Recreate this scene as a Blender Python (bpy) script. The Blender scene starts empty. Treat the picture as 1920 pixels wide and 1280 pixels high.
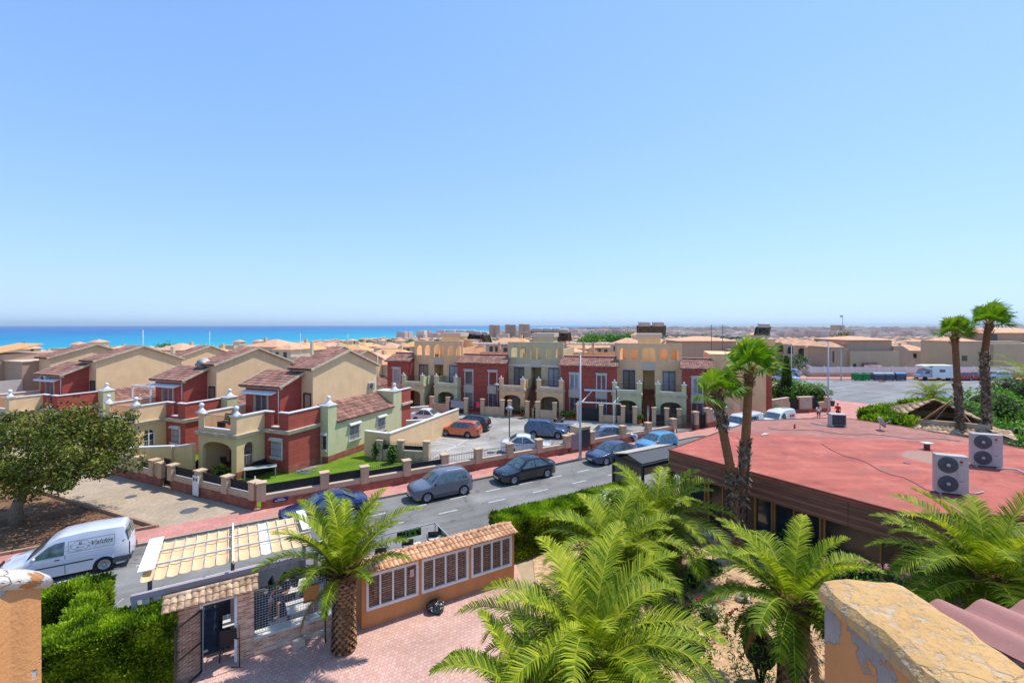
import bpy, bmesh, math, random
from mathutils import Vector, Matrix, noise
from bpy_extras import mesh_utils
R = math.radians; PI = math.pi
sc = bpy.context.scene
COL = sc.collection
# ---------------------------------------------------------------- camera, sky, sun, exposure
F = 864.0                       # focal length in pixels of the 1920 px wide photograph
cam = bpy.data.objects.new('camera', bpy.data.cameras.new('camera')); COL.objects.link(cam)
cam.location = (0, 0, 10); cam.rotation_euler = (R(90), 0, 0)
cam.data.sensor_width = 36; cam.data.lens = F/1920*36
cam.data.shift_y = -(640-609)/1920
cam.data.clip_start = 0.1; cam.data.clip_end = 120000
sc.camera = cam
SUN_TO = Vector((0.827, 0.562, 0)).normalized(); SUN_EL = R(62)
w = bpy.data.worlds.new("World"); sc.world = w; w.use_nodes = True
nt = w.node_tree; nt.nodes.clear()
sky = nt.nodes.new('ShaderNodeTexSky'); sky.sky_type = 'NISHITA'; sky.sun_disc = False
sky.sun_elevation = SUN_EL; sky.sun_rotation = math.atan2(SUN_TO.x, SUN_TO.y)
sky.altitude = 0; sky.air_density = 1.0; sky.dust_density = 0.15; sky.ozone_density = 2.6
bg = nt.nodes.new('ShaderNodeBackground'); bg.inputs[1].default_value = 0.15
wo = nt.nodes.new('ShaderNodeOutputWorld')
def vm(op, a, b_):   # soft shoulder on the sky's brightness, the way the camera compressed its highlights
    n_ = nt.nodes.new('ShaderNodeVectorMath'); n_.operation = op
    for i_, v_ in enumerate((a, b_)):
        if isinstance(v_, tuple): n_.inputs[i_].default_value = v_
        else: nt.links.new(v_, n_.inputs[i_])
    return n_.outputs[0]
sk = sky.outputs[0]; nt.links.new(vm('MULTIPLY', vm('DIVIDE', sk, vm('ADD', vm('DIVIDE', sk, (3.3, 3.5, 4.2)), (1, 1, 1))), (1.20, 1.54, 2.0)), bg.inputs[0]); nt.links.new(bg.outputs[0], wo.inputs[0])
sl = bpy.data.lights.new('sun', 'SUN'); sl.energy = 3.05; sl.angle = R(0.5); sl.color = (1, 0.955, 0.88)
so = bpy.data.objects.new('sun', sl); COL.objects.link(so)
sd = Vector((SUN_TO.x*math.cos(SUN_EL), SUN_TO.y*math.cos(SUN_EL), math.sin(SUN_EL)))
so.rotation_euler = sd.to_track_quat('Z', 'Y').to_euler(); so.location = sd*200
vs = sc.view_settings; vs.view_transform = 'Standard'; vs.look = 'None'; vs.exposure = 0.73; vs.gamma = 1
vs.use_curve_mapping = False
sc.cycles.max_bounces = 6; sc.cycles.diffuse_bounces = 4; sc.cycles.glossy_bounces = 3
sc.cycles.transmission_bounces = 4; sc.cycles.volume_bounces = 0; sc.cycles.transparent_max_bounces = 6

# ---------------------------------------------------------------- measuring helpers
def P(px, py, z=0.0):
    """the point of the level plane z that the photograph shows at pixel px,py"""
    d = (10-z)*F/(py-609.0)
    return Vector(((px-960)/F*d, d, z))
def PD(px, py, d):
    return Vector(((px-960)/F*d, d, 10-(py-609)/F*d))

# ---------------------------------------------------------------- materials
def lin(c):
    c = c/255.0
    return c/12.92 if c <= 0.04045 else ((c+0.055)/1.055)**2.4
def rgb(r, g, b, k=1.0): return (lin(r)*k, lin(g)*k, lin(b)*k, 1)
MATS = {}
class NB:
    def __init__(s, m): s.t = m.node_tree; s.L = s.t.links
    def n(s, typ, **kw):
        nd = s.t.nodes.new(typ)
        for k, v in kw.items():
            if k.startswith('i_'): nd.inputs[int(k[2:])].default_value = v
            else: setattr(nd, k, v)
        return nd
    def l(s, a, b): s.L.new(a, b)
    def val(s, x):
        nd = s.n('ShaderNodeValue'); nd.outputs[0].default_value = x; return nd.outputs[0]
    def math(s, op, a, b=None):
        nd = s.n('ShaderNodeMath', operation=op)
        for i, v in enumerate((a, b)):
            if v is None: continue
            if isinstance(v, (int, float)): nd.inputs[i].default_value = v
            else: s.l(v, nd.inputs[i])
        return nd.outputs[0]
    def noise(s, scale, detail=4, vec=None, rough=0.6):
        nd = s.n('ShaderNodeTexNoise'); nd.inputs['Scale'].default_value = scale
        nd.inputs['Detail'].default_value = detail; nd.inputs['Roughness'].default_value = rough
        if vec is not None: s.l(vec, nd.inputs['Vector'])
        return nd.outputs['Fac']
    def ramp(s, fac, stops):
        nd = s.n('ShaderNodeValToRGB'); cr = nd.color_ramp
        while len(cr.elements) < len(stops): cr.elements.new(0.5)
        for e, (p, c) in zip(cr.elements, stops): e.position = p; e.color = c if len(c) == 4 else (*c, 1)
        s.l(fac, nd.inputs[0]); return nd.outputs[0]
    def mix(s, fac, a, b, mode='MIX'):
        nd = s.n('ShaderNodeMix', data_type='RGBA', blend_type=mode)
        for i, v in ((0, fac), (6, a), (7, b)):
            if isinstance(v, (int, float)): nd.inputs[i].default_value = v
            elif isinstance(v, tuple): nd.inputs[i].default_value = v if len(v) == 4 else (*v, 1)
            else: s.l(v, nd.inputs[i])
        return nd.outputs[2]
def new_mat(name):
    m = bpy.data.materials.new(name); m.use_nodes = True; MATS[name] = m
    b = NB(m); p = m.node_tree.nodes['Principled BSDF']
    return m, b, p
def obj_vec(b, scale=(1, 1, 1)):
    tc = b.n('ShaderNodeTexCoord'); mp = b.n('ShaderNodeMapping'); mp.inputs['Scale'].default_value = scale
    b.l(tc.outputs['Object'], mp.inputs[0]); return mp.outputs[0]
def mat(name, col, rough=0.85, var=0.12, scale=1.5, rnd=0.0, bump=0.0, bscale=30, metal=0.0, spec=0.3, col2=None,
        c2pos=(0.45, 0.6), streak=0.0, bdist=0.02, sss=0, coat=0, fine=0.0):
    m, b, p = new_mat(name)
    v = obj_vec(b)
    c = b.mix(0.0, col, col)
    if col2 is not None:
        f = b.ramp(b.noise(scale, 5, v), [(c2pos[0], (0, 0, 0)), (c2pos[1], (1, 1, 1))])
        c = b.mix(f, col, col2)
    if var:
        f = b.noise(scale*1.7, 5, v)
        k = b.ramp(f, [(0.3, (1-var,)*3), (0.7, (1+var,)*3)])
        c = b.mix(1.0, c, k, 'MULTIPLY')
    if fine:
        k = b.ramp(b.noise(scale*25, 3, v), [(0.3, (1-fine,)*3), (0.7, (1+fine,)*3)])
        c = b.mix(1.0, c, k, 'MULTIPLY')
    if streak:
        f = b.noise(1.0, 4, obj_vec(b, (3.0, 3.0, 0.35)))
        k = b.ramp(f, [(0.35, (1-streak,)*3), (0.6, (1, 1, 1))])
        c = b.mix(1.0, c, k, 'MULTIPLY')
    if rnd:
        at = b.n('ShaderNodeAttribute', attribute_name='rnd')
        k = b.ramp(at.outputs['Fac'], [(0, (1-rnd,)*3), (1, (1+rnd,)*3)])
        c = b.mix(1.0, c, k, 'MULTIPLY')
    b.l(c, p.inputs['Base Color'])
    p.inputs['Roughness'].default_value = rough; p.inputs['Metallic'].default_value = metal
    p.inputs['Specular IOR Level'].default_value = spec
    if coat: p.inputs['Coat Weight'].default_value = coat; p.inputs['Coat Roughness'].default_value = 0.05
    if bump:
        bn = b.n('ShaderNodeBump'); bn.inputs['Strength'].default_value = bump; bn.inputs['Distance'].default_value = bdist
        b.l(b.noise(bscale, 4, v), bn.inputs['Height']); b.l(bn.outputs[0], p.inputs['Normal'])
    return m
def brick_mat(name, c1, c2, mortar, bw=0.24, bh=0.07, msize=0.008, vertical=True, rough=0.9, bump=0.4, offset=0.5, var=0.2, noff=0.0):
    """courses laid in the x-z and y-z planes (vertical) or in x-y"""
    m, b, p = new_mat(name)
    tc = b.n('ShaderNodeTexCoord'); sx = b.n('ShaderNodeSeparateXYZ'); b.l(tc.outputs['Object'], sx.inputs[0])
    cx = b.n('ShaderNodeCombineXYZ')
    if vertical:
        b.l(b.math('ADD', sx.outputs[0], sx.outputs[1]), cx.inputs[0]); b.l(sx.outputs[2], cx.inputs[1])
    else:
        b.l(sx.outputs[0], cx.inputs[0]); b.l(sx.outputs[1], cx.inputs[1])
    br = b.n('ShaderNodeTexBrick'); br.offset = offset
    b.l(cx.outputs[0], br.inputs['Vector'])
    br.inputs['Color1'].default_value = c1; br.inputs['Color2'].default_value = c2; br.inputs['Mortar'].default_value = mortar
    br.inputs['Scale'].default_value = 1; br.inputs['Mortar Size'].default_value = msize
    br.inputs['Brick Width'].default_value = bw; br.inputs['Row Height'].default_value = bh; br.inputs['Bias'].default_value = 0
    k = b.ramp(b.noise(2.2, 6, tc.outputs['Object']), [(0.3, (1-var,)*3), (0.7, (1+var,)*3)])
    b.l(b.mix(1.0, br.outputs[0], k, 'MULTIPLY'), p.inputs['Base Color'])
    p.inputs['Roughness'].default_value = rough; p.inputs['Specular IOR Level'].default_value = 0.2
    bn = b.n('ShaderNodeBump'); bn.inputs['Strength'].default_value = bump; bn.inputs['Distance'].default_value = 0.01
    b.l(b.math('SUBTRACT', 1.0, br.outputs['Fac']), bn.inputs['Height']); b.l(bn.outputs[0], p.inputs['Normal'])
    return m
M = {}
cream = rgb(226, 196, 142, .80)
M['cream'] = mat('cream_render', rgb(238, 202, 156, .92), var=.07, scale=.8, streak=.07, bump=.15, bscale=60, fine=.04)
M['yellow'] = mat('yellow_render', rgb(238, 208, 152, .90), var=.06, scale=.8, streak=.08, bump=.15, bscale=60)
M['tan'] = mat('tan_render', rgb(240, 194, 146, .96), var=.07, scale=.8, streak=.10, bump=.15, bscale=60)
M['red'] = None
def red_wall():
    m, b, p = new_mat('red_scored_render')
    tc = b.n('ShaderNodeTexCoord'); sx = b.n('ShaderNodeSeparateXYZ'); b.l(tc.outputs['Object'], sx.inputs[0])
    fr = b.math('FRACT', b.math('DIVIDE', sx.outputs[2], 0.52))
    ln = b.math('LESS_THAN', fr, 0.055)
    n = b.noise(1.5, 6, tc.outputs['Object'])
    c = b.ramp(n, [(0.3, rgb(164, 80, 68, .88)), (0.7, rgb(182, 92, 78, .88))])
    c = b.mix(b.math('MULTIPLY', ln, 0.45), c, rgb(205, 120, 102, .85))
    b.l(c, p.inputs['Base Color']); p.inputs['Roughness'].default_value = .85; p.inputs['Specular IOR Level'].default_value = .2
    bn = b.n('ShaderNodeBump'); bn.inputs['Strength'].default_value = .5; bn.inputs['Distance'].default_value = .01
    b.l(b.math('SUBTRACT', b.noise(50, 3, tc.outputs['Object']), b.math('MULTIPLY', ln, 1.0)), bn.inputs['Height']); b.l(bn.outputs[0], p.inputs['Normal'])
    return m
M['red'] = red_wall()
M['pink'] = mat('faded_red_render', rgb(190, 92, 84, .9), var=.08, scale=.8)
M['green'] = mat('pale_green_render', rgb(218, 216, 168, .86), var=.06, scale=.8, streak=.10, bump=.15, bscale=60)
M['sage'] = mat('sage_render', rgb(210, 194, 154, .88), var=.07, scale=.8, streak=.10, bump=.15, bscale=60)
M['cornice'] = mat('stone_cornice', rgb(222, 206, 178, .8), var=.14, scale=2, streak=.25)
M['white'] = mat('white_paint', rgb(240, 240, 238, .86), rough=.6, var=.05, scale=2, streak=.06)
M['white_old'] = mat('weathered_white_paint', rgb(225, 222, 212, .85), rough=.7, var=.14, scale=3, streak=.2)
M['pinkwhite'] = mat('pale_panel', rgb(214, 196, 178, .85), var=.06, scale=2)
M['brickband'] = brick_mat('red_stone_cladding', rgb(170, 98, 78, .9), rgb(136, 72, 60, .9), rgb(178, 130, 110, .8), .22, .06, .008, var=.3)
M['fenceplaster'] = mat('salmon_plaster', rgb(216, 184, 150, .84), var=.08, scale=1.2, streak=.12, bump=.1)
M['tanbrick'] = brick_mat('tan_facing_brick', rgb(236, 194, 164, .92), rgb(176, 118, 92, .88), rgb(228, 200, 176, .88), .23, .058, .010, var=.22)
M['iron'] = mat('black_iron', (.018, .018, .02, 1), rough=.45, var=.1, spec=.5)
M['ironscreen'] = mat('black_screen_fabric', (.022, .024, .026, 1), rough=.8, var=.35, scale=3)
M['darkgrey'] = mat('dark_grey_paint', (.05, .052, .058, 1), rough=.5, var=.1)
M['glass'] = mat('window_glass', (.03, .045, .055, 1), rough=.06, var=.3, scale=.7, spec=.9)
M['curtain'] = mat('net_curtain_behind_glass', rgb(214, 214, 220, .86), rough=.3, var=.25, scale=6, spec=.6)
M['shutter'] = mat('pale_roller_shutter', rgb(206, 200, 190, .85), rough=.6, var=.06, scale=2)
M['carglass'] = mat('car_glass', (.06, .095, .105, 1), rough=.03, var=.7, scale=2.6, spec=1.0)  # uneven lighter teal in the colour stands in for reflections
M['terracotta_floor'] = brick_mat('terracotta_floor_tiles', rgb(200, 120, 84, .8), rgb(178, 98, 70, .8), rgb(150, 110, 90, .8), .3, .3, .01, vertical=False, offset=0)
M['tile_brown'] = mat('brown_roof_tiles', rgb(168, 124, 108, .82), var=.2, scale=1.2, rnd=.26, col2=rgb(140, 102, 92, .82), rough=.9)
M['tile_orange'] = mat('orange_clay_tiles', rgb(226, 178, 138, .84), var=.15, scale=3, rnd=.24, col2=rgb(206, 146, 106, .8), rough=.9)
M['tile_old'] = mat('old_clay_tiles', rgb(214, 182, 148, .8), var=.22, scale=4, rnd=.22, col2=rgb(160, 126, 100, .8), rough=.92)
M['tile_far'] = mat('far_orange_roof', rgb(228, 174, 138, .84), var=.18, scale=.5, fine=.12)  # pale orange of the far roof tiles
M['tile_yellow'] = mat('yellow_ochre_roof', rgb(230, 176, 120, .8), var=.14, scale=.5, fine=.1)
M['far_tan'] = mat('far_tan_render', rgb(218, 190, 164, .86), var=.08, scale=.3)
M['far_pale'] = mat('far_pale_render', rgb(226, 208, 180, .8), var=.08, scale=.3)
M['far_brown'] = mat('far_brown_render', rgb(196, 164, 138, .84), var=.07, scale=.3, streak=.05)
M['far_stone'] = mat('far_beige_render', rgb(204, 180, 150, .82), var=.05, scale=.3, streak=.04)
M['dark_open'] = mat('dark_pane', (.03, .032, .036, 1), rough=.2, var=.2, spec=.6)  # near-black pane colour for windows, openings and solar collectors
M['wood_shade_dark'] = mat('dark_boards_and_shade', rgb(96, 62, 48, .9), var=.28, scale=2.5, rough=.75)
M['wood_frame'] = mat('varnished_wood', rgb(196, 138, 74, .85), var=.15, scale=4, rough=.5)
M['rubber'] = mat('tyre_rubber', (.02, .02, .021, 1), rough=.85, var=.15, scale=8)
M['alloy'] = mat('alloy_rim', (.55, .56, .58, 1), rough=.35, metal=.7, var=.05)
M['chrome'] = mat('chrome', (.7, .7, .72, 1), rough=.15, metal=1, var=0)
M['headlight'] = mat('headlight_glass', (.75, .78, .8, 1), rough=.1, var=.1, spec=.8)
M['taillight'] = mat('tail_light', (.45, .015, .015, 1), rough=.2, var=.1, spec=.7)
M['plastic_black'] = mat('black_plastic', (.022, .022, .024, 1), rough=.55, var=.1)
M['plastic_grey'] = mat('grey_plastic', (.10, .105, .115, 1), rough=.6, var=.1)
M['steel'] = mat('galvanised_steel', (.45, .46, .48, 1), rough=.5, metal=.4, var=.1)
M['lamp_head'] = mat('lamp_head_grey', (.25, .28, .32, 1), rough=.4, var=.05)
M['skin'] = mat('skin', rgb(206, 150, 118, .85), rough=.6, var=.06, scale=5)

# ---------------------------------------------------------------- mesh builder
class MB:
    def __init__(s): s.v = []; s.f = []; s.mi = []; s.r = []; s.M = Matrix.Identity(4); s.sm = []; s.cur = 0; s.smooth = False; s.rv = None
    def add(s, vs, fs, mi=None, r=None, smooth=None):
        o = len(s.v); M_ = s.M
        s.v.extend([M_ @ Vector(v) for v in vs])
        mi = s.cur if mi is None else mi
        r = (random.random() if s.rv is None else s.rv) if r is None else r
        sm = s.smooth if smooth is None else smooth
        for f in fs:
            s.f.append([i+o for i in f]); s.mi.append(mi); s.r.append(r); s.sm.append(sm)
    def box(s, x0, x1, y0, y1, z0, z1, **k):
        if x0 > x1: x0, x1 = x1, x0
        if y0 > y1: y0, y1 = y1, y0
        if z0 > z1: z0, z1 = z1, z0
        s.add([(x0, y0, z0), (x1, y0, z0), (x1, y1, z0), (x0, y1, z0), (x0, y0, z1), (x1, y0, z1), (x1, y1, z1), (x0, y1, z1)],
              [(0, 3, 2, 1), (4, 5, 6, 7), (0, 1, 5, 4), (1, 2, 6, 5), (2, 3, 7, 6), (3, 0, 4, 7)], **k); return s
    def bar(s, a, b, w, h=None, up=(0, 0, 1), **k):
        a = Vector(a); b = Vector(b); h = w if h is None else h
        t = (b-a).normalized(); u = Vector(up)
        if abs(t.dot(u)) > .99: u = Vector((0, 1, 0))
        x = t.cross(u).normalized(); y = x.cross(t)
        vs = [p + x*sx*w/2 + y*sy*h/2 for p in (a, b) for sx, sy in ((-1, -1), (1, -1), (1, 1), (-1, 1))]
        s.add(vs, [(0, 1, 2, 3), (7, 6, 5, 4), (0, 4, 5, 1), (1, 5, 6, 2), (2, 6, 7, 3), (3, 7, 4, 0)], **k); return s
    def tube(s, pts, r, n=8, cap=True, rv=None, **k):
        pts = [Vector(p) for p in pts]; rs = r if isinstance(r, (list, tuple)) else [r]*len(pts)
        vs = []; fs = []; ref = Vector((0, 0, 1)); prev = None
        for i, p in enumerate(pts):
            t = (pts[min(i+1, len(pts)-1)]-pts[max(i-1, 0)]).normalized()
            if prev is None:
                a = ref if abs(t.dot(ref)) < .95 else Vector((1, 0, 0)); x = t.cross(a).normalized()
            else: x = (prev - t*prev.dot(t)).normalized()
            prev = x; y = t.cross(x)
            for j in range(n):
                an = 2*PI*j/n; vs.append(p + (x*math.cos(an)+y*math.sin(an))*rs[i])
        for i in range(len(pts)-1):
            for j in range(n): fs.append((i*n+j, i*n+(j+1) % n, (i+1)*n+(j+1) % n, (i+1)*n+j))
        if cap: fs.append(tuple(range(n))[::-1]); fs.append(tuple((len(pts)-1)*n+j for j in range(n)))
        s.add(vs, fs, smooth=k.pop('smooth', n > 4), r=rv, **k); return s
    def lathe(s, prof, n=12, c=(0, 0, 0), **k):
        vs = []; fs = []; c = Vector(c)
        for (r, z) in prof:
            for j in range(n): an = 2*PI*j/n; vs.append((c.x+r*math.cos(an), c.y+r*math.sin(an), c.z+z))
        for i in range(len(prof)-1):
            for j in range(n): fs.append((i*n+j, i*n+(j+1) % n, (i+1)*n+(j+1) % n, (i+1)*n+j))
        fs.append(tuple(range(n))[::-1]); fs.append(tuple((len(prof)-1)*n+j for j in range(n)))
        s.add(vs, fs, smooth=k.pop('smooth', True), **k); return s
    def prism(s, poly, z0, z1, **k):
        n = len(poly)
        a = sum(poly[i][0]*poly[(i+1) % n][1]-poly[(i+1) % n][0]*poly[i][1] for i in range(n))
        if a < 0: poly = list(poly)[::-1]
        vs = [(p[0], p[1], z0) for p in poly]+[(p[0], p[1], z1) for p in poly]
        fs = [tuple(range(n))[::-1], tuple(range(n, 2*n))]+[(i, (i+1) % n, n+(i+1) % n, n+i) for i in range(n)]
        s.add(vs, fs, **k); return s
    def xprism(s, poly_yz, x0, x1, **k):
        """polygon in (y,z) extruded along x"""
        n = len(poly_yz)
        vs = [(x0, p[0], p[1]) for p in poly_yz]+[(x1, p[0], p[1]) for p in poly_yz]
        s.add(vs, [tuple(range(n))[::-1], tuple(range(n, 2*n))]+[(i, (i+1) % n, n+(i+1) % n, n+i) for i in range(n)], **k); return s
    def sphere(s, c, r, n=10, m=6, sq=(1, 1, 1), **k):
        prof = []; vs = []; fs = []; c = Vector(c)
        for i in range(1, m):
            a = PI*i/m
            for j in range(n): b = 2*PI*j/n; vs.append((c.x+r*sq[0]*math.sin(a)*math.cos(b), c.y+r*sq[1]*math.sin(a)*math.sin(b), c.z-r*sq[2]*math.cos(a)))
        for i in range(m-2):
            for j in range(n): fs.append((i*n+j, i*n+(j+1) % n, (i+1)*n+(j+1) % n, (i+1)*n+j))
        b0 = len(vs); vs.append((c.x, c.y, c.z-r*sq[2])); vs.append((c.x, c.y, c.z+r*sq[2]))
        for j in range(n): fs.append((b0, (j+1) % n, j)); fs.append((b0+1, (m-2)*n+j, (m-2)*n+(j+1) % n))
        s.add(vs, fs, smooth=True, **k); return s
    def quad(s, a, b, c, d, **k): s.add([a, b, c, d], [(0, 1, 2, 3)], **k); return s
    def slab(s, a, b, c, d, t, **k):
        """a roof slab: top face a b c d (counter-clockwise from above), thickness t straight down"""
        q = [Vector(p) for p in (a, b, c, d)]; z = Vector((0, 0, t))
        s.add(q+[p-z for p in q], [(0, 1, 2, 3), (7, 6, 5, 4), (0, 4, 5, 1), (1, 5, 6, 2), (2, 6, 7, 3), (3, 7, 4, 0)], **k); return s
    def wall(s, x0, x1, y0, y1, z0, z1, ops=(), **k):
        """wall along x, thickness y0..y1, with openings (a,b,c,d[,rise]): x a..b, z c..d (rise = height of an arched head)"""
        xs = {x0, x1}
        for o in ops:
            a, b = o[0], o[1]; xs |= {a, b}
            if len(o) > 4 and o[4] > 0:
                for i in range(1, 10): xs.add(a+(b-a)*i/10)
        xs = sorted(x for x in xs if x0-1e-6 <= x <= x1+1e-6)
        def head(o, x):
            if len(o) > 4 and o[4] > 0:
                t = (x-o[0])/(o[1]-o[0])*2-1; return o[3]-o[4]+o[4]*math.sqrt(max(0, 1-t*t))
            return o[3]
        for xa, xb in zip(xs[:-1], xs[1:]):
            if xb-xa < 1e-6: continue
            mid = (xa+xb)/2
            here = sorted([o for o in ops if o[0] < mid < o[1]], key=lambda o: o[2])
            lo = (z0, z0)
            for o in here:
                if o[2] > lo[0]+1e-4: s._col(xa, xb, y0, y1, lo, (o[2], o[2]), k)
                lo = (head(o, xa), head(o, xb))
            if z1 > max(lo)+1e-4 or (z1 > min(lo)+1e-4): s._col(xa, xb, y0, y1, lo, (z1, z1), k)
        return s
    def _col(s, xa, xb, y0, y1, lo, hi, k):
        s.add([(xa, y0, lo[0]), (xb, y0, lo[1]), (xb, y1, lo[1]), (xa, y1, lo[0]), (xa, y0, hi[0]), (xb, y0, hi[1]), (xb, y1, hi[1]), (xa, y1, hi[0])],
              [(0, 3, 2, 1), (4, 5, 6, 7), (0, 1, 5, 4), (1, 2, 6, 5), (2, 3, 7, 6), (3, 0, 4, 7)], **k)
    def tiles(s, O, U, V, pitch=0.22, row=0.38, amp=0.05, step=0.03, n=4, thick=.05):
        """barrel tiles on the rectangle O, O+U (along the eave), O+V (up the slope)"""
        O = Vector(O); U = Vector(U); V = Vector(V); lu = U.length; lv = V.length; u = U/lu; v = V/lv; N = u.cross(v)
        if N.z < 0: N = -N
        nc = max(1, round(lu/pitch)); nr = max(1, round(lv/row)); 
        for c in range(nc):
            prof = [(c+i/n)*lu/nc for i in range(n+1)]
            hh = [amp*abs(math.sin(PI*i/n))**.8 for i in range(n+1)]
            for r_ in range(nr):
                jit = random.uniform(-.004, .004)
                a = r_*lv/nr; b = (r_+1)*lv/nr; vs = []
                for (vv, st) in ((a, -thick*.4), (a, step+jit), (b, 0)):
                    for i in range(n+1): vs.append(O+u*prof[i]+v*vv+N*(hh[i]*(1 if vv == a else .9)+st) if st >= 0 or 1 else None)
                fs = [(i, i+1, n+1+i+1, n+1+i) for i in range(n)]+[(n+1+i, n+2+i, 2*n+3+i, 2*n+2+i) for i in range(n)]
                s.add(vs, fs, smooth=False)
        return s
    def build(s, name, mats=None, parent=None, loc=None, bevel=0, tag_=None):
        me = bpy.data.meshes.new(name); me.from_pydata(s.v, [], s.f)
        if not isinstance(mats, (list, tuple)): mats = [mats]
        for m in mats:
            if m: me.materials.append(m)
        if len(mats) > 1: me.polygons.foreach_set('material_index', s.mi)
        if any(s.sm): me.polygons.foreach_set('use_smooth', s.sm)
        a = me.attributes.new('rnd', 'FLOAT', 'FACE'); a.data.foreach_set('value', s.r)
        me.update()
        o = bpy.data.objects.new(name, me); COL.objects.link(o)
        if parent: o.parent = parent
        if loc: o.location = loc
        if bevel:
            md = o.modifiers.new('bevel', 'BEVEL'); md.width = bevel; md.segments = 2; md.limit_method = 'ANGLE'; md.angle_limit = R(35)
        return o
def text_mesh(body, size, name, parent, loc, rot, m, shear=0.0):
    c = bpy.data.curves.new(name, 'FONT'); c.body = body; c.size = size; c.extrude = .001; c.align_x = 'CENTER'; c.align_y = 'CENTER'; c.shear = shear
    o = bpy.data.objects.new(name+'_curve', c); COL.objects.link(o); bpy.context.view_layer.update()
    me = bpy.data.meshes.new_from_object(o.evaluated_get(bpy.context.evaluated_depsgraph_get())); bpy.data.objects.remove(o)
    me.name = name; me.materials.clear(); me.materials.append(m); o = bpy.data.objects.new(name, me); COL.objects.link(o); o.parent = parent; o.location = loc; o.rotation_euler = rot; return o
def tag(o, label=None, cat=None, group=None, kind=None):
    if label: o['label'] = label
    if cat: o['category'] = cat
    if group: o['group'] = group
    if kind: o['kind'] = kind
    return o
def thing(name, label, cat, loc=(0, 0, 0), rot=0, group=None):
    o = bpy.data.objects.new(name, None); COL.objects.link(o); o.empty_display_size = .3
    o.location = loc; o.rotation_euler = (0, 0, rot)
    return tag(o, label, cat, group)
def structure(mb, name, m): return tag(mb.build(name, m), kind='structure')
KIDS = {}
def dup(root, loc, rot=None, label=None, group=None, scale=None, recolor=None):
    """a copy of a thing with copies of its parts and sub-parts"""
    if root.name not in KIDS:
        KIDS[root.name] = [(c, list(c.children)) for c in root.children]
    r = root.copy(); COL.objects.link(r); r.location = loc
    if rot is not None: r.rotation_euler = (0, 0, rot)
    if scale is not None: r.scale = scale if isinstance(scale, (tuple, list)) else (scale,)*3
    if label: r['label'] = label
    if group: r['group'] = group
    for ch, gs in KIDS[root.name]:
        c = ch.copy(); COL.objects.link(c); c.parent = r
        for g in gs:
            d = g.copy(); COL.objects.link(d); d.parent = c
    if recolor:
        for o in [r]+list(r.children):
            if o.type == 'MESH' and o.data.materials and o.data.materials[0] in recolor:
                o.material_slots[0].link = 'OBJECT'; o.material_slots[0].material = recolor[o.data.materials[0]]
    return r
def rotz(a): return Matrix.Rotation(a, 4, 'Z')
def trs(x, y, z, a=0): return Matrix.Translation((x, y, z)) @ rotz(a)
# ================================================================ THE SETTING
E = Vector((.855, .52, 0)).normalized(); NN = Vector((E.y, -E.x, 0)); W0 = Vector((-13.5, 24.8, 0))
RA = math.atan2(E.y, E.x)                       # heading of the street
def RW(s, t, z=0): p = W0+E*s+NN*t; return Vector((p.x, p.y, z))
SHORE = [(0, -1300), (500, -1180), (815, -811), (939, -685), (1543, -464), (2057, -310), (3500, 200), (7200, 1417), (12000, 4200), (16000, 9000)]
def shore_x(y):
    for (a, xa), (b, xb) in zip(SHORE[:-1], SHORE[1:]):
        if y <= b: return xa+(xb-xa)*max(0, (y-a))/(b-a)
    return 99999
def ground_h(x, y):
    r = math.hypot(x, y)
    h = 0 if r < 105 else -(r-105)*.047
    if r > 105: h = -.047*((r-105)**2/60 if r < 135 else (r-120)) if r < 135 else -.047*(r-120)
    h = max(h, -36)
    if h < -.2: h += 1.2*noise.noise(Vector((x*.004, y*.004, 0)))
    sx = shore_x(y)
    if x < sx+60: h = min(h, -36-max(0, (sx+60-x))*.07)
    return max(h, -46)
def sheet_ground():
    vs = []; fs = []; na = 150; rr = [0.5]+[1.0*1.075**i for i in range(2, 145)]
    rr = [r for r in rr if r < 17000]+[17000]
    for i, r in enumerate(rr):
        for j in range(na+1):
            a = R(-100)+R(200)*j/na; x = r*math.sin(a); y = r*math.cos(a)-6 if r < 20 else r*math.cos(a)
            vs.append((x, y, ground_h(x, y)-.012))
    for i in range(len(rr)-1):
        for j in range(na): k = i*(na+1)+j; fs.append((k+1, k, k+na+1, k+na+2))
    b = MB(); b.add(vs, fs, smooth=True)
    m, nb, p = new_mat('dry_town_ground')
    tc = nb.n('ShaderNodeTexCoord')
    n1 = nb.ramp(nb.noise(.05, 6, tc.outputs['Object']), [(.35, rgb(176, 150, 118, .7)), (.55, rgb(196, 172, 140, .75)), (.7, rgb(120, 118, 80, .6))])
    n2 = nb.ramp(nb.noise(1.5, 5, tc.outputs['Object']), [(.3, (.8,)*3), (.7, (1.15,)*3)])
    nb.l(nb.mix(1, n1, n2, 'MULTIPLY'), p.inputs['Base Color']); p.inputs['Roughness'].default_value = .95
    return structure(b, 'ground', m)
sheet_ground()
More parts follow.
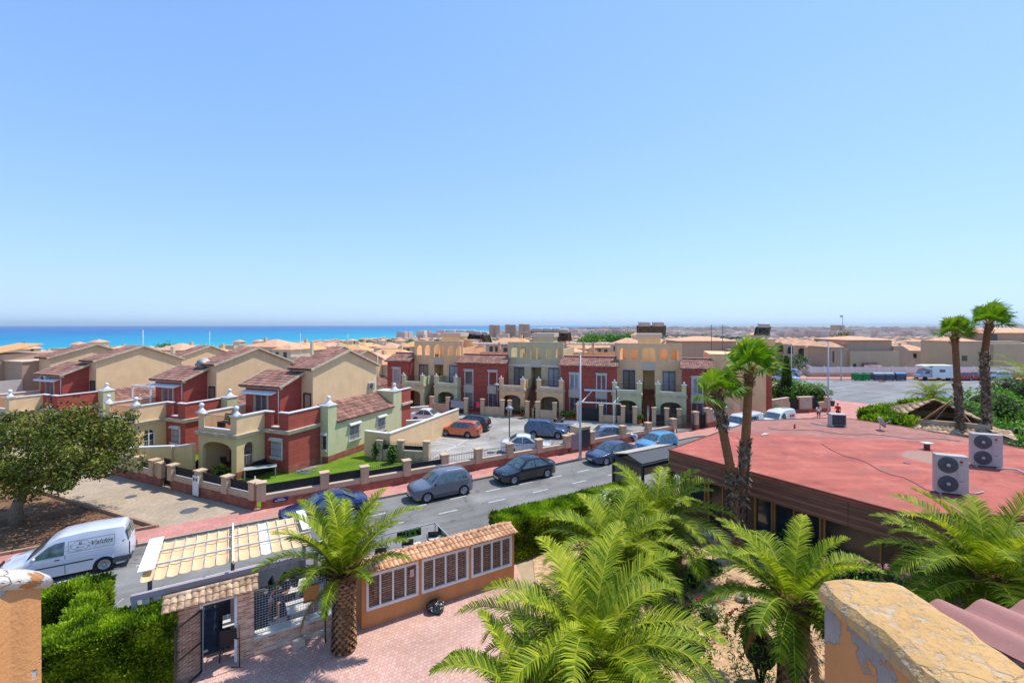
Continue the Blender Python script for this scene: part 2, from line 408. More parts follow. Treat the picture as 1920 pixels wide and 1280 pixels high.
# sea
def sea_mat():
    m, b, p = new_mat('sea_water')
    tc = b.n('ShaderNodeTexCoord'); 
    sx = b.n('ShaderNodeSeparateXYZ'); b.l(tc.outputs['Object'], sx.inputs[0])
    # the sandy shallows: x distance off the shore line (turquoise) out to the deep water (blue)
    ln = b.math('LOGARITHM', b.math('ADD', b.math('MAXIMUM', b.math('SUBTRACT', b.math('ADD', b.math('MULTIPLY', sx.outputs[1], .36), -1050), sx.outputs[0]), 0), 60), 10)
    wob = b.math('MULTIPLY', b.math('SUBTRACT', b.noise(.0022, 4, tc.outputs['Object']), .5), .55)
    f = b.math('ADD', b.math('DIVIDE', b.math('SUBTRACT', ln, 1.8), 2.6), wob)
    c = b.ramp(f, [(0.0, rgb(70, 204, 205, .64)), (.45, rgb(14, 164, 206, .6)), (.72, rgb(6, 116, 194, .58)), (1.0, rgb(8, 96, 186, .56))])
    b.l(c, p.inputs['Base Color']); p.inputs['Roughness'].default_value = .55; p.inputs['Specular IOR Level'].default_value = .12
    bn = b.n('ShaderNodeBump'); bn.inputs['Strength'].default_value = .3; bn.inputs['Distance'].default_value = .6
    b.l(b.noise(.05, 5, tc.outputs['Object']), bn.inputs['Height']); b.l(bn.outputs[0], p.inputs['Normal'])
    return m
b = MB(); vs = []; fs = []; rr = [300*1.28**i for i in range(25)]; rr = [r for r in rr if r < 90000]
for r in rr:
    for j in range(41): a = R(-100)+R(200)*j/40; vs.append((r*math.sin(a), r*math.cos(a), -40.0))
for i in range(len(rr)-1):
    for j in range(40): k = i*41+j; fs.append((k+1, k, k+41, k+42))
b.add(vs, fs); structure(b, 'sea', sea_mat())
# low hills on the far side of the plain
def hills(name, d, x0, x1, hmax, seed, mcol):
    b = MB(); vs = []; fs = []; n = 70
    for i in range(n+1):
        x = x0+(x1-x0)*i/n; env = min(1, i/8)*min(1, (n-i)/3)
        h = (-40+(60+hmax*(.45+.75*noise.noise(Vector((x*.00016+seed, 1.3, 0)))+.2*noise.noise(Vector((x*.0009+seed, 2, 0)))))*max(0, env))
        vs += [(x, d-2500, -46), (x, d, h), (x, d+3500, -46)]
    for i in range(n):
        for k in range(2): fs.append((i*3+k, (i+1)*3+k, (i+1)*3+k+1, i*3+k+1))
    b.add(vs, fs, smooth=True); structure(b, name, mcol)
M['hill'] = mat('hazy_hill_scrub', rgb(140, 150, 138, .55), var=.2, scale=.0008)
hills('hills', 26000, 11500, 42000, 210, 3.1, M['hill'])
hills('hills', 17500, 15000, 30000, 90, 7.7, M['hill'])
hills('hills', 30000, 6500, 22000, 90, 5.2, M['hill'])

def asphalt(name, c, k=.8, patch=.25):
    m, b, p = new_mat(name); tc = b.n('ShaderNodeTexCoord'); v = tc.outputs['Object']
    c1 = b.ramp(b.noise(.35, 6, v), [(.3, tuple(x*(1-patch) for x in c[:3])), (.7, tuple(x*(1+patch) for x in c[:3]))])
    g = b.ramp(b.noise(60, 2, v), [(.3, (.75,)*3), (.7, (1.25,)*3)])
    mp = b.n('ShaderNodeMapping'); mp.inputs['Rotation'].default_value = (0, 0, -RA); b.l(v, mp.inputs[0])
    mp2 = b.n('ShaderNodeMapping'); mp2.inputs['Scale'].default_value = (.06, .9, 1); b.l(mp.outputs[0], mp2.inputs[0])
    st = b.ramp(b.noise(1.2, 4, mp2.outputs[0]), [(.35, (.84,)*3), (.65, (1.12,)*3)])
    vo = b.n('ShaderNodeTexVoronoi', feature='DISTANCE_TO_EDGE'); vo.inputs['Scale'].default_value = .33
    wv = b.n('ShaderNodeMix', data_type='VECTOR'); wv.inputs[0].default_value = .12
    nv = b.n('ShaderNodeTexNoise'); nv.inputs['Scale'].default_value = .8; b.l(v, nv.inputs['Vector'])
    b.l(v, wv.inputs[4]); sc_ = b.n('ShaderNodeVectorMath', operation='SCALE'); sc_.inputs[3].default_value = 12; b.l(nv.outputs['Color'], sc_.inputs[0]); b.l(sc_.outputs[0], wv.inputs[5])
    b.l(wv.outputs[1], vo.inputs['Vector'])
    cr = b.ramp(vo.outputs['Distance'], [(0.0, (.62,)*3), (.012, (1,)*3)])
    cc = b.mix(1, b.mix(1, b.mix(1, c1, g, 'MULTIPLY'), st, 'MULTIPLY'), cr, 'MULTIPLY')
    sp = b.ramp(b.noise(1.1, 3, v, .5), [(.66, (1,)*3), (.70, (.72,)*3)]); cc = b.mix(1, cc, sp, 'MULTIPLY')
    s3 = b.ramp(b.noise(.16, 2, v, .5), [(.5, (1,)*3), (.512, (.86,)*3)]); cc = b.mix(1, cc, s3, 'MULTIPLY')
    b.l(cc, p.inputs['Base Color']); p.inputs['Roughness'].default_value = .9; p.inputs['Specular IOR Level'].default_value = .2
    bn = b.n('ShaderNodeBump'); bn.inputs['Strength'].default_value = .25; bn.inputs['Distance'].default_value = .01
    b.l(b.noise(90, 2, v), bn.inputs['Height']); b.l(bn.outputs[0], p.inputs['Normal'])
    return m
M['road'] = asphalt('worn_asphalt', rgb(150, 147, 142, .70))
M['lot'] = asphalt('pale_asphalt', rgb(178, 172, 164, .80), patch=.15)
def paving(name, c1, c2, mortar, w_, h_, ms, rot=RA, var=.15, bump=.3, rough=.85, dirt=None):
    m, b, p = new_mat(name); tc = b.n('ShaderNodeTexCoord')
    mp = b.n('ShaderNodeMapping'); mp.inputs['Rotation'].default_value = (0, 0, -rot); b.l(tc.outputs['Object'], mp.inputs[0])
    br = b.n('ShaderNodeTexBrick'); br.offset = .5; b.l(mp.outputs[0], br.inputs['Vector'])
    for k, v in (('Color1', c1), ('Color2', c2), ('Mortar', mortar), ('Scale', 1), ('Mortar Size', ms), ('Brick Width', w_), ('Row Height', h_), ('Bias', 0)): br.inputs[k].default_value = v
    k = b.ramp(b.noise(.5, 6, tc.outputs['Object']), [(.3, (1-var,)*3), (.7, (1+var,)*3)])
    k2 = b.ramp(b.noise(7, 4, tc.outputs['Object']), [(.3, (.88,)*3), (.7, (1.1,)*3)])
    c = b.mix(1, b.mix(1, br.outputs[0], k, 'MULTIPLY'), k2, 'MULTIPLY')
    if dirt is not None:
        f = b.ramp(b.noise(.35, 6, tc.outputs['Object']), [(.5, (0,)*3), (.68, (.55,)*3)])
        c = b.mix(f, c, dirt)
    b.l(c, p.inputs['Base Color']); p.inputs['Roughness'].default_value = rough; p.inputs['Specular IOR Level'].default_value = .25
    bn = b.n('ShaderNodeBump'); bn.inputs['Strength'].default_value = bump; bn.inputs['Distance'].default_value = .008
    b.l(b.math('SUBTRACT', 1.0, br.outputs['Fac']), bn.inputs['Height']); b.l(bn.outputs[0], p.inputs['Normal'])
    return m
M['sidewalk'] = paving('red_paving', rgb(214, 152, 138, .82), rgb(204, 138, 126, .82), rgb(176, 120, 108, .75), .4, .4, .006, dirt=rgb(190, 150, 132, .75))
M['patio'] = paving('pink_patio_tiles', rgb(222, 184, 170, .84), rgb(212, 166, 152, .84), rgb(190, 150, 134, .82), .13, .13, .009, var=.16, bump=.3, dirt=rgb(196, 158, 136, .78))
M['lane'] = paving('beige_concrete_pavers', rgb(204, 184, 158, .74), rgb(192, 170, 144, .74), rgb(170, 150, 128, .70), .3, .15, .006, rot=RA+1.0, dirt=rgb(160, 144, 120, .7))
M['kerb'] = mat('concrete_kerb', rgb(186, 170, 148, .75), var=.15, scale=3)
def soil(name, a, b_, c, s1=.8, clump=9, bump=.8):
    m, b, p = new_mat(name); v = b.n('ShaderNodeTexCoord').outputs['Object']
    c1 = b.ramp(b.noise(s1, 7, v, .7), [(.32, a), (.5, b_), (.68, c)])
    k = b.ramp(b.noise(clump, 6, v, .75), [(.35, (.6,)*3), (.6, (1.2,)*3)])
    b.l(b.mix(1, c1, k, 'MULTIPLY'), p.inputs['Base Color']); p.inputs['Roughness'].default_value = .97; p.inputs['Specular IOR Level'].default_value = .1
    bn = b.n('ShaderNodeBump'); bn.inputs['Strength'].default_value = bump; bn.inputs['Distance'].default_value = .06
    b.l(b.noise(clump*1.4, 5, v), bn.inputs['Height']); b.l(bn.outputs[0], p.inputs['Normal'])
    return m
M['dirt'] = soil('bark_litter_soil', rgb(104, 76, 56, .72), rgb(142, 106, 80, .76), rgb(176, 140, 104, .78))
M['sand'] = soil('sandy_garden_soil', rgb(196, 154, 116, .8), rgb(220, 182, 142, .8), rgb(228, 196, 156, .8), .5, 5)
M['lawn'] = soil('lawn_grass', rgb(96, 124, 34, .8), rgb(120, 150, 44, .8), rgb(140, 168, 58, .8), .5, 22, .9)
M['linepaint'] = mat('worn_road_paint', rgb(212, 210, 202, .75), var=.2, scale=6, fine=.15)
def flat(name, pts, z, m, kerb=None):
    b = MB(); b.prism([(p[0], p[1]) for p in pts], z-.5 if z > .05 else z-.002, z)
    return structure(b, name, m)
# street: asphalt at z=.004, pavement a step of 12 cm above it
flat('road', [RW(-45, 1.7), RW(47, 1.7), RW(47, 8.9), RW(-45, 8.9)], .004, M['road'])
plz = [RW(47, 8.9), RW(47, 1.7), RW(40, 1.7), P(1555, 752), P(1500, 727), P(1470, 716), (41, 88, 0), (120, 84, 0), (110, 40, 0), (60, 36, 0)]
flat('plaza_asphalt', [(p[0], p[1]) for p in plz], .008, asphalt('grey_plaza_asphalt', rgb(158, 157, 155, .72), patch=.08))
b = MB(); b.prism([RW(-45, 0), RW(34, 0), RW(34, 1.55), RW(-45, 1.55)], -.4, .12)
structure(b, 'pavement', M['sidewalk'])
b = MB()
for i in range(90): b.box(-45+i+.01, -45+i+.99, 1.555, 1.70, -.3, .125, r=random.random()) 
for v in range(len(b.v)): q = b.v[v]; p_ = W0+E*q.x+NN*q.y; b.v[v] = Vector((p_.x, p_.y, q.z))
for f in b.f: f.reverse()
structure(b, 'kerb', M['kerb'])
# pink corner pavement in front of the plaza
pk = [RW(34, 0), RW(34, 1.7), P(1500, 812), P(1620, 800), P(1720, 778), P(1640, 760), P(1560, 751), P(1546, 757)]
b = MB(); b.prism([(p[0], p[1]) for p in pk], -.4, .121); structure(b, 'pavement', M['sidewalk'])
b = MB(); b.prism([(33, 88), (38, 84.3), (140, 84.3), (140, 88)], -.5, .12); structure(b, 'pavement', M['sidewalk'])
# lane of beige pavers and planted bed beyond the van
flat('lane', [RW(-4.45, 0), RW(0, 0), P(215, 888), P(60, 855), (-62, 55, 0), (-58, 44, 0), P(128, 940)], .006, M['lane'])
# dirt bed, mounded a little
b = MB(); vs = []; fs = []; nx, ny = 60, 40
c0 = RW(-4.6, -.1); c1 = P(128, 943); dv = (c1-c0).normalized()
for i in range(nx+1):
    for j in range(ny+1):
        s = -34*i/nx; q = c0+E*s+dv*(j/ny*22)
        e = min(1, i/3, j/3)
        vs.append((q.x, q.y, .02+e*(.12+.10*noise.noise(Vector((q.x*.7, q.y*.7, 0)))+.04*noise.noise(Vector((q.x*3, q.y*3, 1))))))
for i in range(nx):
    for j in range(ny): k = i*(ny+1)+j; fs.append((k, k+1, k+ny+2, k+ny+1))
b.add(vs, fs, smooth=True); structure(b, 'planting_bed', M['dirt'])
b = MB(); L = 34
for i in range(0, 34): b.M = Matrix.Identity(4); a = RW(-4.5-i, -.10, .10); c = RW(-4.5-i-.97, -.10, .10); b.bar(a, c, .14, .28)
for i in range(0, 12): a = c0+dv*i; c = c0+dv*(i+.97); b.bar((a.x+.1, a.y+.1, .06), (c.x+.1, c.y+.1, .06), .14, .26)
structure(b, 'kerb', mat('brown_kerb_blocks', rgb(184, 150, 122, .8), rnd=.12, var=.15, scale=3))
# car park
lot = [P(728, 830), P(853, 776), P(1206, 797), P(1330, 804), RW(31.5, -.3), RW(9, -.3)]
flat('car_park', [(p[0], p[1]) for p in lot], .006, M['lot'])
flat('front_path', [P(690, 765), P(853, 776), P(1206, 797), P(1330, 804), (22, 49, 0), (-14, 62, 0)], .003, M['terracotta_floor'])
b = MB(); b.prism([P(853, 775.5)[:2], P(1206, 796.5)[:2], (P(1206, 796.5)+Vector((.1, -.35, 0)))[:2], (P(853, 775.5)+Vector((.1, -.35, 0)))[:2]], -.3, .1); structure(b, 'kerb', M['kerb'])
# lawn
flat('lawn', [RW(.2, -.2), RW(9.6, -.2), (-6.4, 33.2, 0), (-9.9, 34.4, 0), (-11.3, 37.8, 0), (-14.2, 31.5, 0), (-24, 36, 0), RW(-.2, -.4)+Vector((-12.6, 6, 0))], .03, M['lawn'])
flat('courtyard_floor', [P(740, 790), P(860, 776), (-14, 62, 0), (-22, 60, 0), (-13, 44, 0)], .005, M['terracotta_floor'])
# patio and sandy garden
flat('patio', [RW(-9, 11.3), RW(9.0, 11.3), (0.9, 15.5, 0), (-.6, 11.5, 0), (-1.5, 5, 0), (-20, 3, 0)], .01, M['patio'])
b = MB(); vs = []; fs = []; nx, ny = 70, 60
for i in range(nx+1):
    for j in range(ny+1):
        x = -1.6+30*i/nx; y = 3+22*j/ny; x0 = (-1.5 if y < 5 else (-1.5+.9*(y-5)/6.5 if y < 11.5 else -.6+1.5*(y-11.5)/4)) if y < 15.5 else 0.9
        x = x0+(28-x0)*(i/nx); tt = (Vector((x, y, 0))-W0).dot(NN); e = max(0, min(1, i/4))*max(0, min(1, (tt-9.5)/2))
        z = .015+e*(.12+.16*noise.noise(Vector((x*.35, y*.35, 3)))+.06*noise.noise(Vector((x*1.6, y*1.6, 3))))
        if tt < 9.2: z = -.1
        vs.append((x, y, z))
for i in range(nx):
    for j in range(ny): k = i*(ny+1)+j; fs.append((k, k+ny+1, k+ny+2, k+1))
b.add(vs, fs, smooth=True); structure(b, 'garden_soil', M['sand'])
b = MB(); b.prism([RW(-3.9, 8.9), RW(6.6, 8.9), RW(6.6, 11.45), RW(-3.9, 11.45)], -.3, .06)
structure(b, 'terrace_deck', paving('dark_blue_deck', rgb(74, 82, 98, .8), rgb(62, 68, 82, .8), rgb(40, 44, 52, .8), 1.8, .14, .008, rot=RA))
# road markings
def dash_row(t, s0, s1, ln, gap):
    b = MB(); s = s0
    while s < s1:
        p = [RW(s, t-.05), RW(s+ln, t-.05), RW(s+ln, t+.05), RW(s, t+.05)]; b.prism([q[:2] for q in p], .0, .009); s += ln+gap
    structure(b, 'road_marking', M['linepaint'])
dash_row(3.75, -40, 46, 1.0, 1.35); dash_row(5.35, -40, 46, 1.1, 1.9)
b = MB()
for a, c in [((805, 862), (910, 806)), ((778, 829), (826, 833)), ((812, 818), (870, 826)), ((800, 842), (855, 848)), ((816, 828), (874, 837)), ((1010, 836), (1060, 812)), ((1075, 826), (1130, 805))]:
    A = P(*a); B = P(*c); b.bar((A.x, A.y, .008), (B.x, B.y, .008), .12, .008)
structure(b, 'parking_marking', M['linepaint'])
for (px, py, r_) in ((355, 957, .42), (246, 931, .28)):
    b = MB(); q = P(px, py); b.lathe([(r_, 0), (r_, .012), (r_*.9, .014)], 20, (q.x, q.y, .004)); o = b.build('manhole_cover', M['plastic_grey'])
    tag(o, 'large round manhole cover in the beige lane' if px == 355 else 'small round manhole cover farther up the beige lane', 'manhole cover')
# ================================================================ RED AND CREAM HOUSES ON THE LEFT
def finial(mb, x, y, z, w_=.75):
    mb.box(x-w_/2, x+w_/2, y-w_/2, y+w_/2, z, z+.07)
    mb.lathe([(w_*.46, 0), (w_*.42, .06), (w_*.25, .16), (w_*.17, .26), (w_*.17, .30)], 16, (x, y, z+.07))
    mb.sphere((x, y, z+.49), .155, 14, 8)
def window(parent, w_, h_, T, hood=True, grille=True, sill=True, glass='curtain', frame='white', door=False, name=None, hw=.12, mullions=1):
    """a window in the plane y=0 of T (outside towards -y), x -w/2..w/2, z 0..h"""
    o = MB(); o.M = T; g = o
    o.box(-w_/2, w_/2, .0, .05, 0, h_)
    ob = o.build(name or ('door' if door else 'window'), M[glass], parent)
    f = MB(); f.M = T; t = .06
    for (a, b_, c, d) in ((-w_/2-t, -w_/2+.02, -t*0, h_+t), (w_/2-.02, w_/2+t, 0, h_+t), (-w_/2, w_/2, h_-.02, h_+t), (-w_/2, w_/2, -.0, .05)): f.box(a, b_, -.03, .03, c, d)
    for i in range(mullions): x = -w_/2+w_*(i+1)/(mullions+1); f.box(x-.03, x+.03, -.022, .02, .05, h_-.02)
    f.build('frame', M[frame], ob)
    if grille:
        q = MB(); q.M = T; n = max(3, int(w_/.12))
        for i in range(n+1): x = -w_/2+w_*i/n; q.box(x-.008, x+.008, -.10, -.085, 0, h_)
        for z in (.06, h_*.5, h_-.06): q.box(-w_/2-.02, w_/2+.02, -.1, -.085, z-.01, z+.01)
        for x in (-w_/2, w_/2): q.box(x-.012, x+.012, -.1, 0, h_*.5, h_*.5+.02)
        q.build('grille', M['iron'], ob)
    if hood:
        q = MB(); q.M = T
        q.xprism([(.0, h_+.08), (-.20, h_+.08), (-.24, h_+.14), (-.10, h_+.27), (0, h_+.27)], -w_/2-hw, w_/2+hw); q.build('hood', M['white_old'], ob)
    if sill:
        q = MB(); q.M = T
        q.xprism([(.0, -.22), (-.06, -.22), (-.16, -.08), (-.18, 0), (0, 0)], -w_/2-hw, w_/2+hw); q.build('sill', M['white_old'], ob)
    return ob
def railing(name, a, b_, z0, z1, parent, screen=0, gap=.12, m='iron', spikes=0.0):
    a = Vector(a); b_ = Vector(b_); L = (b_-a).length; n = max(2, int(L/gap)); q = MB()
    q.bar(a+Vector((0, 0, z0)), b_+Vector((0, 0, z0)), .025, .02); q.bar(a+Vector((0, 0, z1)), b_+Vector((0, 0, z1)), .025, .02)
    for i in range(n+1):
        p = a+(b_-a)*(i/n); q.bar(p+Vector((0, 0, z0)), p+Vector((0, 0, z1+spikes)), .014)
    o = q.build(name, M[m], parent)
    if screen:
        q = MB(); q.bar(a+Vector((0, 0, z0+(screen)/2+.01)), b_+Vector((0, 0, z0+screen/2+.01)), .01, screen); q.build('screen', M['ironscreen'], o)
    return o
TL = Matrix.Translation
def side(x, y, z, ang): return TL((x, y, z)) @ rotz(ang)
def make_house(label, full=True):
    h = thing('house', label, 'house')
    # lower storey
    b = MB(); b.box(-5.72, 0, 0.02, 2.86, 0, 2.68); b.build('wall', M['red'], h)
    b = MB(); b.M = Matrix.Identity(4)
    b.wall(-5.75, -2.15, -2.1, -1.85, 0, 2.68, [(-5.35, -2.62, .12, 2.28, .42)])
    b.M = side(-2.15, 0, 0, R(90)) @ Matrix.Identity(4)
    b.M = Matrix.Translation((-2.15, -1.85, 0)) @ rotz(R(90)) @ Matrix.Translation((0, 0, 0))
    b.wall(0, 1.85, 0, .2, 0, 2.68, [(.28, 1.05, .5, 2.25, .36)])
    b.M = Matrix.Identity(4); b.box(-5.75, -5.55, -1.85, 0, 0, 2.68); b.box(-5.55, -2.35, -1.85, .02, 2.45, 2.66)
    b.build('porch', M['yellow'], h)
    b = MB(); b.box(-5.7, -2.2, -2.09, 0, 0, .12); b.build('porch_floor', M['terracotta_floor'], h)
    b = MB()
    b.box(-2.17, -2.12, -2.12, 0.0, 0, .48); b.box(-2.62, -2.12, -2.13, -2.1, 0, .3); b.box(-2.1, .03, -.01, .02, 0, .45); b.box(0, .03, .02, 2.9, 0, .45)
    b.box(.2, .73, 2.83, 2.86, 0, .45); b.box(.7, .73, 2.86, 11.9, 0, .5)
    b.build('plinth', M['brickband'], h)
    # cornice and parapets
    b = MB()
    def corn(x0, x1, y0, y1):
        b.box(x0-.06, x1+.06, y0-.06, y1, 2.62, 2.70); b.box(x0-.16, x1+.16, y0-.16, y1, 2.70, 2.86); b.box(x0-.2, x1+.2, y0-.2, y1, 2.86, 2.91)
    corn(-5.75, -2.15, -2.1, 0.3); corn(-2.4, 0, 0, 2.8)
    b.build('cornice', M['cornice'], h)
    b = MB()
    b.wall(-5.75, -2.15, -2.1, -1.93, 2.911, 4.04, [(-5.2, -2.72, 3.18, 4.05)])
    b.box(-2.32, -2.15, -1.93, 0, 2.911, 4.04); b.box(-5.75, -5.58, -1.93, 1.28, 2.911, 4.04)
    b.build('parapet', M['cream'], h)
    b = MB(); b.wall(-2.15, 0, .0, .17, 2.911, 4.04, [(-1.5, -.8, 3.1, 4.05)]); b.box(-.17, 0, .17, 2.84, 2.911, 4.04)
    b.build('parapet', M['red'], h)
    b = MB()
    for (x0, x1, y0, y1) in ((-5.8, -5.15, -2.15, -1.88), (-2.77, -2.1, -2.15, -1.88), (-2.37, -2.1, -1.88, -.05), (-5.8, -5.53, -1.88, 1.25), (-2.37, -1.45, -.05, .22), (-.85, .05, -.05, .22), (-.22, .05, .22, 2.82)):
        b.box(x0, x1, y0, y1, 4.041, 4.11)
    b.box(-5.2, -2.72, -2.14, -1.9, 3.13, 3.182); b.box(-1.5, -.8, -.06, .2, 3.05, 3.102)
    b.build('coping', M['white'], h)
    b = MB(); b.box(-5.55, -2.33, -1.9, .0, 2.72, 2.93); b.box(-5.55, -.18, .0, 3.3, 2.72, 2.93); b.build('terrace_floor', M['terracotta_floor'], h)
    railing('railing', (-5.2, -2.0, 0), (-2.72, -2.0, 0), 3.24, 3.98, h, gap=.11)
    railing('railing', (-1.5, .08, 0), (-.8, .08, 0), 3.2, 3.9, h, gap=.1)
    railing('railing', (-2.25, -1.55, 0), (-2.25, -.85, 0), .6, 1.4, h, gap=.1, m='white')
    for (x, y) in ((-5.62, -1.98), (-2.32, -1.98)):
        b = MB(); finial(b, x, y, 4.111, .5); b.build('finial', M['white'], h)
    # upper red room
    b = MB()
    b.xprism([(1.3, 2.93), (3.3, 2.93), (3.3, 6.42), (1.3, 5.62)], -5.6, -2.2); b.build('upper_wall', M['red'], h)
    b = MB(); b.tiles((-5.95, 1.0, 5.58), (4.05, 0, 0), (0, 2.45, .93)); b.slab((-5.95, 1.0, 5.55), (-1.9, 1.0, 5.55), (-1.9, 3.45, 6.48), (-5.95, 3.45, 6.48), .09)
    b.build('tiled_roof', M['tile_brown'], h)
    b = MB(); b.bar((-1.88, 1.0, 5.56), (-1.88, 3.4, 6.47), .06, .16); b.bar((-5.97, 1.0, 5.56), (-5.97, 3.4, 6.47), .06, .16); b.box(-5.9, -1.9, 1.1, 1.3, 5.40, 5.52); b.build('verge', M['cornice'], h)
    b = MB(); b.box(-5.6, -3.1, 3.32, 10.6, 2.7, 4.6); b.box(-3.1, -1.12, 3.35, 10.6, 0, 4); b.build('rear_wall', M['cream'], h)
    b = MB(); b.tiles((-5.8, 3.4, 4.6), (2.7, 0, 0), (0, 3.6, 1.2), .22, .4); b.slab((-5.8, 3.4, 4.58), (-3.1, 3.4, 4.58), (-3.1, 7.0, 5.78), (-5.8, 7.0, 5.78), .09)
    b.slab((-5.8, 7.0, 5.78), (-3.1, 7.0, 5.78), (-3.1, 10.8, 4.6), (-5.8, 10.8, 4.6), .09); b.build('rear_roof', M['tile_brown'], h)
    window(h, 1.1, 1.95, side(-4.0, 1.3, 2.95, 0), hood=False, grille=True, sill=False, glass='curtain', frame='white', door=True, name='terrace_door')
    b = MB()
    b.box(-4.72, -4.58, 1.24, 1.3, 2.95, 5.05); b.box(-3.42, -3.28, 1.24, 1.3, 2.95, 5.05); b.box(-4.72, -3.28, 1.24, 1.3, 5.0, 5.14)
    b.build('door_surround', M['cornice'], h)
    if full:
        b = MB(); b.xprism([(1.28, 5.12), (.78, 5.02), (.78, 5.12), (1.28, 5.24)], -5.6, -2.5); b.build('awning', M['white'], h)
        b = MB(); b.tube([(-2.3, 1.26, 5.45), (-2.3, 1.26, 4.9), (-2.3, 1.26, 2.95)], .035, 6); b.build('drainpipe', M['white'], h)
    # cream gable wing
    b = MB(); b.xprism([(3.25, 0), (10.66, 0), (10.66, 6.42), (7.03, 7.86), (3.25, 6.74)], -3.1, -1.1); b.build('gable_wall', M['cream'], h)
    b = MB()
    b.tiles((-3.3, 2.95, 6.72), (2.38, 0, 0), (0, 4.12, 1.23)); b.slab((-3.3, 2.95, 6.68), (-.92, 2.95, 6.68), (-.92, 7.07, 7.91), (-3.3, 7.07, 7.91), .08)
    b.slab((-3.3, 7.07, 7.91), (-.92, 7.07, 7.91), (-.92, 10.95, 6.38), (-3.3, 10.95, 6.38), .1)
    b.build('gable_roof', M['tile_brown'], h)
    b = MB(); b.bar((-.9, 2.9, 6.68), (-.9, 7.08, 7.92), .07, .15); b.bar((-.9, 7.08, 7.92), (-.9, 11, 6.36), .07, .15); b.build('verge', M['cornice'], h)
    window(h, .62, 1.9, side(-1.62, 3.25, 2.95, 0), hood=False, grille=True, sill=False, glass='curtain', frame='iron', door=True, name='side_door', mullions=0)
    # pale green single storey wing
    b = MB(); b.box(-1.1, .7, 3.72, 10.72, 0, 2.8); b.build('green_wall', M['green'], h)
    b = MB(); b.box(.0, .7, 2.86, 3.74, 0, 4.1); b.build('corner_tower', M['green'], h); b = MB(); b.box(-1.08, .7, 10.7, 11.9, 0, 4.1); b.build('corner_tower', M['green'], h)
    b = MB(); b.tiles((.84, 10.7, 2.84), (0, -6.96, 0), (-1.94, 0, 1.16), .21, .36)
    b.slab((.84, 3.74, 2.8), (.84, 10.7, 2.8), (-1.1, 10.7, 3.96), (-1.1, 3.74, 3.96), .07); b.build('lean_to_roof', M['tile_brown'], h)
    b = MB(); b.box(-.05, .75, 2.81, 3.79, 4.101, 4.17); finial(b, .35, 3.3, 4.171, .66); b.build('finial', M['white'], h)
    b = MB(); b.box(-1.08, .75, 10.65, 11.95, 4.101, 4.17); finial(b, .35, 11.3, 4.171, .7); b.build('finial', M['white'], h)
    window(h, 1.1, 1.05, side(.7, 5.65, 1.12, R(90)))
    window(h, .95, 1.0, side(.7, 9.0, 1.12, R(90)))
    window(h, .34, .95, side(.4, 2.86, 1.0, 0), mullions=0, hw=.08, glass='dark_open')
    window(h, .85, 1.0, side(-1.03, 0, 1.08, 0))
    window(h, .8, 1.0, side(-3.7, .0, 1.05, 0), hood=False)
    b = MB(); b.box(-2.95, -2.35, -.03, 0.02, .12, 2.1); b.build('front_door', M['shutter'], h)
    # rear red block
    b = MB(); b.box(-2.2, .66, 11.9, 13.4, 0, 2.7); b.box(.5, .66, 11.9, 13.4, 2.9, 4.1); b.box(-2.2, .5, 13.25, 13.4, 2.9, 4.1); b.build('rear_block', M['red'], h)
    b = MB(); b.box(-2.3, .82, 11.9, 13.55, 2.7, 2.9); b.build('rear_cornice', M['cornice'], h)
    b = MB(); b.box(.45, .71, 11.92, 13.45, 4.101, 4.17); b.build('rear_coping', M['white'], h)
    return h
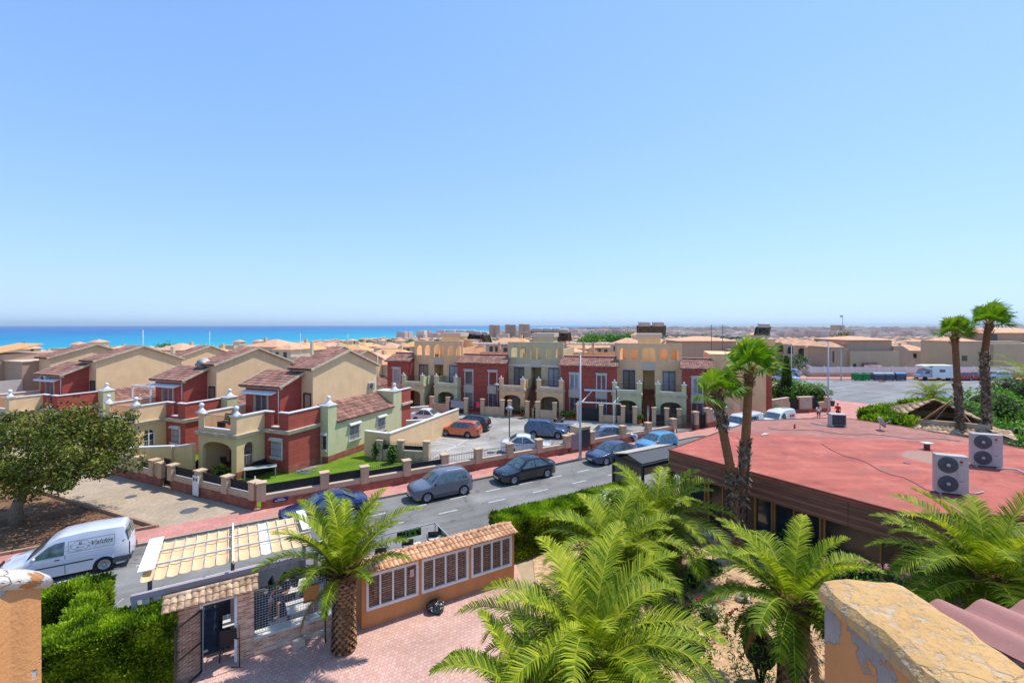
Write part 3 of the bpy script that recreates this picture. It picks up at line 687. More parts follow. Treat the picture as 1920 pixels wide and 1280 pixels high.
def ac_unit(label, loc, rot, w_=.8, h_=.6, d_=.3, feet=False, group=None, logo=False, fans=1, black_side=False, name='air_conditioner'):
    a = thing(name, label, 'air conditioner', loc, rot, group)
    b = MB(); b.box(-w_/2, w_/2, 0, d_, .06, h_); b.build('casing', M['ac_white'], a, bevel=.012)
    n = fans
    for i in range(n):
        cz = .06+(h_-.06)*(i+.5)/n; r_ = min(w_*.31, (h_-.08)/n*.43); cx = -w_/2+r_+.05
        b = MB(); b.M = TL((cx, 0, cz)) @ Matrix.Rotation(R(90), 4, 'X')
        b.lathe([(r_*1.04, 0), (r_*1.04, .012), (r_*.98, .02)], 28); o = b.build('fan_housing', M['plastic_grey'], a)
        b = MB(); b.M = TL((cx, -.02, cz)) @ Matrix.Rotation(R(90), 4, 'X')
        for k in range(5):
            rr = r_*(.3+.17*k)
            for j in range(24):
                a0 = 2*PI*j/24; a1 = 2*PI*(j+1)/24
                b.bar((rr*math.cos(a0), rr*math.sin(a0), .006), (rr*math.cos(a1), rr*math.sin(a1), .006), .006)
        for j in range(24):
            a0 = 2*PI*j/24; b.bar((r_*.25*math.cos(a0), r_*.25*math.sin(a0), .008), (r_*math.cos(a0), r_*math.sin(a0), .008), .007)
        b.lathe([(r_*.24, 0), (r_*.24, .02), (r_*.18, .028)], 16); b.build('fan_grille', M['ac_white' if False else 'plastic_grey'], a)
        b = MB(); b.M = TL((cx, -.035, cz)) @ Matrix.Rotation(R(90), 4, 'X'); b.lathe([(r_*.22, 0), (r_*.22, .015), (r_*.1, .02)], 16); b.build('fan_hub', M['ac_white'], a)
    if logo:
        b = MB(); b.M = TL((w_*.27, -.004, h_*.86)) @ Matrix.Rotation(R(90), 4, 'X'); b.lathe([(.05, 0), (.05, .004), (.047, .005)], 20); b.build('badge', M['badge_red'], a)
        text_mesh('LG', .07, 'brand_lettering', a, (w_*.27, -.006, h_*.86-.115), (R(90), 0, 0), M['plastic_grey'])
        b = MB(); b.box(w_*.2, w_*.34, -.004, 0, h_*.36, h_*.375); b.build('label_strip', M['plastic_grey'], a)
        b = MB(); b.box(w_*.14, w_*.145, -.003, 0, .08, h_-.02); b.build('panel_seam', M['plastic_grey'], a)
    b = MB()
    for sx in (-1, 1): b.box(sx*w_*.38-.03, sx*w_*.38+.03, -.04, d_+.04, 0, .062)
    b.build('feet', M['steel'], a)
    return a
M['ac_white'] = mat('aged_white_enamel', rgb(204, 198, 192, .74), rough=.5, var=.10, scale=3, streak=.12)
M['badge_red'] = mat('crimson_badge', rgb(190, 22, 50, .9), rough=.4, var=0)
H0 = Vector((-15.0, 30.9, 0)); HU = Vector((.931, -.365, 0)); HV = Vector((.366, .931, 0)); HR = math.atan2(-.365, .931)
def HP(u, v, z=0): p = H0+HU*u+HV*v; return Vector((p.x, p.y, z))
house = make_house('nearest red and cream house with pale green wing beside the lawn'); house.location = H0; house.rotation_euler = (0, 0, HR)
def hcopy(u, v, z, label): return dup(house, HP(u, v, z), HR, label)
h2 = hcopy(-10.3, 0, 0, 'second red and cream house from the lawn, its porch glazed, behind the beige lane fence')
def glaze(T, w_, z0, z1, rise, n):
    pts = [(-w_/2, z0), (w_/2, z0)]+[(w_/2*math.cos(PI*i/12), z1-rise+rise*math.sin(PI*i/12)) for i in range(13)]
    b = MB(); b.M = T; b.add([(x, .03, z) for x, z in pts], [tuple(range(len(pts)))]); o = b.build('porch_window', M['glass'], h2)
    f = MB(); f.M = T
    for (p0, p1) in zip(pts, pts[1:]+pts[:1]): f.bar((p0[0], 0, p0[1]), (p1[0], 0, p1[1]), .08, .08, up=(0, 1, 0))
    for k in range(1, n+1): x = -w_/2+w_*k/(n+1); f.box(x-.035, x+.035, -.03, .03, z0, z1-.04)
    f.box(-w_/2, w_/2, -.03, .03, z1-rise-.03, z1-rise+.03); f.build('frame', M['white'], o)
glaze(TL((-3.985, -2.0, 0)), 2.7, .6, 2.26, .4, 2); glaze(side(-2.24, -1.185, 0, R(90)), .76, .95, 2.23, .34, 1)
b = MB(); b.box(-5.34, -2.63, -2.08, -1.9, .12, .6); b.box(-2.33, -2.17, -1.56, -.81, .5, .95); b.build('porch_panel', M['red'], h2)
hcopy(-24.2, -1.3, 0, 'red and cream house third from the lawn with air conditioner under its eave')
h4 = hcopy(-33.5, -.5, 0, 'cream gabled house with a brown blank side block at the left edge, against the sea')
for c_ in list(h4.children):
    if c_.name.split('.')[0] in ('upper_wall', 'tiled_roof', 'awning', 'drainpipe', 'terrace_door', 'door', 'door_surround', 'parapet', 'coping', 'railing', 'finial', 'terrace_floor', 'cornice') or (c_.name.split('.')[0] == 'verge' and abs(c_.data.vertices[0].co.x) > 1.5):
        for g_ in list(c_.children): bpy.data.objects.remove(g_)
        bpy.data.objects.remove(c_)
b = MB(); b.box(-6.5, -3.1, 2.0, 8, 2.7, 6.3); b.box(-11, -6.5, 1.0, 9, 0, 7.0); b.build('brown_wall', M['far_brown'], h4)
b = MB(); b.box(-11, -3.0, -.8, -.6, 2.7, 4.6); b.box(-3.2, -3.0, -.6, 2.0, 2.7, 4.6); b.build('pale_wall', M['shutter'], h4)
b = MB(); b.box(-6.6, -3.0, 1.9, 8, 6.3, 6.38); b.build('wall_cap', M['pinkwhite'], h4)
b = MB(); b.slab((-11.4, .6, 7.0), (-6.2, .6, 7.0), (-6.2, 5, 8.0), (-11.4, 5, 8.0), .1); b.build('orange_roof', M['tile_yellow'], h4)
hcopy(-35.5, 13.5, -.8, 'cream gabled house in the back row above the white terrace pergola')
hcopy(-24.5, 27, -1.3, 'cream gabled house of the back row with satellite dish on its gable')
hcopy(-17.6, 24, -1.6, 'cream gabled house of the back row just left of the nearest ridge')
def at_gable(px, py, d):   # not used for layout, kept for checking
    return PD(px, py, d)
# air conditioners and dish on the houses
p = HP(-.95, 9.9, 4.35); ac_unit('white air conditioner high on the cream gable above the green wing', (p.x, p.y, p.z), HR+R(90))
p = HP(-28.6, -.35, 4.9); ac_unit('white air conditioner under the eave of the third red house', (p.x, p.y, p.z), HR)
p = HP(-11.4+.35, 9.2, 5.2); 
def dish(label, loc, rot, r_=.35, group=None):
    a = thing('satellite_dish', label, 'satellite dish', loc, rot, group)
    b = MB(); b.M = TL((0, -.1, .5)) @ Matrix.Rotation(R(68), 4, 'X'); b.lathe([(r_, .0), (r_*.7, -.06), (r_*.3, -.10), (.01, -.11)], 18); b.build('reflector', M['ac_white'], a)
    b = MB(); b.tube([(0, 0, 0), (0, 0, .5), (0, -.1, .5)], .025, 6); b.build('mast', M['steel'], a)
    b = MB(); b.tube([(0, -.1, .3), (0, -.5, .55)], .012, 5); b.box(-.03, .03, -.55, -.48, .52, .6); b.build('feed_arm', M['steel'], a)
    return a
p = HP(-12.9, 3.2, 6.3); dish('grey satellite dish on the second gabled roof', (p.x, p.y, p.z), R(30), .5)
# roof terrace pergola of the second house
a = thing('terrace_pergola', 'white metal pergola on the red terrace left of the second house', 'pergola', HP(-17.3, .4, 2.9), HR)
b = MB()
for (x, y) in ((0, 0), (2.3, 0), (0, 3.4), (2.3, 3.4)): b.box(x-.05, x+.05, y-.05, y+.05, 0, 2.1)
b.build('posts', M['white'], a)
b = MB(); b.box(-.1, 2.4, -.05, .05, 2.1, 2.22); b.box(-.1, 2.4, 3.35, 3.45, 2.1, 2.22); b.box(-.05, .05, .05, 3.35, 2.1, 2.2); b.box(2.25, 2.35, .05, 3.35, 2.1, 2.2)
for i in range(5): b.box(0, 2.3, .5+.6*i, .54+.6*i, 2.2, 2.25)
b.build('roof_frame', M['white'], a)
b = MB(); b.box(1.2, 4.9, .9, 1.05, 0, 0.1)
# garden furniture at the nearest house
def chair(label, loc, rot, m='plastic_black', group=None, cat='chair', high=False):
    c = thing('garden_chair', label, cat, loc, rot, group)
    b = MB(); b.box(-.24, .24, -.22, .24, .42, .46); b.build('seat', M[m], c, bevel=.015)
    b = MB(); b.xprism([(.22, .46), (.26, .46), (.40, 1.0 if high else .86), (.36, 1.0 if high else .86)], -.22, .22); b.build('backrest', M[m], c, bevel=.01)
    for sx in (-1, 1):
        for sy in (-1, 1):
            b = MB(); b.bar((sx*.22, sy*.2, .43), (sx*.25, sy*.24, 0), .035); b.build('leg', M[m], c)
        b = MB(); b.tube([(sx*.25, -.2, .44), (sx*.27, -.2, .64), (sx*.27, .1, .66), (sx*.24, .28, .62)], .018, 6); b.build('armrest', M[m], c)
    return c
def table(label, loc, rot, w_, d_, h_=.74, m='plastic_grey', cat='table', group=None, top=None):
    t = thing('table', label, cat, loc, rot, group)
    b = MB(); b.box(-w_/2, w_/2, -d_/2, d_/2, h_-.035, h_); b.build('table_top', M[top or m], t, bevel=.008)
    for sx in (-1, 1):
        for sy in (-1, 1):
            b = MB(); x = sx*(w_/2-.07); y = sy*(d_/2-.07); b.box(x-.03, x+.03, y-.03, y+.03, 0, h_-.035); b.build('leg', M[m], t)
    return t
M['tablegrey'] = mat('pale_grey_plastic', rgb(176, 182, 176, .8), rough=.5, var=.05)
p = HP(-.95, -1.35, .03); table('pale grey oblong table on the lawn in front of the red wall', p, HR+R(48), 1.9, .75, m='tablegrey')
p = HP(-1.75, -.75, .03)
s = thing('garden_sofa', 'black two-seat sofa against the porch side by the grey table', 'sofa', p, HR+R(90))
b = MB(); b.box(-.75, .75, -.35, .35, .12, .42); b.build('seat', M['plastic_black'], s, bevel=.03)
b = MB(); b.box(-.75, .75, .2, .36, .42, .82); b.build('backrest', M['plastic_black'], s, bevel=.03)
b = MB(); b.box(-.8, -.68, -.36, .36, .0, .6); b.build('armrest', M['plastic_black'], s, bevel=.02)
b = MB(); b.box(.68, .8, -.36, .36, .0, .6); b.build('armrest', M['plastic_black'], s, bevel=.02)
p = HP(-.7, -1.95, .03); b = MB(); b.lathe([(.26, 0), (.26, .05), (.05, .08), (.04, .36)], 16, (p.x, p.y, p.z)); tag(b.build('parasol_base', M['tablegrey']), 'round white parasol base on the lawn by the grey table', 'parasol base')
p = HP(-4.4, -1.1, .12); chair('black sling chair in the shade of the arched porch', p, HR+R(200), high=True)
p = HP(-3.3, -.9, .12); chair('low black chair at the back of the arched porch', p, HR+R(120))
p = HP(-4.1, -.75, 2.93)
s = thing('terrace_bench', 'dark slatted bench on the terrace over the porch', 'bench', HP(-4.1, -1.1, 2.93), HR)
b = MB(); 
for i in range(4): b.box(-.9, .9, -.25+.13*i, -.15+.13*i, .42, .46)
b.build('seat', M['plastic_black'], s)
b = MB()
for i in range(4): b.box(-.9, .9, .27+.02*i, .30+.02*i, .5+.12*i, .59+.12*i)
b.build('backrest', M['plastic_black'], s)
for sx in (-1, 1):
    b = MB(); b.box(sx*.85-.04, sx*.85+.04, -.25, .3, 0, .42); b.build('leg', M['plastic_black'], s)
b = MB(); p = HP(.5, -.3, 0)
for k in range(9):
    pts = []
    for i in range(14): a_ = i/13*PI*2*.8+k; pts.append((p.x+.5*math.cos(a_)*(.6+.07*k)+.12*k, p.y+.9+.25*math.sin(a_)*(.8+.1*k)+.3*math.sin(k), .06+.01*k))
    b.tube(pts, .016, 5)
tag(b.build('garden_hose', M['lamp_head']), 'grey-blue coiled hose on the lawn by the green tower', 'hose')
# ================================================================ TERRACED ROW BEHIND THE CAR PARK
R0 = Vector((17.4, 46.9, 0)); RU = Vector((.956, -.292, 0)); RV = Vector((.292, .956, 0)); RR = math.atan2(-.292, .956)
def RP(u, v, z=0): p = R0+RU*u+RV*v; return Vector((p.x, p.y, z))
def shutter_window(parent, x, y, z0, w_, h_, glass, hood=True, apron=True, frame='white', grille=False):
    return window(parent, w_, h_, side(x, y, z0, 0), hood=hood, grille=grille, sill=False, glass=glass, frame=frame, mullions=0 if glass == 'shutter' else 1, hw=.14)
def red_house(u, label, w_=5.8, wins=((1.55, 'shutter', 'curtain'), (4.3, 'shutter', 'glass')), extra=None):
    h = thing('terraced_house', label, 'house', RP(u, 0), RR)
    b = MB(); b.box(0, w_, 0, 1.9, 0, 5.62); b.box(0, w_, 1.5, 9, 0, 5.9); b.build('wall', M['red'], h)
    b = MB(); b.tiles((-.25, -.35, 5.6), (w_+.5, 0, 0), (0, 2.3, .74)); b.slab((-.25, -.35, 5.57), (w_+.25, -.35, 5.57), (w_+.25, 1.95, 6.32), (-.25, 1.95, 6.32), .07); b.build('roof', M['tile_brown'], h)
    b = MB()
    for i in range(int(w_/.5)): b.box(-.1+i*.5, -.02+i*.5, -.3, 0, 5.44, 5.53)
    b.build('rafter_ends', M['cornice'], h)
    b = MB(); b.box(0, w_, 1.95, 2.1, 5.9, 6.5); b.build('ridge_wall', M['red'], h)
    b = MB(); b.box(-.05, w_+.05, 1.9, 2.16, 6.5, 6.56); b.build('ridge_coping', M['pinkwhite'], h)
    for (x, g1, g2) in wins:
        shutter_window(h, x, 0, 3.05, .95, 1.55, g1)
        b = MB(); b.box(x-.62, x+.62, -.14, 0, 2.15, 3.0); b.build('apron_panel', M['pinkwhite'], h)
        shutter_window(h, x, 0, .25, 1.0, 1.85, g2, hood=False, grille=(g2 == 'curtain'))
    b = MB(); b.box(0, w_, -.03, 0, 0, .5); b.build('plinth', M['brickband'], h)
    return h
def cream_house(u, label, col, pcol, w_=6.7, dark='yellow'):
    h = thing('terraced_house', label, 'house', RP(u, 0), RR)
    y = 1.5
    b = MB()
    b.wall(0, w_, y, y+.22, 5.2, 7.95, [(.35, 1.05, 6.25, 7.5, .34), (1.45, 2.15, 6.25, 7.5, .34), (2.7, 4.0, 6.0, 7.55, .2), (4.55, 5.25, 6.25, 7.5, .34), (5.65, 6.35, 6.25, 7.5, .34)])
    b.box(0, 2.75, y, y+.3, 0, 5.2); b.box(3.95, w_, y, y+.3, 0, 5.2)
    b.box(0, w_, 8.8, 9, 0, 7.2); b.box(0, .2, y+.22, 8.8, 0, 7.2); b.box(w_-.2, w_, y+.22, 8.8, 0, 7.2)
    b.box(.2, w_-.2, y+.22, 8.8, 5.5, 5.7); b.build('wall', M[col], h)
    b = MB(); b.box(2.75, 3.95, 3.4, 3.6, 0, 5.5); b.box(2.6, 2.75, y+.3, 3.4, 0, 5.5); b.box(3.95, 4.1, y+.3, 3.4, 0, 5.5); b.box(2.1, 4.6, 5.0, 7.6, 5.7, 8.5); b.build('stair_recess', M[dark], h)
    b = MB(); b.box(2.7, 4.0, y-.05, y, 5.15, 5.95); b.build('landing_panel', M['pinkwhite'], h)
    b = MB(); b.box(3.3, 3.42, y+.02, y+.2, 6.0, 7.4); b.build('pier', M['yellow'], h)
    b = MB(); b.box(0, w_, y-.03, y+.25, 7.951, 8.02); b.box(1.95, 4.75, 4.9, 7.7, 8.5, 9.0); b.build('parapet_coping', M['pinkwhite'], h)
    b = MB()
    for (xa, xb) in ((.3, 1.1), (1.4, 2.2), (4.5, 5.3), (5.6, 6.4), (2.65, 4.05)): z = 6.25 if xa != 2.65 else 6.0; b.box(xa, xb, y-.05, y+.24, z-.07, z)
    b.build('sills', M['white_old'], h)
    if col == 'sage':
        b = MB(); b.box(0, 2.7, y-.04, y, 5.28, 5.4); b.box(4.0, w_, y-.04, y, 5.28, 5.4); b.build('string_course', M['white'], h)
    for (x, g) in ((1.3, 'curtain'), (5.4, 'curtain')):
        window(h, 1.15, 2.05, side(x, y, 3.0, 0), hood=False, grille=True, sill=False, glass=g, frame='darkgrey', door=True)
        b = MB(); b.box(x-.74, x-.62, y-.03, y, 2.95, 5.2); b.box(x+.62, x+.74, y-.03, y, 2.95, 5.2); b.box(x-.74, x+.74, y-.03, y, 5.16, 5.28); b.build('door_surround', M['pinkwhite'], h)
    # two porches with balconies
    for (xa, xb) in ((-.25, 2.65), (4.05, 6.95)):
        b = MB()
        b.wall(xa, xb, -1.1, -.9, 0, 2.72, [(xa+.45, xb-.45, .05, 2.25, .45)])
        b.box(xa, xa+.2, -.9, y, 0, 2.72); b.box(xb-.2, xb, -.9, y, 0, 2.72); b.box(xa+.2, xb-.2, -.9, y, 2.5, 2.7)
        b.build('porch', M[pcol], h)
        b = MB(); b.wall(xa, xb, -1.1, -.95, 2.95, 4.0, [(xa+.45, xb-.45, 3.3, 4.01)]); b.box(xa, xa+.15, -.95, y, 2.95, 3.85); b.box(xb-.15, xb, -.95, y, 2.95, 3.85)
        b.build('balcony', M[pcol], h)
        b = MB(); b.box(xa-.1, xb+.1, -1.2, y, 2.72, 2.95); b.build('cornice', M['cornice'], h)
        b = MB()
        for x in (xa+.2, xb-.2): b.box(x-.27, x+.27, -1.16, -.9, 4.001, 4.06); b.lathe([(.14, 0), (.08, .08), (.07, .11)], 10, (x, -1.03, 4.06)); b.sphere((x, -1.03, 4.24), .09, 10, 6)
        b.box(xa+.43, xb-.43, -1.13, -.93, 3.25, 3.302); b.build('coping', M['white'], h)
        railing('railing', (xa+.45, -1.02, 0), (xb-.45, -1.02, 0), 3.35, 3.95, h, gap=.12)
        b = MB(); b.box(xa+.2, xb-.2, y-.02, y, .1, 2.3); b.build('porch_back_wall', M['yellow'], h)
        window(h, .8, 1.2, side(xb-.95, y-.02, .8, 0), hood=False, sill=False, glass='curtain', frame='white')
        b = MB(); b.box(xa+.55, xa+1.35, y-.06, y-.02, .1, 2.15); b.build('front_door', M['pinkwhite'], h)
    # stair
    b = MB()
    for i in range(15): b.box(2.8, 3.9, -1.1+i*.27, 3.4, .0+i*.19, .19+i*.19)
    b.build('stair', M['terracotta_floor'], h)
    railing('stair_railing', (2.78, -1.1, 0), (2.78, -1.05, 0), .9, 1.0, h)
    b = MB(); b.bar((2.8, -1.1, 1.05), (2.8, 2.9, 3.85), .04); 
    for i in range(16): b.bar((2.8, -1.1+i*.26, .19+i*.182), (2.8, -1.1+i*.26, 1.05+i*.182), .015)
    b.build('stair_handrail', M['iron'], h)
    return h
red_house(-34.3, 'narrow red house at the left end of the terraced row', 2.9, ((1.3, 'shutter', 'shutter'),))
red_house(-24.9, 'red terraced house behind the grey covered gate and drying towels', 5.8, ((1.45, 'shutter', 'shutter'), (4.4, 'shutter', 'curtain')))
red_house(-12.6, 'red terraced house with white pergola frame, behind the tall street lamp', 5.9, ((1.5, 'curtain', 'curtain'), (4.4, 'curtain', 'curtain')))
red_house(0, 'red terraced house at the right end of the row, beside the black gate', 2.85, ((1.35, 'curtain', 'curtain'),))
cream_house(-31.4, 'tan terraced house with pale green porches, leftmost of the arcaded ones', 'tan', 'green', 6.5)
cream_house(-19.1, 'sage green terraced house with tan porches and arched roof terrace openings', 'sage', 'tan', 6.5, dark='sage')
cream_house(-6.7, 'tan terraced house with green porches and a central stair, right of the lamp', 'tan', 'green', 6.7)
# end building
e = thing('end_house', 'tan blank-walled house with a red rear block at the right end of the row', 'house', RP(2.86, 0), RR)
b = MB(); b.box(0, 2.2, 2.0, 9.5, 0, 6.9); b.box(2.2, 5.4, 3.3, 9.5, 0, 6.85); b.box(0, 2.6, 1.0, 2.0, 0, 3.1); b.box(2.2, 3.2, 2.2, 3.3, 0, 2.8); b.build('wall', M['tan'], e)
b = MB(); b.box(5.4, 6.15, 4.2, 9.5, 0, 5.2); b.build('red_block', M['red'], e)
b = MB(); b.box(-.1, 2.3, 1.92, 2.1, 6.9, 6.98); b.box(2.2, 5.5, 3.2, 3.4, 6.85, 6.93); b.bar((-.1, .95, 3.15), (2.7, .95, 2.6), .12, .1); b.build('coping', M['pinkwhite'], e)
b = MB(); b.box(.9, 1.5, 1.95, 2.0, 3.6, 5.0); b.build('window', M['dark_open'], e)
b = MB(); b.tiles((-2.9, .4, 5.7), (3.1, 0, 0), (0, 1.6, .7)); b.build('roof_corner', M['tile_brown'], e)
# solar water heaters standing on the roofs
heater = None
def solar_heater(label, loc, rot):
    global heater
    g = 'solar water heaters on the terraced roofs'
    if heater is None:
        h = thing('solar_water_heater', label, 'solar heater', loc, rot, g)
        b = MB(); b.M = TL((0, 0, 1.45)) @ Matrix.Rotation(R(90), 4, 'Y'); b.lathe([(.22, -.72), (.30, -.70), (.31, -.6), (.31, .6), (.30, .70), (.22, .72)], 18); b.build('tank', M['ac_white'], h)
        b = MB(); b.slab((-.95, .2, 1.25), (-.95, 1.5, .15), (.95, 1.5, .15), (.95, .2, 1.25), .06); b.build('collector', M['dark_open'], h)
        b = MB()
        for x in (-.7, .7):
            b.bar((x, -.15, 0), (x, -.1, 1.3), .06); b.bar((x, 1.4, 0), (x, .1, 1.3), .05); b.bar((x, -.15, .05), (x, 1.4, .05), .05); b.bar((x, -.15, .1), (-x, -.12, 1.2), .05)
        b.build('stand', M['plastic_grey'], h); heater = h; return h
    return dup(heater, loc, rot, label)
for (px, py, lab) in ((845, 646, 'leftmost solar water heater on the roofs by the sea'), (864, 646, 'second solar water heater from the left on the far-left roof'), (882, 646, 'third solar water heater from the left on the far-left roof'), (893, 648, 'low solar water heater, fourth from the left'), (905, 648, 'low solar water heater at the right of the left group'),
                      (1008, 643, 'left solar water heater of the group behind the sage house'), (1025, 643, 'middle solar water heater behind the sage house'), (1040, 643, 'right solar water heater of the tall group behind the sage house'), (1056, 645, 'low solar water heater behind the red house with the lamp'),
                      (1208, 633, 'left of the pair of solar water heaters on the tan stair tower'), (1234, 633, 'right of the pair of solar water heaters on the tan stair tower'), (1432, 634, 'lone solar water heater behind the wind-blown palms')):
    d = {8: 63, 9: 65, 10: 61, 12: 57.5, 14: 62}[px//100]
    q = PD(px, py-4, d); solar_heater(lab, q, RR)
# roof boxes that carry the heaters, pergola on the roofs behind the row
def roofbox(label, px0, px1, y0, y1, d, m='tan', dd=4):
    a = PD(px0, y0, d); c = PD(px1, y1, d); t = thing('roof_tower', label, 'roof tower', (a.x, a.y, 0), RR)
    w_ = (c.x-a.x)/.956
    b = MB(); b.box(0, w_, 0, dd, 5.0, a.z); b.build('wall', M[m], t)
    b = MB(); b.box(-.05, w_+.05, -.05, dd, a.z, a.z+.06); b.build('coping', M['pinkwhite'], t)
    return t
roofbox('tan roof tower carrying the leftmost solar water heaters', 823, 888, 637, 650, 62)
roofbox('tan roof tower behind the sage house carrying solar water heaters', 993, 1060, 637, 650, 64)
roofbox('lone tan roof tower behind the wind-blown palms', 1415, 1448, 636, 650, 60)
for (px0, px1, d, lab) in ((880, 1000, 60, 'white slatted roof pergola behind the left red house'), (1040, 1150, 60, 'white slatted roof pergola behind the red house with the lamp')):
    a = PD(px0, 643, d); t = thing('roof_pergola', lab, 'pergola', (a.x, a.y, a.z), RR); w_ = (px1-px0)/F*d/.956
    b = MB(); 
    for i in range(int(w_/.5)): b.box(i*.5, i*.5+.08, 0, 3.4, -.08, 0)
    b.box(0, w_, 0, .1, -.2, -.08); b.box(0, w_, 3.3, 3.4, -.2, -.08); b.build('slats', M['white_old'], t)
    for x in (.1, w_*.45, w_*.6, w_-.3):
        b = MB(); b.box(x, x+.3, 0, .3, -2.2, .15); b.build('post', M['cream'], t)
    b = MB(); b.box(-.3, w_+.3, 1.5, 1.7, -2.6, -1.2); b.box(-.3, w_+.3, -2, 4, -2.7, -2.5); b.build('roof_deck', M['tan'], t)
# ---- front plot walls along the car park
def plot_wall(label, pieces, m='fenceplaster', loc=None, rot=RR):
    """pieces: ('pillar', u), ('wall', u0, u1, h), ('rail', u0, u1, z0, z1, screen)"""
    t = thing('garden_wall', label, 'garden wall', loc, rot)
    for p in pieces:
        if p[0] == 'pillar':
            b = MB(); hh = p[2] if len(p) > 2 else 1.75; b.box(p[1]-.2, p[1]+.2, -.2, .2, 0, hh); b.box(p[1]-.25, p[1]+.25, -.25, .25, hh, hh+.08); b.build('pillar', M[m], t)
        elif p[0] == 'wall':
            b = MB(); b.box(p[1]+.2, p[2]-.2, -.1, .1, 0, p[3]); b.build('low_wall', M[m], t)
            b = MB(); b.box(p[1]+.2, p[2]-.2, -.14, .14, p[3], p[3]+.05); b.build('coping', M['pinkwhite'], t)
        elif p[0] == 'rail': railing('railing', (p[1]+.2, 0, 0), (p[2]-.2, 0, 0), p[3], p[4], t, screen=p[5], gap=.13)
        elif p[0] == 'gate': railing('gate', (p[1]+.2, 0, 0), (p[2]-.2, 0, 0), .1, 1.5, t, screen=p[3], gap=.13)
    return t
def fp(px): # metres along the plot-wall line from px 853
    A = P(853, 775); 
    n = 18.5
    # intersection of the view ray with the line through A along RU
    k = (px-960)/F; return (k*A.y-A.x)/(RU.x-k*RU.y)
A0 = P(853, 775)
u = {k: fp(k) for k in (778, 810, 822, 840, 846, 874, 880, 905, 942, 956, 989, 1008, 1040, 1044, 1084, 1127, 1168, 1190, 1226, 1250, 1273, 1285)}
plot_wall('salmon plot wall with a grey draped gate below the left tan house', [('pillar', u[810]), ('wall', u[810], u[840], 1.0), ('pillar', u[840]), ('gate', u[840], u[874], 1.1), ('pillar', u[874])], loc=A0)
plot_wall('salmon plot wall with pink and green towels below the left red house', [('rail', u[880], u[905], .9, 1.4, 0), ('pillar', u[905]), ('wall', u[905], u[942], .95), ('rail', u[905], u[942], 1.0, 1.5, 0), ('pillar', u[942])], loc=A0)
plot_wall('salmon plot wall with potted plants below the sage house', [('pillar', u[956]), ('pillar', u[989]), ('pillar', u[1008]), ('wall', u[1008], u[1040], .9), ('pillar', u[1040])], loc=A0)
plot_wall('salmon plot wall with dark railings below the pergola house', [('pillar', u[1084]), ('rail', u[1084], u[1127], .1, 1.5, 1.3), ('pillar', u[1127]), ('wall', u[1127], u[1168], .75), ('rail', u[1127], u[1168], .8, 1.5, 0), ('pillar', u[1168]), ('gate', u[1168], u[1190], .9), ('pillar', u[1190])], loc=A0)
plot_wall('salmon plot wall with gates right of the outdoor stair', [('pillar', u[1226]), ('gate', u[1226], u[1250], 1.0), ('pillar', u[1250]), ('wall', u[1250], u[1273], .7), ('rail', u[1250], u[1273], .75, 1.4, 0), ('pillar', u[1273])], loc=A0)
def UP(px, dv=0, z=0): p = A0+RU*fp(px)+RV*dv; return Vector((p.x, p.y, z))
# side walls between plots
for (px, lab) in ((999, 'sloping salmon wall beside the paved path of the sage house'), (1215, 'short salmon wall beside the outdoor stair')):
    t = thing('garden_wall', lab, 'garden wall', UP(px), RR); b = MB(); b.xprism([(0, 0), (2.4, 0), (2.4, 1.5), (0, .9)], -.08, .08); b.build('low_wall', M['fenceplaster'], t)
    b = MB(); b.bar((0, 0, .93), (0, 2.4, 1.53), .22, .05); b.build('coping', M['pinkwhite'], t)
# cloths
b = MB(); q = UP(846, -.14); q2 = UP(871, -.14)
vs = []; fs = []
for i in range(9):
    for j in range(7):
        p_ = q+(q2-q)*(i/8); vs.append((p_.x+.02*math.sin(i*1.7+j), p_.y-.03*math.sin(i*2.1+j*.6), 1.55-.85*j/6-.12*(1-abs(i/4-1))*0-.1*i/8))
for i in range(8):
    for j in range(6): k = i*7+j; fs.append((k, k+7, k+8, k+1))
b.add(vs, fs, smooth=True); tag(b.build('cloth', mat('lilac_grey_cloth', rgb(172, 168, 180, .8), var=.06)), 'lilac-grey cloth hung over the black gate', 'cloth')
for (pa, pb, m_, lab) in ((893, 900, mat('pink_towel', rgb(240, 70, 110, .85), var=.06), 'bright pink towel drying on the railing'), (900.5, 905.5, mat('green_towel', rgb(120, 200, 60, .85), var=.06), 'bright green towel drying on the railing')):
    q = UP(pa, -.06, 0); q2 = UP(pb, -.06, 0); b = MB(); b.slab((q.x, q.y, 1.45), (q2.x, q2.y, 1.45), (q2.x+.03, q2.y+.1, 1.45), (q.x+.03, q.y+.1, 1.45), .62); tag(b.build('towel', m_), lab, 'towel')
# white pergola frame on the red house
t = thing('pergola_frame', 'white sloping pergola frame in front of the red terraced house', 'pergola', RP(-10.0, -2.4, 0), RR)
b = MB(); b.box(0, 4.2, 2.2, 2.35, 2.9, 3.1); b.box(-.4, 4.0, -.05, .05, 2.0, 2.1)
for x in (.1, 3.3): b.bar((x, 0, 2.1), (x+.8, 2.3, 3.0), .08)
b.build('roof_frame', M['white'], t)
for x in (-.35, 3.3): b = MB(); b.box(x-.04, x+.04, -.04, .04, 0, 2.0); b.build('post', M['white'], t)
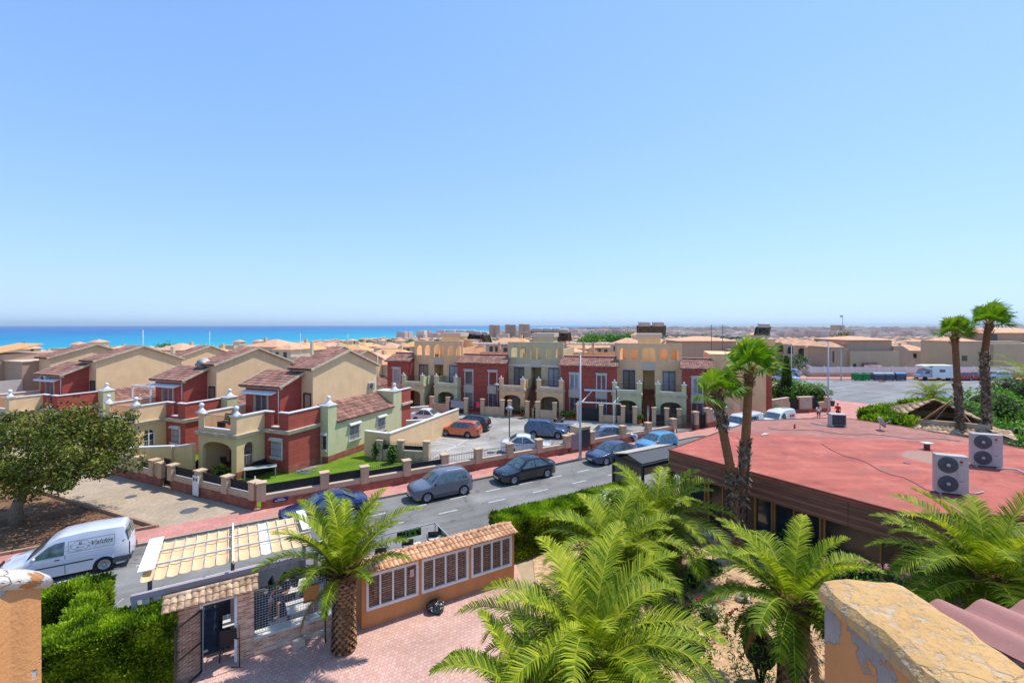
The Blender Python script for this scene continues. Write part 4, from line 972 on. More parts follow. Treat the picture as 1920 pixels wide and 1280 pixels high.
# ================================================================ STREET FENCES, LAMPS, UTILITY BOX
def street_fence(label, loc, rot, spans, name='street_wall', brick=.55, low=.82):
    """spans: list of (length, kind); pillars at every joint. kinds: 'screen' (rail with black cloth), 'rail', 'solid', 'gap'"""
    t = thing(name, label, 'boundary wall', loc, rot)
    s = 0.0; b1 = MB(); b2 = MB(); b3 = MB(); pill = []
    tot = sum(x[0] for x in spans)
    for (ln, kind) in spans:
        pill.append(s)
        if kind != 'gap':
            b1.box(s, s+ln, -.16, .12, 0, brick); b2.box(s, s+ln, -.12, .10, brick, low if kind != 'solid' else 1.35)
            if kind != 'solid': b3.box(s+.22, s+ln-.22, -.16, .13, low, low+.05)
            else: b3.box(s+.22, s+ln-.22, -.16, .13, 1.35, 1.41)
        s += ln
    pill.append(s)
    b1.build('stone_base', M['brickband'], t); b2.build('low_wall', M['fenceplaster'], t); b3.build('wall_coping', M['pinkwhite'], t)
    for x in pill:
        hh = random.uniform(1.42, 1.52)
        b = MB(); b.box(x-.22, x+.22, -.24, .2, brick+.01, hh); b.box(x-.27, x+.27, -.29, .25, hh, hh+.07); b.build('pillar', M['fenceplaster'], t)
    s = 0
    for (ln, kind) in spans:
        if kind in ('screen', 'rail', 'fullscreen'):
            railing('railing', (s+.24, 0, 0), (s+ln-.24, 0, 0), low+.10, low+.52, t, screen={'screen': .30, 'fullscreen': .46, 'rail': 0}[kind], gap=.12, spikes=.16 if kind == 'screen' else .08)
        s += ln
    return t
def s_of(px, t_=0):   # distance along the street wall line seen at column px
    k = (px-960)/F; O = W0+NN*t_; return (k*O.y-O.x)/(E.x-k*E.y)
pl = [486, 608, 683, 762, 833, 896, 955, 1010, 1062]
ss = [0]+[s_of(x) for x in pl[1:]]
kinds = ['fullscreen', 'fullscreen', 'screen', 'screen', 'rail', 'rail', 'rail', 'rail']
street_fence('salmon street wall with stone base between the corner and the meter box', W0, RA, [(b_-a, k) for a, b_, k in zip(ss[:-1], ss[1:], kinds)])
pl = [1108, 1167, 1215, 1262]; s2 = [s_of(x) for x in pl]
p = RW(s2[0], 0); street_fence('salmon street wall with stone base right of the meter box', p, RA, [(b_-a, 'rail') for a, b_ in zip(s2[:-1], s2[1:])])
# meter box wall with dark door and grey panel
s0 = ss[-1]+.24; s1 = s2[0]-.24; p = RW(s0, 0)
t = thing('meter_housing', 'salmon meter housing with stone base, dark louvred door and lilac panel', 'meter housing', p, RA)
L = s1-s0
b = MB(); b.box(0, L, -.14, .3, 0, .55); b.build('stone_base', M['brickband'], t)
b = MB(); b.box(0, L*.42, -.15, .3, .55, 1.55); b.box(L*.42, L, -.18, .9, .55, 1.9); b.build('wall', M['fenceplaster'], t)
b = MB(); b.box(L*.40, L+.03, -.25, 1.0, 1.9, 1.98); b.build('cap', M['kerb'], t)
b = MB(); b.box(L*.55, L-.05, -.22, -.18, .35, 1.75)
for i in range(10): b.box(L*.57, L-.07, -.235, -.22, .42+i*.13, .46+i*.13)
b.build('door', M['darkgrey'], t)
b = MB(); b.box(.15, .85, -.19, -.15, .35, 1.5); b.build('panel', mat('lilac_grey_panel', rgb(160, 145, 150, .8), var=.05), t)
# gate and wall with sign to the right
def gate(label, a, b_, z1, screen=0):
    ang = math.atan2(b_.y-a.y, b_.x-a.x); L = (b_-a).length
    g = thing('driveway_gate', label, 'gate', (a.x, a.y, 0), ang)
    q = MB()
    for z in (.12, z1*.5, z1): q.box(0, L, -.02, .02, z-.025, z+.025)
    for x in (0, L): q.box(x-.03, x+.03, -.03, .03, .05, z1+.03)
    q.build('gate_frame', M['iron'], g); q = MB(); n = int(L/.12)
    for i in range(1, n): q.box(i*L/n-.01, i*L/n+.01, -.012, .012, .12, z1+.0)
    q.build('bars', M['iron'], g)
    if screen: q = MB(); q.box(.02, L-.02, .025, .03, .15, screen); q.build('screen', M['ironscreen'], g)
    return g
ga = RW(s_of(1268), 0); gb = RW(s_of(1300), 0)
gate('wide black driveway gate at the right end of the salmon wall', ga, gb, 1.6)
def pillar(label, p, h_=1.75, brick=.6, w_=.45):
    t = thing('gate_pillar', label, 'pillar', (p.x, p.y, 0), RA)
    b = MB(); b.box(-w_/2, w_/2, -w_/2, w_/2, brick, h_); b.box(-w_/2-.05, w_/2+.05, -w_/2-.05, w_/2+.05, h_, h_+.08); b.build('shaft', M['fenceplaster'], t)
    b = MB(); b.box(-w_/2-.02, w_/2+.02, -w_/2-.02, w_/2+.02, 0, brick); b.build('stone_base', M['brickband'], t); return t
pillar('salmon gate pillar between the driveway gate and the small gate', RW(s_of(1304), 0))
gate('small black pedestrian gate beside the sign', RW(s_of(1309), 0), RW(s_of(1322), 0), 1.6, 1.4)
sA = s_of(1324); p = RW(sA, 0); L = 14.5
t = thing('boundary_wall', 'plain salmon wall with a white notice, behind the parked white vans', 'boundary wall', p, RA)
b = MB(); b.box(0, L, -.12, .12, .6, 1.8); b.box(-.1, .35, -.18, .2, .6, 1.95); b.build('wall', M['fenceplaster'], t)
b = MB(); b.box(0, L, -.15, .15, 0, .6); b.build('stone_base', M['brickband'], t)
b = MB(); b.box(.4, L, -.18, .18, 1.8, 1.87); b.box(-.15, .4, -.22, .24, 1.95, 2.02); b.build('coping', M['pinkwhite'], t)
# the notice
def text(body, size, parent, loc, rot, m, shear=0.0, name='lettering'): return text_mesh(body, size, name, parent, loc, rot, M[m], shear)
M['bluetext'] = mat('blue_lettering', rgb(40, 50, 120, .9), var=0); M['signblue'] = mat('blue_enamel', rgb(40, 50, 105, .9), rough=.4, var=.03)
q = p+E*.85; t = thing('notice', 'white notice with lines of blue lettering on the salmon wall', 'notice', (q.x, q.y, 1.2), RA)
b = MB(); b.box(0, 1.2, -.16, -.125, -.35, .5); b.build('board', M['white'], t)
for i in range(5):
    b = MB(); x = .1+.03*((i*7) % 3)
    while x < 1.05: w_ = random.uniform(.04, .16); b.box(x, x+w_, -.165, -.161, .36-i*.16, .42-i*.16); x += w_+.05
    b.build('lettering', M['bluetext'], t)
# street name plate at the corner
q = RW(.55, .17, .38); t = thing('street_name_plate', 'small dark blue street name plate on the corner wall base', 'street sign', q, RA)
b = MB(); b.box(0, .75, -.02, .0, 0, .22); b.build('plate', M['signblue'], t)
b = MB()
for i, (x, w_) in enumerate(((.22, .06), (.3, .1), (.42, .08))): b.box(x, x+w_, -.024, -.021, .14, .17)
for i, (x, w_) in enumerate(((.1, .1), (.22, .12), (.36, .09), (.47, .14))): b.box(x, x+w_, -.024, -.021, .06, .1)
b.build('lettering', M['white'], t)
# lane fence, left of the corner
LA = P(215, 888); LL = (LA-W0); lang = math.atan2(-LL.y, -LL.x); Ln = LL.length
def l_of(px): D = -LL.normalized(); k = (px-960)/F; return (k*LA.y-LA.x)/(D.x-k*D.y)
pts = [0, l_of(262), l_of(290), l_of(306)]
t1 = street_fence('salmon lane wall left of the tall lane gate', LA, lang, [(pts[1], 'solid'), (pts[2]-pts[1], 'screen'), (pts[3]-pts[2], 'solid')], name='lane_wall')
D = -LL.normalized(); g0 = LA+D*l_of(309); g1 = LA+D*l_of(319.5)
gate('narrow black gate in the lane wall', g0, g1, 1.75, 1.7)
x0 = l_of(325); q = LA+D*x0; xs = [l_of(x) for x in (325, 376, 427)]+[Ln-.5]
street_fence('salmon lane wall with black screened railings by the porch', q, lang, [(b_-a, 'fullscreen') for a, b_ in zip(xs[:-1], xs[1:])], name='lane_wall')
q = LA+D*l_of(376); t = thing('meter_box', 'white meter box door set in the lane wall pillar', 'meter box', (q.x, q.y, 0), lang)
b = MB(); b.box(-.26, .26, -.30, -.245, .1, 1.25); b.build('door', M['white'], t); b = MB(); b.box(-.2, -.05, -.31, -.30, .95, 1.12); b.box(.05, .2, -.31, -.30, .95, 1.12); b.build('meter_window', M['plastic_grey'], t)
# cream wall between house 1 and 2 plots, running back
def plain_wall(label, a, b_, h0, h1, m='cream', th=.2, cop='white', brick=0, name='boundary_wall'):
    ang = math.atan2(b_.y-a.y, b_.x-a.x); L = ((b_-a).xy).length
    t = thing(name, label, 'boundary wall', (a.x, a.y, 0), ang)
    b = MB(); b.xprism([(0, 0), (L, 0), (L, h1), (0, h0)], -th/2, th/2)
    for i in range(len(b.v)): v = b.v[i]; b.v[i] = Vector((v.y, -v.x, v.z))
    b.build('wall', M[m], t)
    b = MB(); b.bar((0, 0, h0+.035), (L, 0, h1+.035), th+.1, .07); b.build('coping', M[cop], t); return t
plain_wall('long cream wall with white coping between the lawn house and the car park', Vector((-9.15, 34.2, 0)), Vector((-5.2, 44.3, 0)), 1.92, 1.92)
plain_wall('short cream wall joining the long wall to the pale green wing', Vector((-11.2, 35.2, 0)), Vector((-9.2, 34.3, 0)), 1.9, 1.9)
plain_wall('cream garden wall with white coping between the first two houses', HP(-10.2, -2.2), HP(-5.9, -2.3), 1.2, 2.0, m='yellow')
plain_wall('yellow cream wall under the second house terrace', HP(-16.0, -3.4), HP(-7.9, -2.4), .9, 1.7, m='yellow')
# low fence between lawn and car park
qa = Vector((-9.75, 34.2, 0)); qb = Vector((-6.2, 33.55, 0)); ang = math.atan2(qb.y-qa.y, qb.x-qa.x); Lq = (qb-qa).length
street_fence('salmon fence with low black screens between lawn and car park', qa, ang, [(Lq*.45, 'screen'), (Lq*.55, 'screen')], name='garden_fence', brick=.01, low=.75)
plain_wall('salmon courtyard wall beside the white parked car', P(764, 800)+Vector((-.8, 4.2, 0)), P(790, 800)+Vector((-.2, 5.2, 0)), 1.1, 1.1, m='fenceplaster')
plain_wall('orange courtyard wall below the red rear block', HP(.9, 12.3), HP(4.0, 14.5), 1.25, 1.25, m='fenceplaster')
# ---- lamps
def street_lamp(label, loc, h_, arm=1.3, ang=0.0, group='tall street lamps', r_=.09, head=True):
    t = thing('street_lamp', label, 'street lamp', loc, ang, group)
    b = MB(); b.tube([(0, 0, 0), (0, 0, 1), (0, 0, h_)], [r_*1.25, r_, r_*.7], 10); b.lathe([(r_*2, 0), (r_*2, .05), (r_*1.4, .3), (r_*1.1, .35)], 10); b.build('pole', M['steel'], t)
    b = MB(); b.tube([(0, 0, h_-.05), (arm*.5, 0, h_+.05), (arm, 0, h_+.08)], .035, 6); b.build('arm', M['steel'], t)
    b = MB(); b.add([(arm-.1, -.1, h_+.05), (arm+.6, -.14, h_+.06), (arm+.6, .14, h_+.06), (arm-.1, .1, h_+.05), (arm-.05, -.06, h_+.16), (arm+.5, -.08, h_+.15), (arm+.5, .08, h_+.15), (arm-.05, .06, h_+.16)], [(0, 3, 2, 1), (4, 5, 6, 7), (0, 1, 5, 4), (1, 2, 6, 5), (2, 3, 7, 6), (3, 0, 4, 7)]); b.build('lamp_head', M['lamp_head'], t, bevel=.02)
    return t
street_lamp('tall grey street lamp on the red pavement by the meter housing', P(1088, 862), 7.75, .15, RA-R(90)+R(150))
street_lamp('tall grey street lamp on the pavement beside the man in red', P(1553, 778), 8.1, .25, R(170))
q = PD(1484, 648, 72); street_lamp('grey street lamp at the mouth of the villa street', (q.x, q.y, 0), q.z, .2, R(200))
q = P(1577, 713); street_lamp('thin grey street lamp left of the green bins', (q.x, q.y, 0), 6.6, .1, R(0))
q = PD(1855, 640, 84); street_lamp('thin grey street lamp behind the right-hand palms', (q.x, q.y, 0), 6.4, .1, R(0))
for (px, py, d, lab) in ((268, 619, 78, 'thin street lamp against the sea, leftmost'), (393, 622, 85, 'thin street lamp against the sea, second from the left'), (563, 625, 96, 'thin street lamp against the sea above the back row'), (652, 626, 100, 'thin street lamp against the sea behind the nearest gable'), (708, 660, 62, 'thin white street lamp between the gable and the terraced row'), (1402, 640, 66, 'thin street lamp between the two left palm crowns')):
    q = PD(px, py, d); street_lamp(lab, (q.x, q.y, ground_h(q.x, q.y)), q.z-ground_h(q.x, q.y), .25, R(180), r_=.07)
def small_lamp(label, px, py, h_):
    t = thing('post_lamp', label, 'post lamp', P(px, py), 0, 'low black post lamps of the car park')
    b = MB(); b.tube([(0, 0, 0), (0, 0, h_)], .045, 8); b.lathe([(.09, 0), (.09, .35), (.05, .4)], 8); b.build('post', M['iron'], t)
    b = MB(); b.lathe([(.06, 0), (.3, .02), (.33, .09), (.24, .2), (.1, .28), (.03, .3)], 14, (0, 0, h_)); b.build('lamp_shade', M['lamp_head'], t)
small_lamp('black post lamp standing in the car park behind the white car', 955, 842, 3.2)
small_lamp('black post lamp on the path in front of the left red house', 931, 779, 3.3)
small_lamp('black post lamp on the path in front of the green porch', 1156, 794, 3.5)
# ================================================================ NEAR THINGS
def leafmat(name, c0, c1, c2, tr=.3, rough=.55, spec=.35, dead=None):
    m, b, p = new_mat(name)
    at = b.n('ShaderNodeAttribute', attribute_name='rnd')
    stops = [(0.0, c0), (.5, c1), (1.0, c2)]
    if dead: stops = [(0.0, dead), (.06, dead), (.07, c0), (.5, c1), (1.0, c2)]
    c = b.ramp(at.outputs['Fac'], stops)
    k = b.ramp(b.noise(.9, 3, b.n('ShaderNodeTexCoord').outputs['Object']), [(.3, (.78,)*3), (.7, (1.2,)*3)])
    c = b.mix(1, c, k, 'MULTIPLY')
    b.l(c, p.inputs['Base Color']); p.inputs['Roughness'].default_value = rough; p.inputs['Specular IOR Level'].default_value = spec
    t = b.n('ShaderNodeBsdfTranslucent'); b.l(b.mix(1, c, (1.3, 1.35, .7, 1), 'MULTIPLY'), t.inputs[0])
    mx = b.n('ShaderNodeMixShader'); mx.inputs[0].default_value = tr; b.l(p.outputs[0], mx.inputs[1]); b.l(t.outputs[0], mx.inputs[2])
    b.l(mx.outputs[0], m.node_tree.nodes['Material Output'].inputs[0]); return m
M['palm'] = leafmat('palm_frond_green', rgb(40, 62, 6, .8), rgb(108, 136, 18, .86), rgb(198, 198, 54, .9), .28, .6, .15)  # dark low stop puts the shade between leaflets into the colour
M['fanpalm'] = leafmat('fan_palm_green', rgb(52, 92, 10, .85), rgb(104, 150, 22, .88), rgb(184, 196, 54, .9), .32, .55, .2)
M['rachis'] = mat('yellow_green_rachis', rgb(196, 190, 70, .85), var=.1, rough=.5)
M['deadleaf'] = leafmat('dry_palm_leaves', rgb(120, 84, 50, .8), rgb(158, 116, 70, .8), rgb(190, 150, 100, .8), .15)
M['palmtrunk'] = mat('palm_trunk_bark', rgb(158, 120, 88, .85), .95, var=.35, scale=5, rnd=.35, bump=.8, bscale=25, bdist=.03)
M['fibre'] = mat('orange_brown_palm_fibre', rgb(140, 98, 66, .8), .95, var=.3, scale=6, rnd=.4, bump=.8, bscale=30, bdist=.03)
M['washtrunk'] = mat('grey_palm_bark', rgb(158, 138, 118, .8), .95, var=.3, scale=5, rnd=.55, col2=rgb(112, 92, 76, .75), bump=.9, bscale=18, bdist=.03)
M['hedge'] = leafmat('conifer_hedge_green', rgb(46, 66, 8, .8), rgb(118, 150, 20, .93), rgb(182, 202, 46, .95), .28)
M['hedge_core'] = mat('hedge_twigs', rgb(52, 50, 24, .6), .95, var=.4, scale=6)
M['carob'] = leafmat('olive_green_leaves', rgb(50, 62, 14, .75), rgb(92, 108, 28, .82), rgb(150, 146, 60, .8), .14, .6, .2)
M['broad'] = leafmat('fresh_green_leaves', rgb(50, 96, 20, .85), rgb(84, 138, 32, .85), rgb(130, 176, 52, .85), .28)
M['darkgreen'] = leafmat('dark_green_leaves', rgb(38, 72, 22, .8), rgb(60, 98, 30, .8), rgb(90, 126, 42, .8), .2)
M['bark'] = mat('grey_bark', rgb(150, 132, 110, .8), .95, var=.3, scale=5, bump=.7, bscale=15, bdist=.03)
M['redflower'] = leafmat('red_petals', rgb(190, 20, 40, .9), rgb(216, 36, 56, .9), rgb(230, 80, 90, .9), .3)
M['pinkflower'] = leafmat('pink_petals', rgb(220, 120, 160, .9), rgb(236, 150, 180, .9), rgb(246, 196, 210, .9), .3)
M['whiteflower'] = leafmat('white_petals', rgb(226, 226, 210, .85), rgb(236, 236, 226, .85), rgb(244, 244, 238, .85), .3)
def rdir():
    z = random.uniform(-1, 1); a = random.uniform(0, 2*PI); r = math.sqrt(1-z*z); return Vector((r*math.cos(a), r*math.sin(a), z))
def leaf(mb, p, n, s, r=None, asp=.5):
    t = n.cross(rdir()); t = t.normalized() if t.length > .01 else Vector((1, 0, 0)); u = n.cross(t).normalized()
    mb.add([p-t*s*.5, p+u*s*asp*.5, p+t*s*.5, p-u*s*asp*.5], [(0, 1, 2, 3)], r=r)
def clump(mb, c, r, n, s, sq=(1, 1, .8), shade=None):
    base = random.uniform(.15, .85)
    for _ in range(n):
        d = rdir(); q = Vector((d.x*sq[0], d.y*sq[1], d.z*sq[2]))*r*random.uniform(.75, 1.08)
        nn = (d*.9+rdir()*.9+Vector((0, 0, .35))).normalized()
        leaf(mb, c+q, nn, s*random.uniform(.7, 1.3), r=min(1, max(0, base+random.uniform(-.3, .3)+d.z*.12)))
def tree(name, label, loc, h, cr, ch, leafm='broad', trunk_r=.12, nclump=90, per=26, ls=.16, clr=.5, cat='tree', group=None, seed=1, offset=(0, 0), cz=None, barkm='bark', limbs=6):
    random.seed(seed); t = thing(name, label, cat, loc, 0, group)
    cz = h-ch/2 if cz is None else cz; cx, cy = offset
    b = MB(); b.tube([(0, 0, -.1), (.03, 0, h*.15), (cx*.35, cy*.35, max(cz-ch*.3, .2))], [trunk_r*1.35, trunk_r, trunk_r*.75], 9)
    tips = []
    for i in range(limbs):
        a = 2*PI*i/limbs+random.uniform(-.4, .4); q = Vector((cx+cr*.6*math.cos(a), cy+cr*.6*math.sin(a), cz+ch*random.uniform(-.15, .3))); st = Vector((cx*.35, cy*.35, max(cz-ch*.3, .2)))
        b.tube([st, (st+q)/2+Vector((0, 0, -.1*ch)), q], [trunk_r*.6, trunk_r*.38, trunk_r*.12], 6)
    b.build('trunk', M[barkm], t)
    f = MB()
    for i in range(nclump):
        d = rdir(); k = random.uniform(.35, .95)**.7
        wob = 1+.28*noise.noise(d*1.8+Vector((seed*3.1, 0, 0)))
        c = Vector((cx+d.x*cr*k*wob, cy+d.y*cr*k*wob, cz+d.z*ch/2*k*wob))
        clump(f, c, clr*random.uniform(.6, 1.15), per, ls)
    f.build('crown', M[leafm], t); return t
def hedge(label, poly_fn, nleaf, ls, leafm='hedge', name='clipped_hedge', core=None, loc=(0, 0, 0), up=.7, asp=.35, seed=3):
    """poly_fn(): random surface point and outward normal"""
    random.seed(seed); t = thing(name, label, 'hedge', loc); b = MB()
    for _ in range(nleaf):
        p, n = poly_fn(); q = p+n*random.uniform(-.12, .06)
        d = (Vector((0, 0, up))+n*.6+rdir()*.6).normalized(); s = ls*random.uniform(.6, 1.4)
        sd_ = d.cross(rdir()).normalized()*s*asp*.5
        k = noise.noise(p*1.7)*.75+.5+random.uniform(-.28, .28)
        b.add([q-sd_*.7, q+sd_*.7, q+d*s*.6+sd_, q+d*s, q+d*s*.6-sd_], [(0, 1, 2, 3, 4)], r=min(1, max(0, k)))
    b.build('foliage', M[leafm], t)
    if core: core.build('branches', M['hedge_core'], t)
    return t
def box_hedge(label, p0, p1, width, h, dens=900, ls=.12, leafm='hedge', name='clipped_hedge', seed=3, bottom=0.0, wob=.12, z=0):
    p0 = Vector(p0); p1 = Vector(p1); L = (p1-p0).length; e = (p1-p0)/L; n = Vector((e.y, -e.x, 0))
    areas = [L*h, L*h, L*width*1.3, width*h, width*h]; tot = sum(areas)
    def fn():
        r = random.uniform(0, tot); k = 0
        while r > areas[k]: r -= areas[k]; k += 1
        s = random.uniform(0, L); u_ = random.uniform(-width/2, width/2); zz = random.uniform(bottom, h)
        if k == 0: p, nn = p0+e*s+n*width/2+Vector((0, 0, zz)), n
        elif k == 1: p, nn = p0+e*s-n*width/2+Vector((0, 0, zz)), -n
        elif k == 2: p, nn = p0+e*s+n*u_+Vector((0, 0, h)), Vector((0, 0, 1))
        elif k == 3: p, nn = p0+n*u_+Vector((0, 0, zz)), -e
        else: p, nn = p1+n*u_+Vector((0, 0, zz)), e
        w_ = wob*noise.noise(p*.9+Vector((seed, 0, 0)))*1.6+wob*.6*noise.noise(p*2.7)
        return Vector((p.x, p.y, p.z*(1)+z))+nn*w_, nn
    core = MB(); i_ = .14
    q = [p0+e*i_+n*(width/2-i_), p1-e*i_+n*(width/2-i_), p1-e*i_-n*(width/2-i_), p0+e*i_-n*(width/2-i_)]
    core.prism([(v.x, v.y) for v in q], z+.0, z+h-i_)
    return hedge(label, fn, int(tot*dens), ls, leafm, name, core, seed=seed)
# ---- palms
def frond(b, b2, base, az, el, L, n=36, droop=1.6, lw=.24, curl=0, rz=.5, twist=0, vang=.35):
    pts = []; p = Vector(base); st = L/n; e = el
    d_az = Vector((math.cos(az), math.sin(az), 0)); sd_ = Vector((-math.sin(az), math.cos(az), 0))
    for i in range(n+1):
        pts.append(Vector(p)); tt = i/n
        e2 = el-droop*(tt**1.5); p = p+(d_az*math.cos(e2)+Vector((0, 0, math.sin(e2)))+sd_*curl*tt)*st
    b2.tube(pts[::3], [max(.006, .026*(1-i/(len(pts[::3])))) for i in range(len(pts[::3]))], 4, rv=rz)
    for i in range(3, n+1):
        t = (pts[i]-pts[i-1]).normalized(); up = sd_.cross(t) if sd_.cross(t).z > 0 else -sd_.cross(t)
        tt = i/n; ll = L*lw*(math.sin(PI*min(1, (tt*.88+.12)))**.55)*random.uniform(.85, 1.08)
        for s in (-1, 1):
            for rep in range(2):
                fw = .55+.45*tt+random.uniform(-.12, .12)
                d = (sd_*s*1.0+t*fw+up*(vang+random.uniform(-.14, .14))).normalized()
                q = pts[i]-(pts[i]-pts[i-1])*rep*.5; wd = t*(.014+.006*L/3)
                m_ = q+d*ll*.55; tip = q+d*ll+Vector((0, 0, -ll*random.uniform(.10, .32)))
                b.add([q-wd, q+wd, m_+wd*.9, tip, m_-wd*.9], [(0, 1, 2, 4), (4, 2, 3)], r=max(0, min(1, rz+random.uniform(-.3, .22))))
def date_palm(label, loc, th, L, nf=46, seed=1, tr=.22, lean=(0, 0), lw=.22, els=(1.45, -.35), n=34, group='feathery palms in the garden', wind=.25, dk=1.0):
    random.seed(seed); t = thing('date_palm', label, 'palm tree', loc, 0, group)
    b = MB()
    # trunk with spirals of cut leaf bases
    for k in range(max(3, int(th/.11))):
        z = k*.11; q = z/th if th else 0; r_ = tr*(1.08-.12*math.sin(q*PI)); cx = lean[0]*q; cy = lean[1]*q
        for j in range(12):
            a = 2*PI*(j+.5*(k % 2))/12; rr = r_*1.0
            u_ = Vector((math.cos(a), math.sin(a), 0)); s_ = Vector((-u_.y, u_.x, 0)); c = Vector((cx, cy, z))
            b.add([c+u_*rr*.86-s_*rr*.3, c+u_*rr*.86+s_*rr*.3, c+u_*rr*1.1+s_*rr*.2+Vector((0, 0, .11)), c+u_*rr*1.1-s_*rr*.2+Vector((0, 0, .11)), c+u_*rr*.8+Vector((0, 0, .17))], [(0, 1, 2, 3), (3, 2, 4)])
    b.tube([(0, 0, -.1), (lean[0]*.5, lean[1]*.5, th*.5), (lean[0], lean[1], th+.05)], [tr*.98, tr*.88, tr*.9], 14)
    b.build('trunk', M['palmtrunk'], t)
    b = MB(); top = Vector((lean[0], lean[1], th))
    for k in range(110):   # swollen head of old leaf bases
        z = random.uniform(-.30, .25); a = random.uniform(0, 2*PI); rr = tr*(1.15+.35*math.cos((z)/.30*1.3)); u_ = Vector((math.cos(a), math.sin(a), 0)); s_ = Vector((-u_.y, u_.x, 0)); c = top+Vector((0, 0, z))
        b.add([c+u_*rr*.5-s_*.05, c+u_*rr*.5+s_*.05, c+u_*rr*1.15+s_*.03+Vector((0, 0, .16)), c+u_*rr*1.15-s_*.03+Vector((0, 0, .16))], [(0, 1, 2, 3)])
    b.lathe([(tr*.9, -.3), (tr*1.25, -.05), (tr*1.1, .15), (tr*.5, .3)], 14, top); b.build('leaf_bases', M['fibre'], t)
    b = MB(); b2 = MB()
    for i in range(nf):
        q = (i+.5)/nf; az = i*2.399963+random.uniform(-.25, .25); el = els[0]+(els[1]-els[0])*q**.8+random.uniform(-.1, .1)
        Lf = L*(.78+.3*math.sin(PI*min(1, q+.2)))*random.uniform(.88, 1.08)
        base = top+Vector((math.cos(az)*tr*.6, math.sin(az)*tr*.6, .18-.3*q))
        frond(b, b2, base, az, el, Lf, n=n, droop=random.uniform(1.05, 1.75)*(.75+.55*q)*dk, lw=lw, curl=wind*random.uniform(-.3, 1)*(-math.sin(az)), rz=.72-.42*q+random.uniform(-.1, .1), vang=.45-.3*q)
    b.build('crown', M['palm'], t); b2.build('frond_stems', M['rachis'], t)
    b = MB()
    for i in range(4): az = random.uniform(0, 2*PI); frond(b, b, top+Vector((math.cos(az)*tr*.6, math.sin(az)*tr*.6, -.1)), az, -.5, L*.7, n=n, droop=1.1, lw=lw*.7, rz=.5, vang=-.2)
    b.build('dead_fronds', M['deadleaf'], t)
    return t
